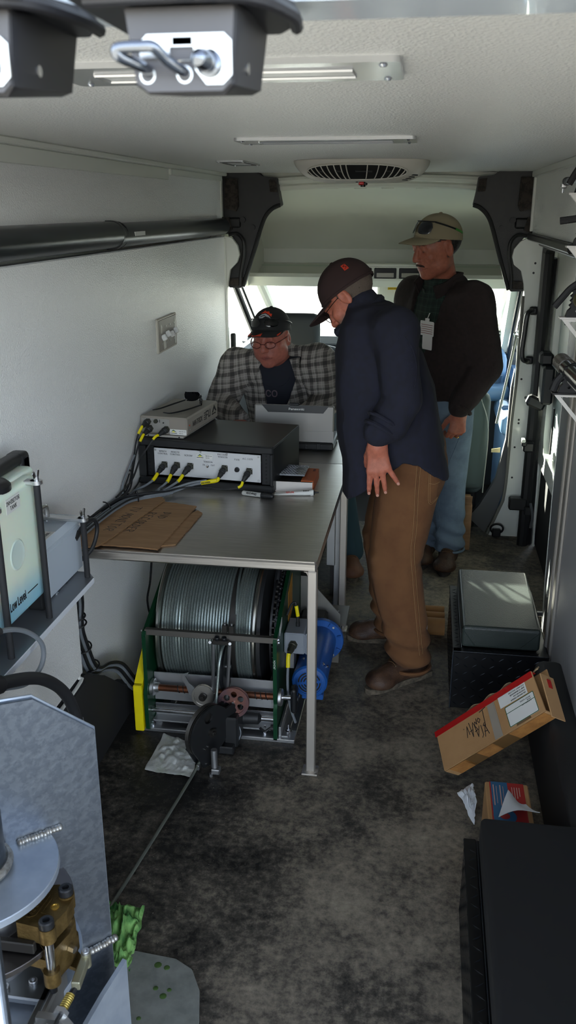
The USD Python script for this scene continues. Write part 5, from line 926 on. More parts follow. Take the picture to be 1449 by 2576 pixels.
t.part('clear_tape', cat(ext(Polygon([(.232, 0), (.262, 0), (.262, Hh - .02), (.236, Hh - .02)]), .0005, tp(0, 0, -.0041), l_, h_), ext(Polygon([(.262, 0), (.266, 0), (.267, Hh - .02), (.263, Hh - .02)]), .0006, tp(0, 0, -.0044), l_, h_)), CLEAR)
k = t.part('address_label', ext(Polygon([(.285, .085), (.40, .083), (.40, .122), (.37, .122), (.365, .124), (.285, .124)]), .0006, tp(0, 0, -.0044), l_, h_), WHITE)
INV = (-l_, -h_)
prn = [text(s, .0042, tp(.395 - .0 * i, .092 + .0085 * i, -.0052), *INV, .0004, bool(i < 3)) for i, s in enumerate(('VIA GROUND FREIGHT', 'UTAH 84780 USA', 'SHIP TO WAREHOUSE', 'DOCUMENT ENCLOSED'))]
t.part('print', cat(prn), RUB, parent=k)
k = t.part('customs_label', ext(rrect(.12, .07, .004), .0006, tp(.36, .045, -.0044), l_, h_), WHITE)
t.part('border', ext(rrect(.12, .07, .004).difference(rrect(.116, .066, .003)).union(LineString([(-.06, .012), (.06, .012)]).buffer(.0008)), .0006, tp(.36, .045, -.0049), l_, h_), M('label_green', '#1f4a2c', .5), parent=k)
t.part('print', cat(*[text(s, .004, tp(.405, .058 + .0065 * i, -.0052), *INV, .0004) for i, s in enumerate(('PACKING LIST', 'FROM', 'MOUNT SOPRIS'))]), RUB, parent=k)
SC = [[(.0, 0), (.035, .006)], [(.018, .003), (.022, .062)], [(.022, .062), (.034, .058), (.026, .05)], [(.05, .022), (.042, .03), (.05, .04), (.058, .03), (.05, .022)], [(.062, .02), (.064, .04), (.072, .028), (.076, .042), (.084, .026)], [(.014, .095), (.026, .058), (.036, .098)], [(.018, .082), (.034, .08)], [(.046, .052), (.044, .088), (.052, .095)], [(.056, .05), (.07, .085), (.078, .04), (.064, .06), (.082, .062)], [(.086, .03), (.096, .075), (.104, .02)], [(.09, .05), (.108, .052)], [(.112, .06), (.118, .028), (.128, .066)], [(.136, .03), (.137, .031)]]
t.part('handwriting', strokes([[(x * .78, y * .95) for x, y in s_] for s_ in SC], .0022, tp(.228, .122, -.0044), *INV, .0006), M('ink_black', '#0e0c12', .5))
# small printed carton with tissues
t = Thing('small_carton', 'small brown carton printed red and blue on its top, behind the near bench', 'box', (.30, 2.18, 0))
t.part('carton', bx(.238, .362, 2.075, 2.272, .0, .245, .004), CARDL)
t.part('red_panel', bx(.25, .348, 2.09, 2.27, .2445, .2458, 0), M('print_red2', '#9c2020', .5)); k = t.part('blue_panel', bx(.254, .301, 2.09, 2.27, .2450, .2464, 0), M('print_blue', '#235a80', .5))
t.part('roundel', cyl((.285, 2.115, .2450), (.285, 2.115, .2468), .032, 24), MATS['print_blue'], parent=k); t.part('roundel', cyl((.285, 2.115, .2450), (.285, 2.115, .2472), .014, 20), MATS['print_red2'], parent=k)
t.part('print', cat(*[bx(.259 + .019 * i, .262 + .019 * i, 2.16, 2.255, .2460, .2469, 0) for i in range(2)], *[bx(.268 + .019 * i, .2695 + .019 * i, 2.17, 2.25, .2460, .2469, 0) for i in range(2)], *[bx(.312 + .007 * i, .3145 + .007 * i, 2.18 + .01 * i, 2.25, .2455, .2464, 0) for i in range(4)]), M('print_pale', '#b58f86', .6), parent=k)
NAP = M('napkin_white', '#d3d7dc', .9, bump=.0006, bs=300)
G = np.array([[V(.262, 2.07, .275) * (1 - u) * (1 - v) + V(.362, 2.03, .342) * u * (1 - v) + V(.345, 2.16, .262) * u * v + V(.298, 2.205, .258) * (1 - u) * v + V(0, 0, .012 * math.sin(u * 4 + v * 2)) for v in np.linspace(0, 1, 10)] for u in np.linspace(0, 1, 10)])
t = Thing('paper_napkin', 'white paper napkin lying across the printed carton and the near bench', 'napkin', (.32, 2.1, .27)); t.part('napkin', sheet(G, .0015), NAP, smooth=True)
rag('tissue', 'crumpled white tissue on the floor beside the printed carton', [(.178, 2.49, .03), (.225, 2.37, .001), (.232, 2.40, .07), (.226, 2.53, .04)], NAP, .06, 12, 18)
# cardboard mailing tubes on the floor
TB = M('kraft_tube', '#9a6f3f', .75, c2='#8b6338', ns=10, bump=.0005, bs=200)
for i, (y, r, lab) in enumerate(((3.70, .040, 'nearest brown cardboard mailing tube with a white label, on the floor by the bench'), (3.785, .035, 'middle brown cardboard mailing tube behind the labelled one'), (3.86, .033, 'farthest brown cardboard mailing tube of the three on the floor'))):
    t = Thing('mailing_tube', lab, 'tube', (.0, y, 0), 'mailing tubes on the floor'); t.part('tube', lathe([(r - .004, 0), (r, 0), (r, .25), (r - .004, .25), (r - .004, 0)], (-.10, y, r), (1, 0, 0), 28), TB)
    t.part('end_cap', cyl((-.098, y, r), (-.092, y, r), r - .004, 24), TB); t.part('end_cap', cyl((.142, y, r), (.148, y, r), r - .004, 24), TB)
    if i == 0:
        th = np.linspace(PI * .88, PI * 1.28, 7); k = t.part('label', sheet(np.array([[(x, y + (r + .0006) * math.cos(q), r - (r + .0006) * math.sin(q)) for q in th] for x in (.035, .072)]), .001), WHITE)
        t.part('lettering', text('600', .008, (.058, y - r - .001, r - .008), (0, 0, 1), (-1, 0, 0), .001, True), RUB, parent=k)
# ---------------------------------------------------------------- tool brackets on the right wall
WPNT = M('bracket_white', '#cfcbc6', .4)
def bracket(label, y, z, kind):
    t = Thing('tool_bracket', label, 'bracket', (.53, y, z), 'tool brackets on the right wall'); xt = .408
    t.part('frame', cat(ext(Polygon([(xt, z), (.532, z), (.532, z - .13), (.522, z - .13)]).difference(Polygon([(xt + .022, z - .008), (.520, z - .008), (.520, z - .11)])), .018, (0, y + .009, 0), (1, 0, 0), (0, 0, 1))), WPNT)
    t.part('top_plate', bx(xt - .006, .532, y - .018, y + .018, z, z + .006, .001), WPNT if kind < 3 else BLKP)
    t.part('screw', cat(cyl((.45, y, z - .010), (.45, y, z), .004, 8)), ALU)
    P = [(.42, 0), (.425, .018), (.434, .028), (.428, .034), (.436, .042), (.43, .048), (.437, .056), (.43, .062), (.438, .07), (.434, .08), (.46, .085), (.478, .08), (.466, .065), (.462, .05), (.466, .035), (.476, .02), (.50, .01), (.50, 0)]
    k = t.part('rubber_clamp', ext(Polygon([(x, z + .006 + q) for x, q in P]).difference(Point(.452, z + .024).buffer(.005)), .026, (0, y + .013, 0), (1, 0, 0), (0, 0, 1)), RUBM)
    q = z + .08
    if kind == 0: t.part('strap', cat(tube([(.47, y, q + .02), (.44, y, q + .012), (.42, y, q - .015), (.402, y, q - .05)], .007, 8, flat=1.4), tube([(.43, y, q), (.46, y, q + .03), (.50, y, q + .02)], .007, 8, flat=1.4)), RUBM)
    if kind == 1: t.part('strap', cat(tube([(.50, y, q + .018), (.46, y, q + .016), (.43, y, q + .004), (.378, y, q - .004)], .0075, 8, flat=1.4)), RUBM)
    if kind == 2: t.part('strap', cat(tube([(.50, y, q + .028), (.46, y, q + .03), (.43, y, q + .012), (.41, y, q - .012), (.385, y, q - .045)], .0075, 8, flat=1.4)), RUBM)
    if kind == 3: t.part('strap', cat(tube([(.43, y, q - .02), (.415, y, q - .04), (.405, y, q - .07)], .009, 8, flat=1.4), ring((.47, y, z + .06), (0, 1, 0), .034, .007, 24, 6)), RUBM)
for z, kind, lab in ((1.886, 0, 'topmost white tool bracket with a black rubber clamp on the right wall'), (1.736, 1, 'second tool bracket from the top, its rubber strap sticking out level'), (1.526, 2, 'third tool bracket from the top, holding a rounded olive tool end'), (1.292, 3, 'lowest tool bracket, holding the long black flashlight')): bracket(lab, 2.86 + (.06 if kind == 0 else 0), z, kind)
t = Thing('grey_pole', 'thin grey pole with a dark end cap held by the topmost tool bracket', 'pole', (.44, 2.9, 1.95)); t.part('pole', cyl((.452, 2.4, 1.935), (.452, 3.34, 1.935), .012, 14), M('pole_grey', '#6d7478', .4, .5)); t.part('end_cap', cyl((.452, 3.34, 1.935), (.452, 3.36, 1.935), .014, 14), BLK); t.part('band', cyl((.452, 3.30, 1.935), (.452, 3.31, 1.935), .0135, 14), BLK); t.part('tip', cat(rbox(.022, .02, .02, .006, (.447, 3.37, 1.922)), cyl((.445, 3.37, 1.915), (.445, 3.37, 1.898), .005, 8)), ALU)
t = Thing('olive_tool', 'rounded olive tool end held in the third bracket from the top', 'tool', (.48, 2.8, 1.6)); t.part('head', put(trimesh.creation.icosphere(3, 1.), np.diag([.055, .12, .036]), (.487, 2.80, 1.587)), M('olive_paint', '#55502c', .6))
t = Thing('long_flashlight', 'long black flashlight with a ribbed clear end on the lowest right bracket', 'flashlight', (.46, 2.7, 1.36)); fa, fb = V(.455, 3.08, 1.358), V(.475, 2.1, 1.362); fu = unit(fb - fa)
t.part('barrel', cyl(fa + fu * .13, fb, .027, 24), M('black_tube', '#0e0e10', .25, coat=.5)); t.part('ribbed_end', cat(*[cyl(fa + fu * q, fa + fu * (q + .012), .030, 24, bev=.002) for q in np.arange(0, .12, .018)], cyl(fa, fa + fu * .14, .026, 24)), M('smoked_clear', '#4c4740', .2, coat=.5)); t.part('light_strip', tube([fa + fu * .14 + V(-.012, 0, -.0245), fb + V(-.012, 0, -.0245)], .004, 6, 0), M('strip_white', '#c9c9c4', .3))
# little clip on the wall by the bench
t = Thing('wall_clip', 'small grey metal clip at the foot of the rear pillar', 'clip', (.56, 3.6, .2)); t.part('clip', cat(bx(.53, .565, 3.62, 3.635, .16, .18, .002), bx(.53, .535, 3.60, 3.635, .15, .19, .001)), ALUD)
# ---------------------------------------------------------------- people
SKIN = usdkit.material(stage, '/World/Looks/skin', {'a': ('attribute', {'attribute': 'tint'}), 'g': ('geometry', {}), 'n': ('noise_texture', {'scale': 70., 'detail': 4.}), 'r': ('rgb_ramp', {'ramp': [(.3, (.82, .80, .80)), (.7, (1.1, 1.06, 1.04))]}), 'm': ('mix', {'mix_type': 'multiply', 'fac': 1.}),
    'bn': ('noise_texture', {'scale': 420., 'detail': 2.}), 'b': ('bump', {'strength': .25, 'distance': .002}), 'p': ('principled_bsdf', {'roughness': .5, 'subsurface_weight': .12, 'subsurface_scale': .006})},
    [('g.position', 'n.vector'), ('n.fac', 'r.fac'), ('a.color', 'm.color1'), ('r.color', 'm.color2'), ('m.color', 'p.base_color'), ('g.position', 'bn.vector'), ('bn.fac', 'b.height'), ('b.normal', 'p.normal')], surface='p.BSDF')
def plaid(name, base, dark, light, fx, fz, rot=(0, 0, 0), w1=.45, w2=.12):
    n = {'g': ('geometry', {}), 'mp': ('mapping', {'rotation': rot}), 's': ('separate_xyz', {}), 'nz': ('noise_texture', {'scale': 6.}), 'v': ('mix', {'mix_type': 'add', 'fac': .03}), 'p': ('principled_bsdf', {'roughness': .9}), 'bn': ('noise_texture', {'scale': 500.}), 'b': ('bump', {'strength': .3, 'distance': .001})}
    L = [('g.position', 'v.color1'), ('nz.color', 'v.color2'), ('g.position', 'nz.vector'), ('v.color', 'mp.vector'), ('mp.vector', 's.vector'), ('g.position', 'bn.vector'), ('bn.fac', 'b.height'), ('b.normal', 'p.normal')]
    for k, (ax, f) in enumerate((('x', fx), ('z', fz))):
        n[f'm{k}'] = ('math', {'math_type': 'multiply', 'value2': f}); n[f'f{k}'] = ('math', {'math_type': 'fraction'})
        n[f'd{k}'] = ('rgb_ramp', {'interpolate': False, 'ramp': [(0, (1, 1, 1)), (.08, (.35, .35, .35)), (.08 + w1 * .55, (1, 1, 1)), (.58, (.55, .55, .55)), (.58 + w2, (1, 1, 1)), (.78, (.75, .75, .75)), (.80, (1, 1, 1))]})
        n[f'l{k}'] = ('rgb_ramp', {'interpolate': False, 'ramp': [(0, (0, 0, 0)), (.50, (1, 1, 1)), (.525, (0, 0, 0)), (.90, (1, 1, 1)), (.925, (0, 0, 0))]})
        L += [(f's.{ax}', f'm{k}.value1'), (f'm{k}.value', f'f{k}.value1'), (f'f{k}.value', f'd{k}.fac'), (f'f{k}.value', f'l{k}.fac')]
    n['dm'] = ('mix', {'mix_type': 'multiply', 'fac': 1.}); n['lm'] = ('mix', {'mix_type': 'lighten', 'fac': 1.})
    n['c1'] = ('mix', {'color1': hx(dark), 'color2': hx(base)}); n['c2'] = ('mix', {'color2': hx(light)}); n['lf'] = ('math', {'math_type': 'multiply', 'value2': .5})
    L += [('d0.color', 'dm.color1'), ('d1.color', 'dm.color2'), ('dm.color', 'c1.fac'), ('l0.color', 'lm.color1'), ('l1.color', 'lm.color2'), ('lm.color', 'lf.value1'), ('lf.value', 'c2.fac'), ('c1.color', 'c2.color1'), ('c2.color', 'p.base_color')]
    return usdkit.material(stage, '/World/Looks/' + name, n, L, surface='p.BSDF')
def near(p, c, r, fn):
    o = np.linalg.norm(p - np.asarray(c), axis=1); m = o < r; d_ = np.maximum(o - r * .72, .03)
    if m.any(): d_[m] = fn(p[m])
    return d_
def head_sdf(p, C, R, s, nose=1., jaw=1.):
    q = (p - C) @ R / s
    d_ = ell(q, (0, -.018, .035), (.077, .099, .088)); d_ = smin(d_, ell(q, (0, .022, -.04), (.064 * jaw, .070, .080)), .03)
    d_ = smin(d_, ell(q, (0, .062, -.098), (.030, .026, .022)), .022)
    for sx in (-1, 1):
        d_ = smin(d_, ell(q, (sx * .05, .012, -.066), (.020 * jaw, .03, .028)), .025); d_ = smin(d_, ell(q, (sx * .043, .062, -.02), (.022, .020, .018)), .02)
        d_ = smax(d_, -ell(q, (sx * .033, .100, .008), (.020, .016, .013)), .014); d_ = smin(d_, ell(q, (sx * .032, .074, .008), (.0145, .0145, .012)), .004)
    d_ = smin(d_, capd(q, (-.032, .083, .028), (.032, .083, .028), .010), .012)
    d_ = smin(d_, capd(q, (0, .088, .018), (0, .108 + .006 * (nose - 1), -.024), .008 * nose, .0125 * nose), .010)
    for sx in (-1, 1): d_ = smin(d_, ell(q, (sx * .012, .098, -.028), (.008 * nose, .010, .008)), .006)
    d_ = smin(d_, ell(q, (0, .073, -.058), (.030, .018, .022)), .018)
    d_ = smin(d_, capd(q, (-.019, .084, -.061), (.019, .084, -.061), .0055), .006); d_ = smin(d_, capd(q, (-.015, .083, -.071), (.015, .083, -.071), .0065), .006)
    d_ = smax(d_, -capd(q, (-.024, .094, -.0655), (.024, .094, -.0655), .0025), .004)
    for sx in (-1, 1):
        e = ell(q, (sx * .079, -.012, -.004), (.010, .020, .034), Rx(-.15)); e = smax(e, -ell(q, (sx * .088, -.008, .002), (.007, .011, .020)), .004); d_ = smin(d_, e, .006)
    return d_ * s
def hand_sdf(p, W, d, n, t, s=1., curl=(.25, .3, .35, .4), spread=(.10, .02, -.05, -.16), thumb=(.7, .25)):
    """left or right hand: W wrist, d along the fingers, n out of the back, t towards the thumb"""
    d, n = unit(d), unit(np.asarray(n) - unit(d) * (np.asarray(n) @ unit(d))); t = unit(np.asarray(t) - d * (np.asarray(t) @ d) - n * (np.asarray(t) @ n)); W = np.asarray(W, float)
    o = None; kn = []
    for k, (u, l) in enumerate(((.030, .088), (.010, .092), (-.011, .088), (-.029, .080))):
        K = W + (d * l + t * u + n * .004) * s; kn.append(K); b = W + (d * .012 + t * u * .55) * s
        q = capd(p, b, K, .0145 * s, .0115 * s); o = q if o is None else smin(o, q, .016 * s)
    o = smin(o, capd(p, W - d * .03 * s, W + d * .012 * s, .026 * s, .027 * s), .02)
    for k, (K, ln) in enumerate(zip(kn, (.92, 1., .94, .76))):
        ang = 0.; P0 = K; dd = unit(d + t * spread[k])
        for j, (L, r0, r1) in enumerate(((.044, .0098, .0090), (.027, .0088, .0080), (.021, .0079, .0068))):
            ang += curl[k] * (1., 1.15, .7)[j]; v = dd * math.cos(ang) - n * math.sin(ang); P1 = P0 + v * L * ln * s
            o = smin(o, capd(p, P0, P1, r0 * s, r1 * s), .0035 if j else .008); P0 = P1
    b = W + (d * .022 + t * .022 - n * .006) * s; c_ = b + unit(d * .7 + t * thumb[0] - n * thumb[1]) * .042 * s; e = c_ + unit(d * .95 + t * thumb[0] * .45 - n * thumb[1]) * .032 * s; f_ = e + unit(d * 1. + t * .1 - n * thumb[1] * 1.2) * .026 * s
    o = smin(o, capd(p, b, c_, .0155 * s, .0125 * s), .012); o = smin(o, capd(p, c_, e, .0118 * s, .0105 * s), .004); return smin(o, capd(p, e, f_, .0104 * s, .0082 * s), .003)
def nails(W, d, n, t, s=1., curl=(.25, .3, .35, .4), spread=(.10, .02, -.05, -.16), thumb=None):
    d, n = unit(d), unit(np.asarray(n) - unit(d) * (np.asarray(n) @ unit(d))); t = unit(np.asarray(t) - d * (np.asarray(t) @ d) - n * (np.asarray(t) @ n)); out = []
    for k, ((u, l), ln) in enumerate(zip(((.030, .088), (.010, .092), (-.011, .088), (-.029, .080)), (.92, 1., .94, .76))):
        P0 = np.asarray(W) + (d * l + t * u + n * .004) * s; ang = 0.; dd = unit(d + t * spread[k])
        for j, L in enumerate((.044, .027, .021)):
            ang += curl[k] * (1., 1.15, .7)[j]; v = dd * math.cos(ang) - n * math.sin(ang); m_ = n * math.cos(ang) + dd * math.sin(ang); P1 = P0 + v * L * ln * s
            if j == 2: out.append(put(trimesh.creation.icosphere(1, 1.), np.stack([v * .0065, np.cross(m_, v) * .0052, m_ * .0016], 1) * s, P0 + v * L * ln * s * .85 + m_ * .0068 * s))
            P0 = P1
    return cat(out)
def loft(p, lev, f=(0, -1), hard=.03, e=2.):
    """stack of ellipses (z, centre along f, centre aside, radius along f, radius aside) about the vertical"""
    f = np.array([*unit(f)]); l = np.array([-f[1], f[0]]); x, y, z = p[:, :2] @ f, p[:, :2] @ l, p[:, 2]
    A = np.array(sorted(lev)); g = [np.interp(z, A[:, 0], A[:, k]) for k in range(1, 5)]
    k0 = (np.abs((x - g[0]) / g[2]) ** e + np.abs((y - g[1]) / g[3]) ** e) ** (1 / e); d_ = (k0 - 1) * np.minimum(g[2], g[3])
    return smax(d_, np.maximum(A[0, 0] - z, z - A[-1, 0]), hard)
def folds(p, amp, f, seed=0, st=(1, 1, 1)): return amp * (meshkit.noise(p * np.array(st) * f, seed) - .5) * 2 + amp * .5 * (meshkit.noise(p * np.array(st) * f * 2.3, seed + 4) - .5)
def onto(f, P, dr, off=.001, start=.25, steps=40):
    """points P carried along dr until they lie on the surface f = off"""
    P = np.asarray(P, float) - unit(dr) * start; dr = unit(dr)
    for _ in range(steps): P = P + dr * np.clip(f(P) - off, -.05, .05)[:, None] * .8
    return P
def drape(f, m, dr, off=.001):
    """lays a thin flat mesh on the surface f along dr, keeping its own thickness"""
    m = m.copy(); v = np.array(m.vertices); h = -(v @ unit(dr)); h -= h.min(); P = onto(f, v, dr, off); m.vertices = P - unit(dr) * h[:, None]; return m
def facing(az, pitch=0., roll=0.):
    """columns right, forward, up of a head facing the horizontal direction az, bent down by pitch"""
    f = np.array([math.cos(az), math.sin(az), 0]); r = np.array([math.sin(az), -math.cos(az), 0]); R = np.stack([r, f, [0, 0, 1]], 1); return R @ Rx(-pitch) @ Ry(roll)
def tints(m, C, R, s, skin, lip, hair=None, beard=None, brow=None):
    v = np.array(m.vertices); q = (v - C) @ R / s; col = np.tile(np.array(skin), (len(v), 1)); inh = np.linalg.norm(q, axis=1) < .16
    def mixin(w, c_): w = np.clip(w, 0, 1)[:, None] * inh[:, None]; col[:] = col * (1 - w) + np.array(c_) * w
    mixin(1 - np.maximum(ell(q, (0, .088, -.066), (.021, .02, .0085)), 0) / .003, lip); mixin(1.1 - np.abs(q[:, 2] + .0657) / .002 - 30 * np.maximum(np.abs(q[:, 0]) - .02, 0) - 8 * (q[:, 1] < .06), np.array(skin) * .3)
    if beard is not None: mixin(1.3 * (q[:, 1] > -.02) * np.clip((-.035 - q[:, 2]) / .02, 0, 1) * np.clip(1.3 - np.abs(ell(q, (0, .1, -.066), (.018, .02, .010))) * 0, 0, 1) * (meshkit.noise(v * 260, 3) * .6 + .5) * (ell(q, (0, .09, -.066), (.02, .02, .008)) > 0), beard)
    if hair is not None:
        mixin(np.clip((.0 - q[:, 1]) / .008, 0, 1) * np.clip((q[:, 2] + .045) / .01, 0, 1) * (np.abs(q[:, 0]) < .078) * (ell(np.abs(q) * [1, 0, 0] + q * [0, 1, 1], (.079, -.012, -.004), (.012, .024, .038)) > .001), hair); mixin((q[:, 2] > .035) * 1., hair)
    for sx in (-1, 1):
        mixin(1 - capd(q, (sx * .018, .09, .0295), (sx * .046, .082, .031), .0) / .0062, brow if brow is not None else hair)
        mixin(.75 - np.abs(capd(q, (sx * .022, .092, .004), (sx * .042, .086, .004), .0)) / .006, np.array(skin) * .35)
    return col
def eyes(t, C, R, s):
    for sx in (-1, 1):
        c_ = C + R @ np.array([sx * .0325, .0832, .0065]) * s; k = t.part('eye', put(trimesh.creation.icosphere(2, .0058 * s), R @ np.diag([1.6, .7, .42]), c_), M('eye_white', '#6d605a', .3))
        t.part('iris', put(trimesh.creation.icosphere(1, .0034 * s), R @ np.diag([1.1, .6, .7]), c_ + R @ np.array([0, .0028, -.0008]) * s), M('iris_dark', '#140e0b', .2), parent=k)
def cap(t, C, R, s, mat, brim_mat, rim=.020, tilt=.2, hgt=.108, bl=.072, drop=.012, under=None):
    """baseball cap on a head: crown shell, brim, button, seams, band"""
    RT = Rx(tilt); c0 = np.array([0, -.018, .03])
    W = lambda q: (((np.asarray(q) - c0) @ RT.T) + c0) * s @ R.T + C
    def dome(th, ph): a, b = .0845, .107; return np.array([a * math.cos(ph) * math.sin(th), -.018 + b * math.cos(ph) * math.cos(th), rim + hgt * math.sin(ph) ** .85])
    TH, PH = np.linspace(-PI, PI, 49), np.linspace(0, PI / 2 * .999, 16)
    t.part('cap_crown', sheet(np.array([[W(dome(a, b)) for b in PH] for a in TH]), .004), mat, smooth=True)
    t.part('cap_button', put(trimesh.creation.icosphere(2, .008 * s), R @ np.diag([1, 1, .6]), W((0, -.016, rim + hgt + .001))), mat)
    t.part('cap_seam', cat([tube([W(dome(a, b) * 1.004) for b in np.linspace(.06, PI / 2 * .97, 9)], .0009, 5, 0) for a in np.linspace(-PI, PI, 6, endpoint=False) + .0]), mat)
    t.part('cap_band', tube([W(dome(a, .03) * 1.004) for a in np.linspace(-PI, PI, 40)], .0022, 6, 0, flat=2.), mat)
    def br(u, v): a = u * 1.12; b0 = dome(a, .0); ln = bl * (1.02 - abs(u) ** 2.6); return b0 + np.array([math.sin(a) * ln * v * .45, ln * v * (.55 + .45 * math.cos(a)), -(drop + .022 * u * u + .006 * v) * v * (ln / bl) - .003 * u * u])
    G = np.array([[W(br(u, v)) for v in np.linspace(-.08, 1, 10)] for u in np.linspace(-1, 1, 25)])
    t.part('cap_brim', sheet(G, .0045), brim_mat, smooth=True)
    if under is not None: t.part('brim_flame', cat([sheet(np.array([[W(br(u, v) + np.array([0, 0, .0022])) for v in np.linspace(.72 + .2 * math.sin(u * 9), .99, 5)] for u in np.linspace(a, b, 9)]), .0012) for a, b in under[1]]), under[0], smooth=True)
    return W, dome, br
def shades(t, W, dome, el0, el1, lens, frame_, green=None, lift=.012):
    """wraparound sunglasses worn on the front of a cap"""
    for a0, a1 in ((-.78, -.08), (.08, .78)):
        G = np.array([[W(dome(a, el0 + (el1 - el0) * (.5 + .5 * b * math.sqrt(max(.0, 1 - abs(2 * (a - a0) / (a1 - a0) - 1) ** 3.5)))) * 1.0 + np.array([math.sin(a), math.cos(a), .1]) * lift) for b in np.linspace(-1, 1, 7)] for a in np.linspace(a0, a1, 11)])
        t.part('sunglass_lens', sheet(G, .002), lens, smooth=True)
    k = t.part('sunglass_frame', cat(tube([W(dome(a, el1 + .02) + np.array([math.sin(a), math.cos(a), .1]) * lift) for a in np.linspace(-.85, .85, 19)], .0032, 6, 0)), frame_)
    for sx in (-1, 1):
        t.part('sunglass_temple', tube([W(dome(sx * a, el1 * (1 - (a - .85) / 2.2) + .02) + np.array([sx * math.sin(a), math.cos(a), .0]) * (lift * (1 - (a - .8) / 1.6) + .003)) for a in np.linspace(.83, 2.2, 12)], .0028, 6, 0, flat=1.5), frame_)
        if green is not None: t.part('temple_tip', tube([W(dome(sx * a, el1 * (1 - (a - .85) / 2.2) + .02) + np.array([sx * math.sin(a), math.cos(a), .0]) * (lift * (1 - (a - .8) / 1.6) + .004)) for a in np.linspace(1.75, 2.25, 6)], .0036, 6, 0, flat=1.5), green)
def shoe(t, heel, toe, w, mat, sole_mat, laces, high=.09, name='boot'):
    heel, toe = V(*heel), V(*toe); d = unit(toe - heel); L = np.linalg.norm(toe - heel); l = np.cross([0, 0, 1], d)
    g = lambda a, b, z: heel + d * a * L + l * b * w + V(0, 0, z)
    def f(p):
        o = capd(p, g(.18, 0, .055), g(.80, 0, .048), .042, .038); o = smin(o, ell(p, g(.78, 0, .040), (.062, .062, .036), frame(d, l)), .03); o = smin(o, ell(p, g(.2, 0, .05), (.055, .042, .05), frame(d, l)), .02)
        o = smin(o, capd(p, g(.24, 0, .06), g(.24, 0, high), .046, .05), .03); o = smin(o, capd(p, g(.3, 0, .085), g(.62, 0, .066), .036, .032), .03); return smax(o, .020 - p[:, 2] + 0 * o, .004)
    lo, hi = np.minimum(heel, toe) - .08, np.maximum(heel, toe) + .08; lo[2], hi[2] = 0.0, high + .07
    k = t.part(name, nets(f, lo, hi, .0065), mat, smooth=True)
    ol = [(0, -.30), (.02, -.40), (.2, -.44), (.45, -.40), (.65, -.46), (.85, -.44), (.97, -.22), (1.0, 0), (.97, .22), (.85, .44), (.65, .46), (.45, .40), (.2, .44), (.02, .40), (0, .30)]
    S = spline(np.array([[a * L, b * w * 2 * .62, 0] for a, b in ol + ol[:1]]), 4)[:, :2]
    t.part('sole', cat(ext(Polygon(S).buffer(.004), .022, heel, d, l), ext(Polygon(S).buffer(.006), .006, heel + V(0, 0, .018), d, l)), sole_mat, parent=k)
    if laces:
        for q in (.36, .44, .52, .60): t.part('lace', tube(onto(f, [g(q, b, .2) for b in np.linspace(-.42, .42, 7)], (0, 0, -1), .002, .02), .0018, 5, 0), laces, parent=k)
        t.part('eyelet', cat([ring(onto(f, [g(q, b, .2)], (0, 0, -1), .002, .02)[0], V(0, 0, 1) + l * b, .003, .001, 10, 5) for q in (.36, .44, .52, .60) for b in (-.42, .42)]), M('eyelet_brass', '#7a7468', .3, .9), parent=k)
    return f
LEATHER = M('boot_leather', '#2c1c13', .55, c2='#4c3525', ns=22, bump=.002, bs=130)
MUD = M('muddy_sole', '#6a6050', .9, c2='#3d362d', ns=50, bump=.002, bs=120)
LACE = M('lace_brown', '#6b5135', .8)
BODYH = .0055
# ================= the man in the middle: navy shirt, brown work trousers, bending over the table
HB = V(-.297, 3.44, 1.525); RB = facing(math.radians(168), math.radians(50), .06); sB = 1.04
tB = Thing('person', 'man in a navy shirt, brown work trousers and dark cap bending forward over the laptop', 'person', (-.05, 3.4, 0))
navy_l = [(.74, .085, -3.40, .215, .245), (.83, .09, -3.40, .213, .243), (.92, .10, -3.40, .205, .238), (1.05, .125, -3.41, .20, .225), (1.2, .15, -3.42, .19, .215), (1.33, .18, -3.42, .165, .20), (1.44, .205, -3.42, .12, .17), (1.50, .21, -3.42, .085, .10)]
shL, elL, wrL = V(-.105, 3.235, 1.42), V(-.075, 3.16, 1.195), V(-.155, 3.10, 1.045)
shR, elR, wrR = V(-.21, 3.60, 1.39), V(-.14, 3.67, 1.15), V(-.17, 3.71, .93)
hipL, knL, anL = V(-.015, 3.315, .92), V(-.085, 3.28, .53), V(-.005, 3.265, .10)
hipR, knR, anR = V(-.03, 3.53, .92), V(-.13, 3.57, .52), V(-.08, 3.59, .10)
hd_, hn_, ht_ = V(.10, .0, -1), V(.05, -1, -.05), V(-1, .1, 0)
hk = dict(s=1.12, curl=(.14, .16, .16, .12), spread=(.10, .01, -.06, -.50), thumb=(.35, .75))
def trunkB(p):
    o = capd(p, (-.03, 3.42, .92), (-.14, 3.42, 1.2), .13, .14); o = smin(o, capd(p, (-.14, 3.42, 1.2), (-.19, 3.43, 1.38), .14, .11), .06); o = smin(o, capd(p, shL, shR, .06), .05)
    o = smin(o, capd(p, (-.2, 3.43, 1.42), HB + RB @ V(0, -.02, -.06), .06, .056), .03)
    for a, b, c_ in ((shL, elL, wrL), (shR, elR, wrR)): o = smin(o, np.minimum(capd(p, a, b, .05, .042), capd(p, b, c_, .042, .03)), .02)
    for a, b, c_ in ((hipL, knL, anL), (hipR, knR, anR)): o = smin(o, np.minimum(capd(p, a, b, .085, .058), capd(p, b, c_, .055, .04)), .03)
    o = smin(o, near(p, HB, .27, lambda q: head_sdf(q, HB, RB, sB, 1.1)), .022)
    o = smin(o, near(p, wrL + hd_ * .08, .24, lambda q: hand_sdf(q, wrL, hd_, hn_, ht_, **hk)), .012)
    return smin(o, near(p, wrR + V(-.02, 0, -.08), .24, lambda q: hand_sdf(q, wrR, (-.1, .05, -1), (0, 1, 0), (-1, 0, 0), 1.05)), .012)
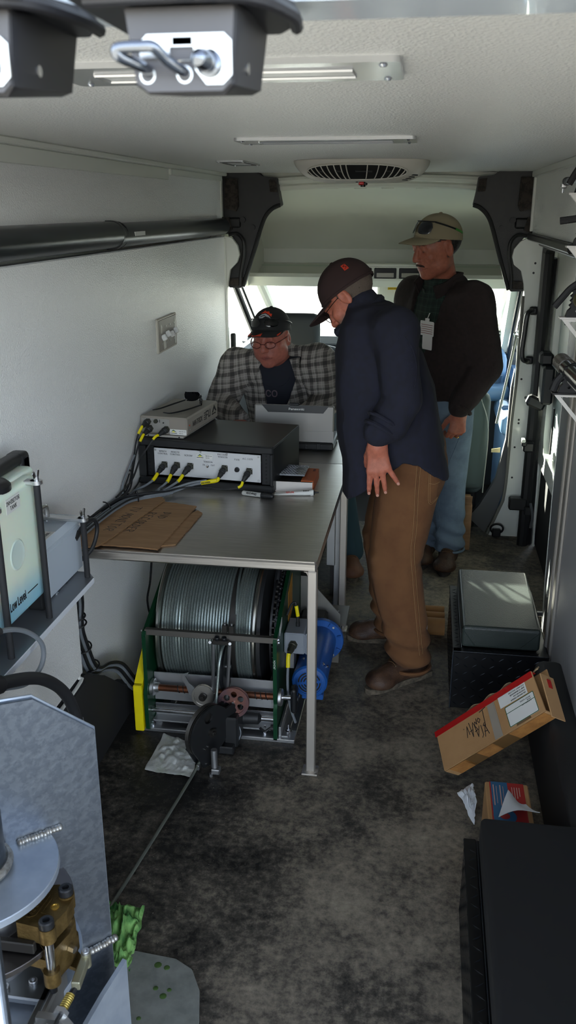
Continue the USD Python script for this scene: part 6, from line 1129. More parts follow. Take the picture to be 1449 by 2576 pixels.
m = nets(trunkB, (-.72, 2.98, .02), (.2, 3.86, 1.72), BODYH)
k = tB.part('body', m, SKIN, tint=tints(m, HB, RB, sB, hx('#a8644f'), hx('#9a5048'), hair=hx('#5a4a40'), beard=hx('#7f766d'), brow=hx('#6b5d52')))
tB.part('nail', nails(wrL, hd_, hn_, ht_, **{q: w_ for q, w_ in hk.items() if q != 'thumb'}), M('nail', '#c08d7c', .3), parent=k)
eyes(tB, HB, RB, sB)
NAVY = M('navy_cotton', '#0b0c1a', .9, c2='#101224', ns=40, bump=.0012, bs=420)
def shirtB(p):
    o = loft(p, navy_l, (-1, 0), .02, 2.8); o = smin(o, capd(p, shL + V(-.01, .03, .01), shR, .085), .06); o = smin(o, capd(p, (-.20, 3.42, 1.43), (-.255, 3.43, 1.50), .085, .072), .03)
    o = smin(o, np.minimum(capd(p, shL, elL, .082, .076), smin(capd(p, elL, (elL + wrL) / 2, .076, .068), capd(p, (elL + wrL) / 2, wrL + V(0, 0, .045), .067, .054), .02)), .03)
    o = smin(o, np.minimum(capd(p, shR, elR, .085, .07), capd(p, elR, wrR, .068, .052)), .035)
    o = smax(o, np.interp(p[:, 0], (-.33, -.27, -.2, -.13, -.06, 0, .05, .09, .13), (.775, .775, .83, .90, .955, .945, .90, .868, .862)) - p[:, 2], .008)
    o = smax(o, -ell(p, HB + RB @ V(0, .03, -.07), (.062, .085, .06), RB), .015)
    return o + folds(p, .007, 7., 11, (1.3, 1.3, .55)) + folds(p, .003, 18., 5, (1, 1, .5))
tB.part('shirt', nets(shirtB, (-.70, 2.95, .70), (.24, 3.84, 1.64), .0075), NAVY, smooth=True)
tB.part('cuff', cat(ring(wrL + V(.008, 0, .055), wrL - elL, .055, .009, 28, 6), ring(wrL + V(.018, .003, .085), wrL - elL, .0565, .007, 28, 6)), NAVY)
tB.part('collar', tube([(-.335, 3.39, 1.40), (-.30, 3.352, 1.43), (-.245, 3.345, 1.475), (-.20, 3.37, 1.51), (-.18, 3.43, 1.525), (-.195, 3.50, 1.51), (-.25, 3.52, 1.46)], .015, 8, flat=1.3), NAVY)
tB.part('shoulder_seam', tube(onto(shirtB, [(-.16, 3.1, 1.47), (-.07, 3.1, 1.42), (-.03, 3.1, 1.33), (-.03, 3.1, 1.25)], (0, 1, 0), .0005, .2), .0022, 5), NAVY)
BRN = M('brown_canvas', '#5c3a1f', .92, c2='#6e4a2a', ns=9, lo=.35, hi=.75, bump=.0012, bs=500)
def trouB(p):
    o = ell(p, (-.045, 3.42, .90), (.15, .19, .15)); o = smin(o, ell(p, (.01, 3.40, .86), (.085, .16, .10)), .04)
    o = smin(o, np.minimum(capd(p, hipL + V(-.02, .03, -.03), knL + V(.005, 0, 0), .132, .104), capd(p, knL + V(.005, 0, 0), anL + V(0, 0, .03), .104, .086)), .03)
    o = smin(o, np.minimum(capd(p, hipR, knR, .135, .10), capd(p, knR, anR + V(0, 0, .03), .10, .085)), .03)
    o = smax(o, .068 + .10 * np.clip(p[:, 0] * 0 + (p[:, 0] + .09) * 0, 0, 1) - p[:, 2], .006)
    return o + folds(p, .006, 6., 31, (1, 1, .8)) + .010 * np.clip((.32 - p[:, 2]) / .15, 0, 1) * np.sin(p[:, 2] * 75 + p[:, 0] * 18 + 3 * meshkit.noise(p * 6, 2)) + .003 * np.exp(-((p[:, 2] - .53) / .07) ** 2) * np.sin(p[:, 2] * 90 - p[:, 0] * 30)
k = tB.part('trousers', nets(trouB, (-.30, 3.10, .04), (.20, 3.76, 1.08), .0075), BRN, smooth=True)
SEAM = [(-.0, 3.0, .99), (-.005, 3.0, .85), (-.005, 3.0, .70), (-.01, 3.0, .60), (.0, 3.0, .50), (.012, 3.0, .40), (.025, 3.0, .30), (.036, 3.0, .22), (.045, 3.0, .15)]
THR = M('stitch_tan', '#8a6843', .8)
for dx in (-.006, .006): tB.part('side_seam', tube(onto(trouB, spline([(x + dx, y, z) for x, y, z in SEAM], 5), (0, 1, 0), .0008, .1), .0012, 5, 0), THR, parent=k)
tB.part('felled_seam', tube(onto(trouB, spline(SEAM, 5), (0, 1, 0), -.0005, .1), .0042, 6, 0), BRN, parent=k)
pk = [(.035, .975), (.13, .975), (.125, .80), (.065, .765), (.038, .79)]
pg = np.array([[(x, z) for x, z in zip(np.linspace(a0, a1, 9), [zz_] * 9)] for a0, a1, zz_ in zip(np.linspace(.035, .04, 12), np.linspace(.085, .07, 12), np.linspace(.945, .785, 12))])
Q = onto(trouB, np.stack([pg[..., 0].ravel(), np.full(108, 3.0), pg[..., 1].ravel()], 1), (.0, 1, 0), .002, .1).reshape(12, 9, 3)
tB.part('back_pocket', sheet(Q[:, ::-1], .0035), BRN, parent=k, smooth=True)
for ofs in (0, .006): tB.part('pocket_stitching', tube(onto(trouB, spline([(.036 + ofs, 3.0, .95), (.038 + ofs, 3.0, .87), (.04 + ofs, 3.0, .795 + ofs), (.05, 3.0, .777 + ofs), (.065, 3.0, .782 + ofs), (.075, 3., .79 + ofs)], 4), (0, 1, 0), .0042, .1), .0009, 5, 0), THR, parent=k)
tB.part('pocket_seam', tube(onto(trouB, spline([(.04, 3., .865), (.06, 3., .858), (.08, 3., .862)], 4), (0, 1, 0), .0042, .1), .0012, 5, 0), THR, parent=k)
tB.part('front_pocket_seam', tube(onto(trouB, spline([(-.005, 3.0, .965), (-.03, 3.0, .962), (-.06, 3.0, .95)], 4), (0, 1, 0), .001, .1), .0012, 5, 0), THR, parent=k)
rv = onto(trouB, [(-.006, 3.0, .96)], (0, 1, 0), .001, .1)[0]; tB.part('rivet', put(trimesh.creation.icosphere(2, .0045), np.diag([1, .5, 1]), rv), M('copper_rivet', '#8a5a35', .35, .9), parent=k)
for c_, r_ in ((anL + V(.005, 0, -.028), .083), (anR + V(.0, 0, -.028), .083)): tB.part('hem', ring(c_, (0, 0, 1), r_, .008, 30, 6), BRN, parent=k)
shoe(tB, (.075, 3.335, 0), (-.165, 3.13, 0), .056, LEATHER, MUD, LACE, .12); shoe(tB, (.02, 3.60, 0), (-.285, 3.60, 0), .054, LEATHER, MUD, LACE, .11)
CAPB = M('dark_brown_cap', '#26120f', .85, bump=.0006, bs=500)
Wc, dm, brm = cap(tB, HB, RB, sB * 1.03, CAPB, CAPB, rim=.016, hgt=.113, bl=.080, drop=.016, tilt=.24)
STI = M('cap_stitch', '#7d756f', .8)
for a_ in (-PI / 3 - .06, -PI / 3 + .06, PI / 3 - .06, PI / 3 + .06): tB.part('cap_stitching', tube([Wc(dm(a_, b) * 1.008) for b in np.linspace(.08, 1.5, 14)], .0007, 4, 0), STI)
pt = np.array([[Wc(dm(a, b) * 1.012) for b in np.linspace(.42, .68, 5)] for a in np.linspace(-2.28, -2.08, 5)]); pt2 = np.array([[Wc(dm(a, b) * 1.012) for b in np.linspace(.42, .68, 5)] for a in np.linspace(2.08, 2.28, 5)])
tB.part('cap_patch', sheet(pt, .0015), M('orange_patch', '#b02f16', .6)); k = tB.part('cap_patch', sheet(pt2, .0015), MATS['orange_patch'])
tB.part('patch_emblem', cat([tube([Wc(dm(sg * a, b) * 1.022) for a, b in ((2.12, .46), (2.24, .52), (2.12, .58), (2.24, .64))], .0012, 4, 0) for sg in (-1, 1)]), RUB, parent=k)
tB.part('brim_badge', tube([Wc(dm(a, .06) * 1.02) for a in np.linspace(-.28, .28, 7)], .003, 6, 0, flat=2), WHITE)
GF = M('glasses_wire', '#2a2320', .3, .8)
WB = lambda x, y, z: HB + RB @ (V(x, y, z) * sB)
k = tB.part('glasses', cat(*[tube([WB(sx * .08, -.005, .012), WB(sx * .076, .04, .014), WB(sx * .066, .088, .014)], .0014, 6) for sx in (-1, 1)], *[put(ring((0, 0, 0), (0, 1, 0), .021, .0014, 24, 5), RB, WB(sx * .034, .104, .004)) for sx in (-1, 1)], tube([WB(-.013, .106, .008), WB(0, .110, .010), WB(.013, .106, .008)], .0014, 5)), GF)
tB.part('hair_fringe', nets(lambda p: np.maximum(smax(ell((p - HB) @ RB / sB, (0, -.022, .03), (.081, .101, .088)), -ell((p - HB) @ RB / sB, (0, -.016, .035), (.0765, .097, .087)), .002), np.maximum(((p - HB) @ RB)[:, 1] - .02 - .02 * (((p - HB) @ RB)[:, 2] < -.0), np.maximum(-.05 - ((p - HB) @ RB)[:, 2], ((p - HB) @ RB)[:, 2] - .05))) + .003 * meshkit.noise(p * 220, 1) - .001, HB - .15, HB + .15, .0045), M('grey_hair', '#55493f', .8, bump=.003, bs=400), smooth=True)
# ================= the man standing behind: tan cap, dark fleece, jeans
HA = V(.025, 4.48, 1.668); RA = facing(math.radians(215), math.radians(13), -.02); sA = 1.14
tA = Thing('person', 'man in a tan cap, dark brown fleece and blue jeans with a chest badge', 'person', (.1, 4.55, 0))
fA = unit(V(-.72, -.69, 0)); lA = unit(V(.69, -.72, 0)); cA = V(.075, 4.56, 0)
qa = lambda a, b, z: cA + fA * a + lA * b + V(0, 0, z)
aL, bL, eL = qa(0, .205, 1.42), qa(-.04, .285, 1.115), qa(.095, .255, .905); aR, bR, eR = qa(0, -.205, 1.42), qa(.02, -.265, 1.11), qa(.15, -.20, .90)
pL, kL, nL = qa(.0, .105, .93), V(.16, 4.58, .48), V(.185, 4.58, .11); pR, kR, nR = qa(.0, -.095, .93), V(.045, 4.66, .48), V(.05, 4.66, .11)
dA, nA, tA_ = V(-.12, -.05, -1), unit(lA * .9 + fA * .45), fA
hkA = dict(s=1.1, curl=(.75, .85, .9, .9), spread=(.04, .01, -.03, -.08), thumb=(.5, .5))
def trunkA(p):
    o = capd(p, qa(0, 0, .95), qa(0, 0, 1.2), .13, .14); o = smin(o, capd(p, qa(0, 0, 1.2), qa(-.02, 0, 1.38), .13, .085), .05); o = smin(o, capd(p, aL, aR, .06), .05)
    o = smin(o, capd(p, qa(-.03, 0, 1.44), HA + RA @ V(0, -.02, -.07), .062, .060), .03)
    for a, b, c_ in ((aL, bL, eL), (aR, bR, eR)): o = smin(o, np.minimum(capd(p, a, b, .05, .042), capd(p, b, c_, .042, .03)), .02)
    for a, b, c_ in ((pL, kL, nL), (pR, kR, nR)): o = smin(o, np.minimum(capd(p, a, b, .085, .058), capd(p, b, c_, .055, .04)), .03)
    o = smin(o, near(p, HA, .29, lambda q: head_sdf(q, HA, RA, sA, 1.08, 1.08)), .022)
    o = smin(o, near(p, eL + dA * .08, .24, lambda q: hand_sdf(q, eL, dA, nA, tA_, **hkA)), .012)
    return smin(o, near(p, eR + dA * .08, .24, lambda q: hand_sdf(q, eR, dA, unit(-lA + fA * .3), fA, **hkA)), .012)
m = nets(trunkA, (-.42, 4.2, .02), (.46, 4.98, 1.86), BODYH)
k = tA.part('body', m, SKIN, tint=tints(m, HA, RA, sA, hx('#9a5c47'), hx('#8c4a40'), hair=hx('#1c1715'), brow=hx('#3c2620')))
tA.part('ring', ring(eL + dA * .112 * 1.1 + tA_ * -.012 - nA * .012, dA + nA * -.9, .0118, .0022, 18, 6), M('gold', '#c9a050', .25, 1.), parent=k)
eyes(tA, HA, RA, sA)
WA = lambda x, y, z: HA + RA @ (V(x, y, z) * sA)
tA.part('moustache', cat(*[tube([WA(0, .095, -.0515), WA(sx * .012, .0945, -.052), WA(sx * .024, .088, -.055), WA(sx * .031, .081, -.061)], [.005, .006, .0052, .0025], 8) for sx in (-1, 1)]), M('moustache', '#3a2620', .9))
GPL = plaid('green_plaid', '#16281f', '#0b130f', '#3e5346', 17., 17., (0, 0, .4))
def shirtA(p):
    q = np.stack([(p - cA) @ fA, (p - cA) @ lA, p[:, 2]], 1)
    o = loft(q, [(.92, .02, 0, .14, .18), (1.1, .03, 0, .155, .19), (1.3, .02, 0, .145, .185), (1.42, .01, 0, .11, .15), (1.485, .02, 0, .078, .088), (1.53, .03, 0, .070, .078)], (1, 0)); return o + folds(p, .003, 12., 3)
def jackA(p):
    q = np.stack([(p - cA) @ fA, (p - cA) @ lA, p[:, 2]], 1)
    o = loft(q, [(.93, .0, .0, .165, .215), (1.05, .01, 0, .18, .225), (1.25, .01, 0, .175, .225), (1.38, .0, 0, .145, .20), (1.46, -.0, 0, .115, .14), (1.53, .0, 0, .09, .105)], (1, 0)); o = smin(o, capd(p, aL, aR, .088), .07)
    for a, b, c_ in ((aL, bL, eL), (aR, bR, eR)): o = smin(o, np.minimum(capd(p, a, b, .094, .082), capd(p, b, c_ + V(0, 0, .03), .082, .058)), .04)
    cut = np.abs(q[:, 1] - .012) - (.022 + .088 * np.clip((q[:, 2] - 1.06) / .42, 0, 1)); cut = np.maximum(cut, .05 - q[:, 0]); o = smax(o, -cut, .012)
    o = smax(o, -capd(p, qa(.03, 0, 1.42), HA + RA @ V(0, .0, -.03), .082, .088), .01)
    return o + folds(p, .006, 8., 21, (1, 1, .7)) + folds(p, .003, 20., 8)
tA.part('plaid_shirt', nets(shirtA, (-.2, 4.3, .88), (.35, 4.85, 1.56), .008), GPL, smooth=True)
FLE = M('brown_fleece', '#1c1210', .95, c2='#251a17', ns=60, bump=.002, bs=300)
tA.part('fleece', nets(jackA, (-.38, 4.15, .86), (.47, 5.0, 1.60), .008), FLE, smooth=True)
th_ = np.linspace(.62, 2 * PI - .95, 24)
cg = np.array([[qa(.025 + (.088 + .012 * v) * math.cos(a) + .03 * v * (math.cos(a) > .3), (.098 + .014 * v) * math.sin(a), 1.455 + .095 * v * (1. if math.cos(a) < .3 else .8) - .05 * max(0, math.cos(a))) for v in np.linspace(0, 1, 6)] for a in th_])
tA.part('collar', sheet(cg, .009), FLE, smooth=True)
tA.part('shirt_collar', sheet(np.array([[qa(.035 + (.070 + .006 * v) * math.cos(a), (.080 + .004 * v) * math.sin(a), 1.475 + .04 * v - .045 * max(0, math.cos(a))) for v in np.linspace(0, 1, 4)] for a in np.linspace(.25, 2 * PI - .25, 24)]), .004), GPL, smooth=True)
tA.part('cuff', ring(eL + V(0, 0, .02), eL - bL, .056, .009, 24, 6), FLE)
bg = onto(lambda p: np.minimum(shirtA(p), jackA(p)), [qa(.1, .075, 1.295)], -fA, .014)[0]; bxv, bzv = lA * .97 + fA * .1, V(0, 0, 1.)
k = tA.part('name_badge', cat(ext(rrect(.105, .07, .006), .002, bg, bxv, bzv)), M('badge_white', '#c6c0bd', .35)); tA.part('badge_tab', cat(ext(rrect(.03, .016, .003), .003, bg + V(0, 0, .041), bxv, bzv), ext(rrect(.075, .07, .006), .002, bg + V(.0, 0, -.066) + lA * .006, bxv, bzv)), MATS['badge_white'], parent=k)
tA.part('badge_print', cat(*[ext(Polygon([(-.045, z), (.045, z), (.045, z + .003), (-.045, z + .003)]), .0006, bg - np.cross(unit(bxv), bzv) * -.0021, bxv, bzv) for z in (-.024, -.014, -.004, .006, .016)]), M('badge_pink', '#7d4a48', .5), parent=k)
tA.part('badge_clip', tube([bg + V(0, 0, .045), bg + V(.01, .02, .07)], .004), CHROME, parent=k)
JEA = M('faded_denim', '#4f5f70', .9, c2='#6f8191', ns=5, lo=.35, hi=.7, bump=.0012, bs=450)
def trouA(p):
    o = ell(p, qa(0, .0, .92), (.17, .17, .12)); o = smin(o, np.minimum(capd(p, pL, kL, .115, .088), capd(p, kL, nL, .086, .078)), .03); o = smin(o, np.minimum(capd(p, pR, kR, .115, .09), capd(p, kR, nR, .086, .08)), .03)
    o = smax(o, .085 - p[:, 2], .006)
    return o + folds(p, .005, 8., 41, (1, 1, .7)) + .008 * np.clip((.35 - p[:, 2]) / .15, 0, 1) * np.sin(p[:, 2] * 80 + p[:, 0] * 20 + 3 * meshkit.noise(p * 6, 2))
k = tA.part('jeans', nets(trouA, (-.2, 4.35, .06), (.36, 4.88, 1.08), .008), JEA, smooth=True)
for c_ in (nL + V(0, 0, -.02), nR + V(0, 0, -.02)): tA.part('hem', ring(c_, (0, 0, 1), .077, .007, 28, 6), JEA, parent=k)
tA.part('side_seam', tube(onto(trouA, spline([(.30, 4.3, .9), (.255, 4.3, .7), (.235, 4.3, .5), (.25, 4.3, .3), (.255, 4.3, .12)], 5), (-.6, 1, 0), .0008, .1), .0022, 5, 0), JEA, parent=k)
shoe(tA, (.19, 4.64, 0), (.15, 4.38, 0), .054, LEATHER, M('dark_sole', '#2b2623', .8), LACE, .10, 'shoe'); shoe(tA, (.07, 4.74, 0), (.03, 4.46, 0), .054, LEATHER, MATS['dark_sole'], LACE, .10, 'shoe')
TAN = M('tan_cap', '#8a7f66', .9, bump=.0006, bs=500)
MIRR = M('mirror_lens', '#1a1c22', .05, .3, coat=1.)
Wc, dm, brm = cap(tA, HA, RA, sA, TAN, TAN, rim=.032, hgt=.101, bl=.074, drop=.020, tilt=.28)
shades(tA, Wc, dm, .10, .62, MIRR, BLK, M('green_tip', '#2f7a25', .4))
tA.part('hair', nets(lambda p: np.maximum(smax(ell((p - HA) @ RA / sA, (0, -.024, .03), (.080, .103, .088)), -ell((p - HA) @ RA / sA, (0, -.016, .035), (.0765, .097, .087)), .002), np.maximum(((p - HA) @ RA)[:, 1] + .03, np.maximum(-.055 - ((p - HA) @ RA)[:, 2], ((p - HA) @ RA)[:, 2] - .055))) + .002 * meshkit.noise(p * 200, 1), HA - .16, HA + .16, .005), M('black_hair', '#120f0e', .7, bump=.003, bs=400), smooth=True)
# ================= the seated man: black cap, glasses, plaid shirt
HC = V(-.768, 4.40, 1.230); RC = facing(math.radians(259), math.radians(9), .05); sC = 1.10
tC = Thing('person', 'seated man in a black cap, glasses and plaid shirt working at the open laptop', 'person', (-.75, 4.6, 0))
cL, dL, gL = V(-.545, 4.53, 1.09), V(-.50, 4.46, .90), V(-.60, 4.22, .845); cR, dR, gR = V(-.965, 4.52, 1.06), V(-1.035, 4.40, .885), V(-.90, 4.20, .85)
oL, uL, vL = V(-.63, 4.72, .50), V(-.42, 4.40, .50), V(-.34, 4.42, .10); oR, uR, vR = V(-.86, 4.72, .50), V(-.92, 4.38, .48), V(-.92, 4.42, .10)
def trunkC(p):
    o = capd(p, (-.75, 4.74, .52), (-.755, 4.68, .82), .13, .12); o = smin(o, capd(p, (-.755, 4.68, .82), (-.758, 4.60, 1.02), .12, .09), .05); o = smin(o, capd(p, cL, cR, .045), .05)
    o = smin(o, capd(p, (-.76, 4.55, 1.07), HC + RC @ V(0, -.02, -.07), .066, .064), .03)
    for a, b, c_ in ((cL, dL, gL), (cR, dR, gR)): o = smin(o, np.minimum(capd(p, a, b, .05, .042), capd(p, b, c_, .042, .03)), .02)
    for a, b, c_ in ((oL, uL, vL), (oR, uR, vR)): o = smin(o, np.minimum(capd(p, a, b, .085, .058), capd(p, b, c_, .055, .04)), .03)
    o = smin(o, near(p, HC, .29, lambda q: head_sdf(q, HC, RC, sC, 1.15, 1.22)), .022)
    o = smin(o, near(p, gL + V(-.02, -.08, 0), .24, lambda q: hand_sdf(q, gL, (.05, -1, -.1), (0, -.1, 1), (-1, 0, 0), 1.05)), .012)
    return smin(o, near(p, gR + V(.03, -.08, 0), .24, lambda q: hand_sdf(q, gR, (.35, -1, -.1), (0, -.1, 1), (1, 0, 0), 1.05)), .012)
m = nets(trunkC, (-1.12, 3.98, .02), (-.28, 4.92, 1.42), BODYH)
tC.part('body', m, SKIN, tint=tints(m, HC, RC, sC, hx('#96584a'), hx('#7d433c'), hair=hx('#151211'), brow=hx('#3a241f')))
eyes(tC, HC, RC, sC)
PLD = plaid('tan_plaid', '#8f8881', '#171413', '#bdb6ae', 12.5, 13., (0, .12, .1))
PLDS = PLD
def teeC(p): return smin(smin(capd(p, (-.755, 4.70, .70), (-.757, 4.60, .95), .165, .155), capd(p, (-.757, 4.60, .95), (-.758, 4.555, 1.05), .155, .115), .05), capd(p, (-.758, 4.55, 1.04), (-.762, 4.505, 1.12), .105, .085), .03) + np.minimum(0, 0 * p[:, 0])
def teeC2(p): return smax(smax(smin(teeC(p), capd(p, (-.66, 4.545, 1.06), (-.86, 4.54, 1.05), .085), .03), p[:, 2] - 1.135 + (4.53 - p[:, 1]) * .3, .004), .60 - p[:, 2], .01)
def shirtC(p):
    o = smin(capd(p, (-.755, 4.72, .66), (-.757, 4.62, .93), .19, .185), capd(p, (-.757, 4.61, .93), (-.758, 4.565, 1.04), .185, .135), .05); o = smin(o, capd(p, cL, cR, .092), .06)
    o = smin(o, capd(p, (-.76, 4.56, 1.08), (-.762, 4.55, 1.13), .10, .085), .03)
    for a, b, c_ in ((cL, dL, gL), (cR, dR, gR)): o = smin(o, np.minimum(capd(p, a, b, .094, .080), capd(p, b, c_, .080, .055)), .04)
    w_ = .018 + .085 * np.clip((p[:, 2] - .74) / .34, 0, 1); cut = np.maximum(np.abs(p[:, 0] + .742 - .06 * (p[:, 2] - .95)) - w_, p[:, 1] - 4.50); o = smax(o, -cut, .012)
    o = smax(o, -capd(p, (-.762, 4.52, 1.09), HC + RC @ V(0, .01, -.03), .066, .080), .01)
    o = smax(o, .60 - p[:, 2], .01)
    return o + folds(p, .006, 9., 51, (1, 1, .8)) + folds(p, .003, 22., 6)
k = tC.part('t_shirt', nets(teeC2, (-.96, 4.36, .58), (-.55, 4.92, 1.2), .008), M('navy_jersey', '#10121d', .9, bump=.0008, bs=500), smooth=True)
tx = text('NCO', .034, (-.79, 4.2, .925), (1, 0, 0), (0, 0, 1), .001, True, True, .95); tC.part('lettering', drape(teeC2, tx, (0, 1, 0), .0012), M('print_grey', '#5a4c50', .7), parent=k)
tC.part('neckband', tube(onto(teeC2, [(-.762 + .082 * math.cos(a), 4.2, 1.03 - .055 * math.sin(a)) for a in np.linspace(.1, PI - .1, 11)], (0, 1, 0), .001, .2), .004, 6, 0), MATS['navy_jersey'], parent=k)
tC.part('plaid_shirt', nets(shirtC, (-1.16, 4.02, .58), (-.36, 4.96, 1.24), .008), PLD, smooth=True)
for sx in (-1, 1):
    cg = np.array([[(-.752 + sx * (.070 + .040 * u + .050 * v * (1 - .35 * u)), 4.15, 1.118 - .115 * u + .006 * v - .02 * u * v) for v in np.linspace(0, 1, 6)] for u in np.linspace(0, 1, 10)])
    tC.part('collar', sheet(onto(lambda p: np.minimum(shirtC(p), teeC2(p)), cg.reshape(-1, 3), (0, 1, 0), .007, .2).reshape(10, 6, 3)[:, ::-sx], .005), PLD, smooth=True)
    tC.part('front_placket', tube(onto(shirtC, spline([(-.745 + sx * .12, 4.15, 1.03), (-.742 + sx * .095, 4.15, .95), (-.745 + sx * .07, 4.15, .86)], 6), (0, 1, 0), .001, .2), .006, 6, 0, flat=.4), PLD)
tC.part('jeans', nets(lambda p: smin(smin(np.minimum(capd(p, oL, uL, .105, .082), capd(p, uL, vL, .078, .066)), np.minimum(capd(p, oR, uR, .105, .082), capd(p, uR, vR, .078, .066)), .02), ell(p, (-.75, 4.74, .52), (.2, .16, .14)), .04) + folds(p, .005, 8., 9), (-1.1, 4.2, .06), (-.26, 4.95, .72), .010), M('teal_denim', '#2c4650', .9, bump=.001, bs=400), smooth=True)
shoe(tC, (-.36, 4.50, 0), (-.31, 4.23, 0), .05, M('tan_boot', '#6b4630', .6, bump=.001, bs=150), MUD, LACE, .10); shoe(tC, (-.93, 4.50, 0), (-.95, 4.23, 0), .05, MATS['tan_boot'], MUD, LACE, .10)
CAPC = M('black_cap', '#131314', .85, bump=.0006, bs=500); ORG = M('orange_flame', '#c8391a', .7)
Wc, dm, brm = cap(tC, HC, RC, sC, CAPC, CAPC, rim=.031, hgt=.103, bl=.060, drop=.020, tilt=.27, under=(ORG, ((-.93, -.66), (-.1, .30), (.45, .92))))
shades(tC, Wc, dm, .10, .42, LENS, BLK)
def emb(pts, off): return ext(Polygon(pts), .001, (0, 0, 0))
def on_cap(polys, off):
    ms = []
    for P in polys:
        m_ = ext(Polygon(P).buffer(0), .0012, (0, 0, 0)); m_ = m_.subdivide(); v = np.array(m_.vertices); m_.vertices = np.array([Wc(dm(a / .1, b / .085) * (1.012 + off) + np.array([0, h_ * 1.5, 0])) for a, b, h_ in v]); ms.append(m_)
    return cat(ms)
k = tC.part('cap_emblem', on_cap([[(-.045, .036), (-.03, .052), (-.005, .062), (.02, .058), (.04, .046), (.03, .044), (.028, .034), (.01, .040), (-.008, .048), (-.03, .044)]], .0), M('emblem_white', '#a5a5a8', .6))
tC.part('emblem_mane', on_cap([[(-.045, .046), (-.05, .06), (-.035, .062), (-.03, .075), (-.01, .072), (.008, .082), (.018, .070), (.035, .062), (.02, .062), (-.005, .066), (-.03, .056)]], .004), ORG, parent=k)
tC.part('emblem_line', on_cap([[(-.02, .046), (.0, .054), (.02, .050), (.03, .044), (.02, .046), (.0, .050)]], .008), RUB, parent=k)
WCc = lambda x, y, z: HC + RC @ (V(x, y, z) * sC)
GLR = M('red_brown_frame', '#4a1c18', .3)
k = tC.part('glasses', cat(*[tube([WCc(sx * (.034 + .024 * math.cos(a)), .108 - .004 * abs(math.cos(a)) - .006 * (math.cos(a) > 0), -.002 + .0145 * math.sin(a)) for a in np.linspace(0, 2 * PI, 25)], .0019, 6, 0) for sx in (-1, 1)], tube([WCc(-.011, .108, .002), WCc(0, .112, .004), WCc(.011, .108, .002)], .0019, 6), *[tube([WCc(sx * .058, .100, .004), WCc(sx * .074, .06, .008), WCc(sx * .083, -.005, .010)], .002, 6) for sx in (-1, 1)]), GLR)
tC.part('temple_tip', tube([WCc(.064, .088, .0055), WCc(.080, .035, .009)], .003, 6, 0), CHROME, parent=k)
# ---------------------------------------------------------------- ceiling fittings
DIFF = M('light_cover', '#d5d6d2', .3)
LFR = M('light_frame', '#c9cacb', .18, .7)
def strip_light(label, x0, x1, y0, y1):
    t = Thing('ceiling_light', label, 'light', ((x0 + x1) / 2, (y0 + y1) / 2, 2.03), 'strip lights in the ceiling'); z = 2.03
    cx_, cy_ = (x0 + x1) / 2, (y0 + y1) / 2
    o = rrect(x1 - x0, y1 - y0, .012).difference(rrect(x1 - x0 - .13, (y1 - y0) * .36, .008))
    t.part('frame', ext(o, .008, (cx_, cy_, z - .008)), LFR); t.part('diffuser', rbox(x1 - x0 - .125, (y1 - y0) * .34, .012, .005, (cx_, cy_, z - .003)), DIFF)
    t.part('rim', tube([(cx_ + sx * ((x1 - x0) / 2 - .064), cy_ + sy_ * (y1 - y0) * .185, z - .009) for sx, sy_ in ((-1, -1), (1, -1), (1, 1), (-1, 1), (-1, -1))], .003, 6, 0), ALU)
    for sx in (-1, 1):
        for sy_ in (-1, 1): t.part('screw', lathe([(0, 0), (.006, 0), (.004, .003), (0, .0035)], (cx_ + sx * ((x1 - x0) / 2 - .022), cy_ + sy_ * ((y1 - y0) / 2 - .022), z - .008), (0, 0, -1), 10), CHROME)
strip_light('near white strip light in the ceiling, partly behind the hanging latch', -.53, -.049, 1.228, 1.40)
strip_light('far thin strip light in the ceiling, before the air vent', -.548, -.052, 2.555, 2.72)
t = Thing('ceiling_plate', 'small shiny recessed ceiling plate left of the air vent', 'vent', (-.82, 3.92, 2.03))
t.part('frame', ext(rrect(.12, .36, .01).difference(rrect(.08, .2, .008)), .006, (-.82, 3.93, 2.024)), LFR); t.part('inset', bx(-.86, -.78, 3.83, 4.03, 2.026, 2.03, .001), ALUD); t.part('glass', bx(-.855, -.79, 3.87, 3.97, 2.0245, 2.027, .001), DIFF)
for x in (-.87, -.77):
    for y in (3.77, 4.09): t.part('screw', cyl((x, y, 2.024), (x, y, 2.021), .005, 8), ALU)
t = Thing('air_vent', 'white ceiling air conditioner shroud with an oval slatted grille and red knob', 'air conditioner', (-.30, 3.9, 2.03))
VW = M('vent_white', '#c6c2b8', .45)
AX, AY = -.298, 3.97
def vs(th, b, off=0.):
    hxx, hy, e = .277 - .135 * b ** 1.6 + off, .275 - .13 * b ** 1.3 + off, .55
    c_, s_ = math.cos(th), math.sin(th); return V(AX + hxx * np.sign(c_) * abs(c_) ** e, AY + hy * np.sign(s_) * abs(s_) ** e, 2.03 - .078 * math.sin(b * PI / 2) - off * .4)
TH = np.linspace(0, 2 * PI, 81); BB = np.linspace(0, 1, 14)
t.part('shroud', cat(sheet(np.array([[vs(a, b) for b in BB] for a in TH]), .004), ext(Polygon([vs(a, 1)[:2] for a in TH[:-1]]), .004, (0, 0, 1.950))), VW)
ov = lambda x, y: vs(-PI / 2 - .06 + .74 * x * (abs(x) ** .35), .44 + .30 * y, .003)
def wx(x): return math.sqrt(max(0., 1 - x * x))
t.part('grille_opening', sheet(np.array([[ov(x, y * wx(x)) for y in np.linspace(-1, 1, 7)] for x in np.linspace(-.99, .99, 33)]), .002), M('grille_black', '#0a0a0a', .7))
t.part('grille_rim', tube([ov(math.cos(a), math.sin(a)) + V(0, -.002, -.001) for a in np.linspace(0, 2 * PI, 49)], .0032, 6, 0), VW)
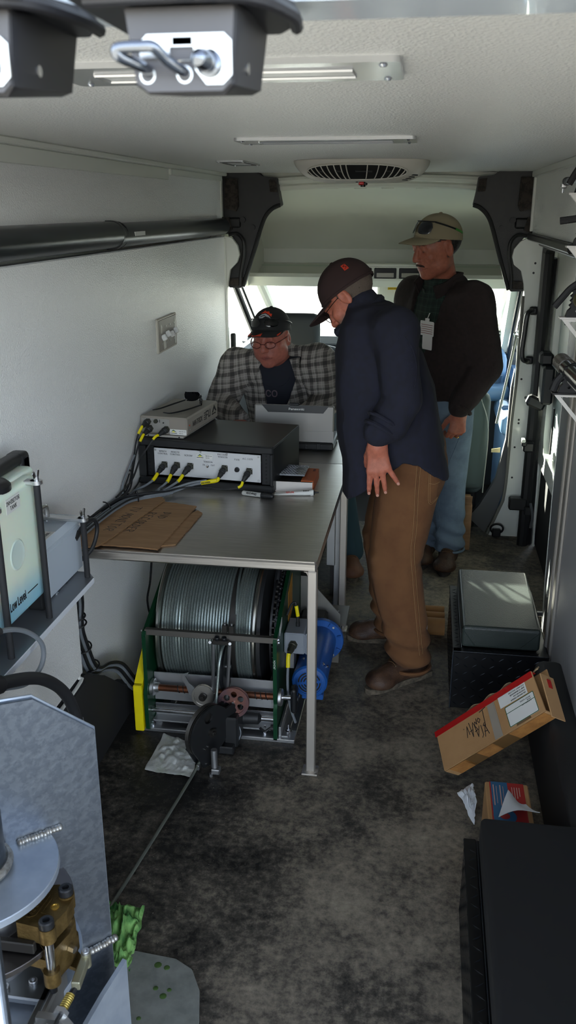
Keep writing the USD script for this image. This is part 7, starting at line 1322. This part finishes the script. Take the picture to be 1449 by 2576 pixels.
for x in np.linspace(-.9, .9, 14): t.part('slat', tube([ov(x, y * wx(x)) + V(0, -.003, -.001) for y in np.linspace(-.97, .97, 6)], .0024, 5, 0), VW)
t.part('inner_duct', cat(*[tube([ov(x0, -.25) + V(0, -.0012, 0), ov(x0 + .12, -.2) + V(0, -.0012, 0)], .004, 5, 0) for x0 in (-.6, -.2, .15, .5)]), M('duct_grey', '#4a4a4a', .4, .5))
t.part('side_grille', cat(*[box(.011, .004, .0055, vs(-PI / 2 + 1.0 + .05 * i, .50 + .085 * j, .002), .001, Rz(.6)) for i in range(6) for j in range(4)]), BLK, kind='stuff')
t.part('lower_panel', box(.20, .05, .004, (AX, 3.86, 1.951), .001), M('vent_grey', '#a9ada6', .4))
k = t.part('knob', cat(cyl((AX + .012, 3.85, 1.950), (AX + .012, 3.85, 1.930), .010, 14), box(.036, .016, .010, (AX + .012, 3.85, 1.941), .003)), BLK); t.part('knob_face', box(.022, .012, .012, (AX + .006, 3.843, 1.943), .003), RED, parent=k)
t.part('sensor', cyl((AX - .012, 3.84, 1.951), (AX - .012, 3.84, 1.946), .005, 10), BLK)
# ---------------------------------------------------------------- rear door latches hanging in front of the camera
LB = M('latch_grey', '#4c4b4d', .55, bump=.0003, bs=900); LBD = M('latch_dark', '#1b1b1e', .5)
PLATE = M('strike_plate', '#d9d9d6', .22, 1.)
def latch(dx):
    X = lambda x: x + dx
    t = Thing('door_latch', '', 'latch', (X(-.16), .66, 1.985))
    t.part('housing', put(trimesh.convex.convex_hull(np.array([(X(-.203), .62, 1.972), (X(-.129), .62, 1.972), (X(-.197), .62, 1.926), (X(-.132), .62, 1.926), (X(-.19), .625, 1.921), (X(-.139), .625, 1.920), (X(-.203), .74, 1.985), (X(-.129), .74, 1.985), (X(-.195), .73, 1.934), (X(-.134), .73, 1.934), (X(-.19), .72, 1.930), (X(-.139), .72, 1.930), (X(-.127), .628, 1.97), (X(-.131), .628, 1.926)]))), LBD)
    t.part('face', put(ext(Polygon([(X(-.2025), 1.971), (X(-.1305), 1.971), (X(-.1335), 1.927), (X(-.139), 1.922), (X(-.189), 1.922), (X(-.197), 1.928)]).buffer(-.001).buffer(.001), .002, (0, .6205, 0), (1, 0, 0), (0, 0, 1))), LB)
    t.part('top_flange', ext(Polygon([(X(-.235), .60), (X(-.132), .60), (X(-.118), .605), (X(-.098), .66), (X(-.100), .70), (X(-.12), .74), (X(-.235), .74)]).buffer(-.006).buffer(.006), .006, (0, 0, 1.974)), LBD)
    t.part('flange_lip', tube([(X(-.225), .607, 1.975), (X(-.13), .607, 1.975), (X(-.102), .66, 1.974), (X(-.105), .72, 1.975)], .005, 8), LBD)
    PL_ = Polygon([(X(-.193), 1.9415), (X(-.193), 1.951), (X(-.188), 1.9555), (X(-.137), 1.9555), (X(-.132), 1.951), (X(-.132), 1.931), (X(-.138), 1.9255), (X(-.149), 1.9255), (X(-.156), 1.934), (X(-.158), 1.9415)])
    k = t.part('strike_plate', ext(PL_.difference(Polygon([(X(-.172), 1.942), (X(-.158), 1.942), (X(-.158), 1.947), (X(-.172), 1.947)]).buffer(.001)), .002, (0, .6185, 0), (1, 0, 0), (0, 0, 1)), PLATE)
    t.part('recess', cat(bx(X(-.175), X(-.154), .617, .6188, 1.9395, 1.9405, .0005), bx(X(-.172), X(-.157), .6165, .6185, 1.948, 1.9545, .001)), PLATE, parent=k)
    HK = M('hook_steel', '#8a9099', .18, 1.)
    t.part('hook', tube([(X(-.188), .62, 1.934), (X(-.190), .606, 1.936), (X(-.199), .594, 1.9395), (X(-.2005), .592, 1.943), (X(-.197), .592, 1.9445), (X(-.185), .593, 1.945), (X(-.177), .594, 1.9445), (X(-.172), .602, 1.939), (X(-.165), .611, 1.934), (X(-.163), .622, 1.932)], .0036, 12), HK)
    for x in (-.189, -.164): t.part('hole_ring', ring((X(x), .6195, 1.932), (0, -1, 0), .0048, .0012, 20, 6), PLATE)
    t.part('locating_pin', lathe([(0, 0), (.0085, 0), (.0085, .003), (.0065, .004), (.0065, .012), (.005, .017), (.002, .0195), (0, .02)], (X(-.1465), .618, 1.9375), (-.25, -1, .12), 24), HK)
    t.part('side_screw', cyl((X(-.1305), .66, 1.94), (X(-.1295), .66, 1.94), .004, 10), CHROME)
    return t
l1 = latch(0); tag(l1.prim, label='dark grey door latch with a steel hook and pin hanging above the view', group='rear door latches')
l2 = again(l1, (-.1495, -.004, .001), 'dark grey door latch cut off by the left edge at the picture top'); tag(l2.GetPrim(), group='rear door latches', category='latch')
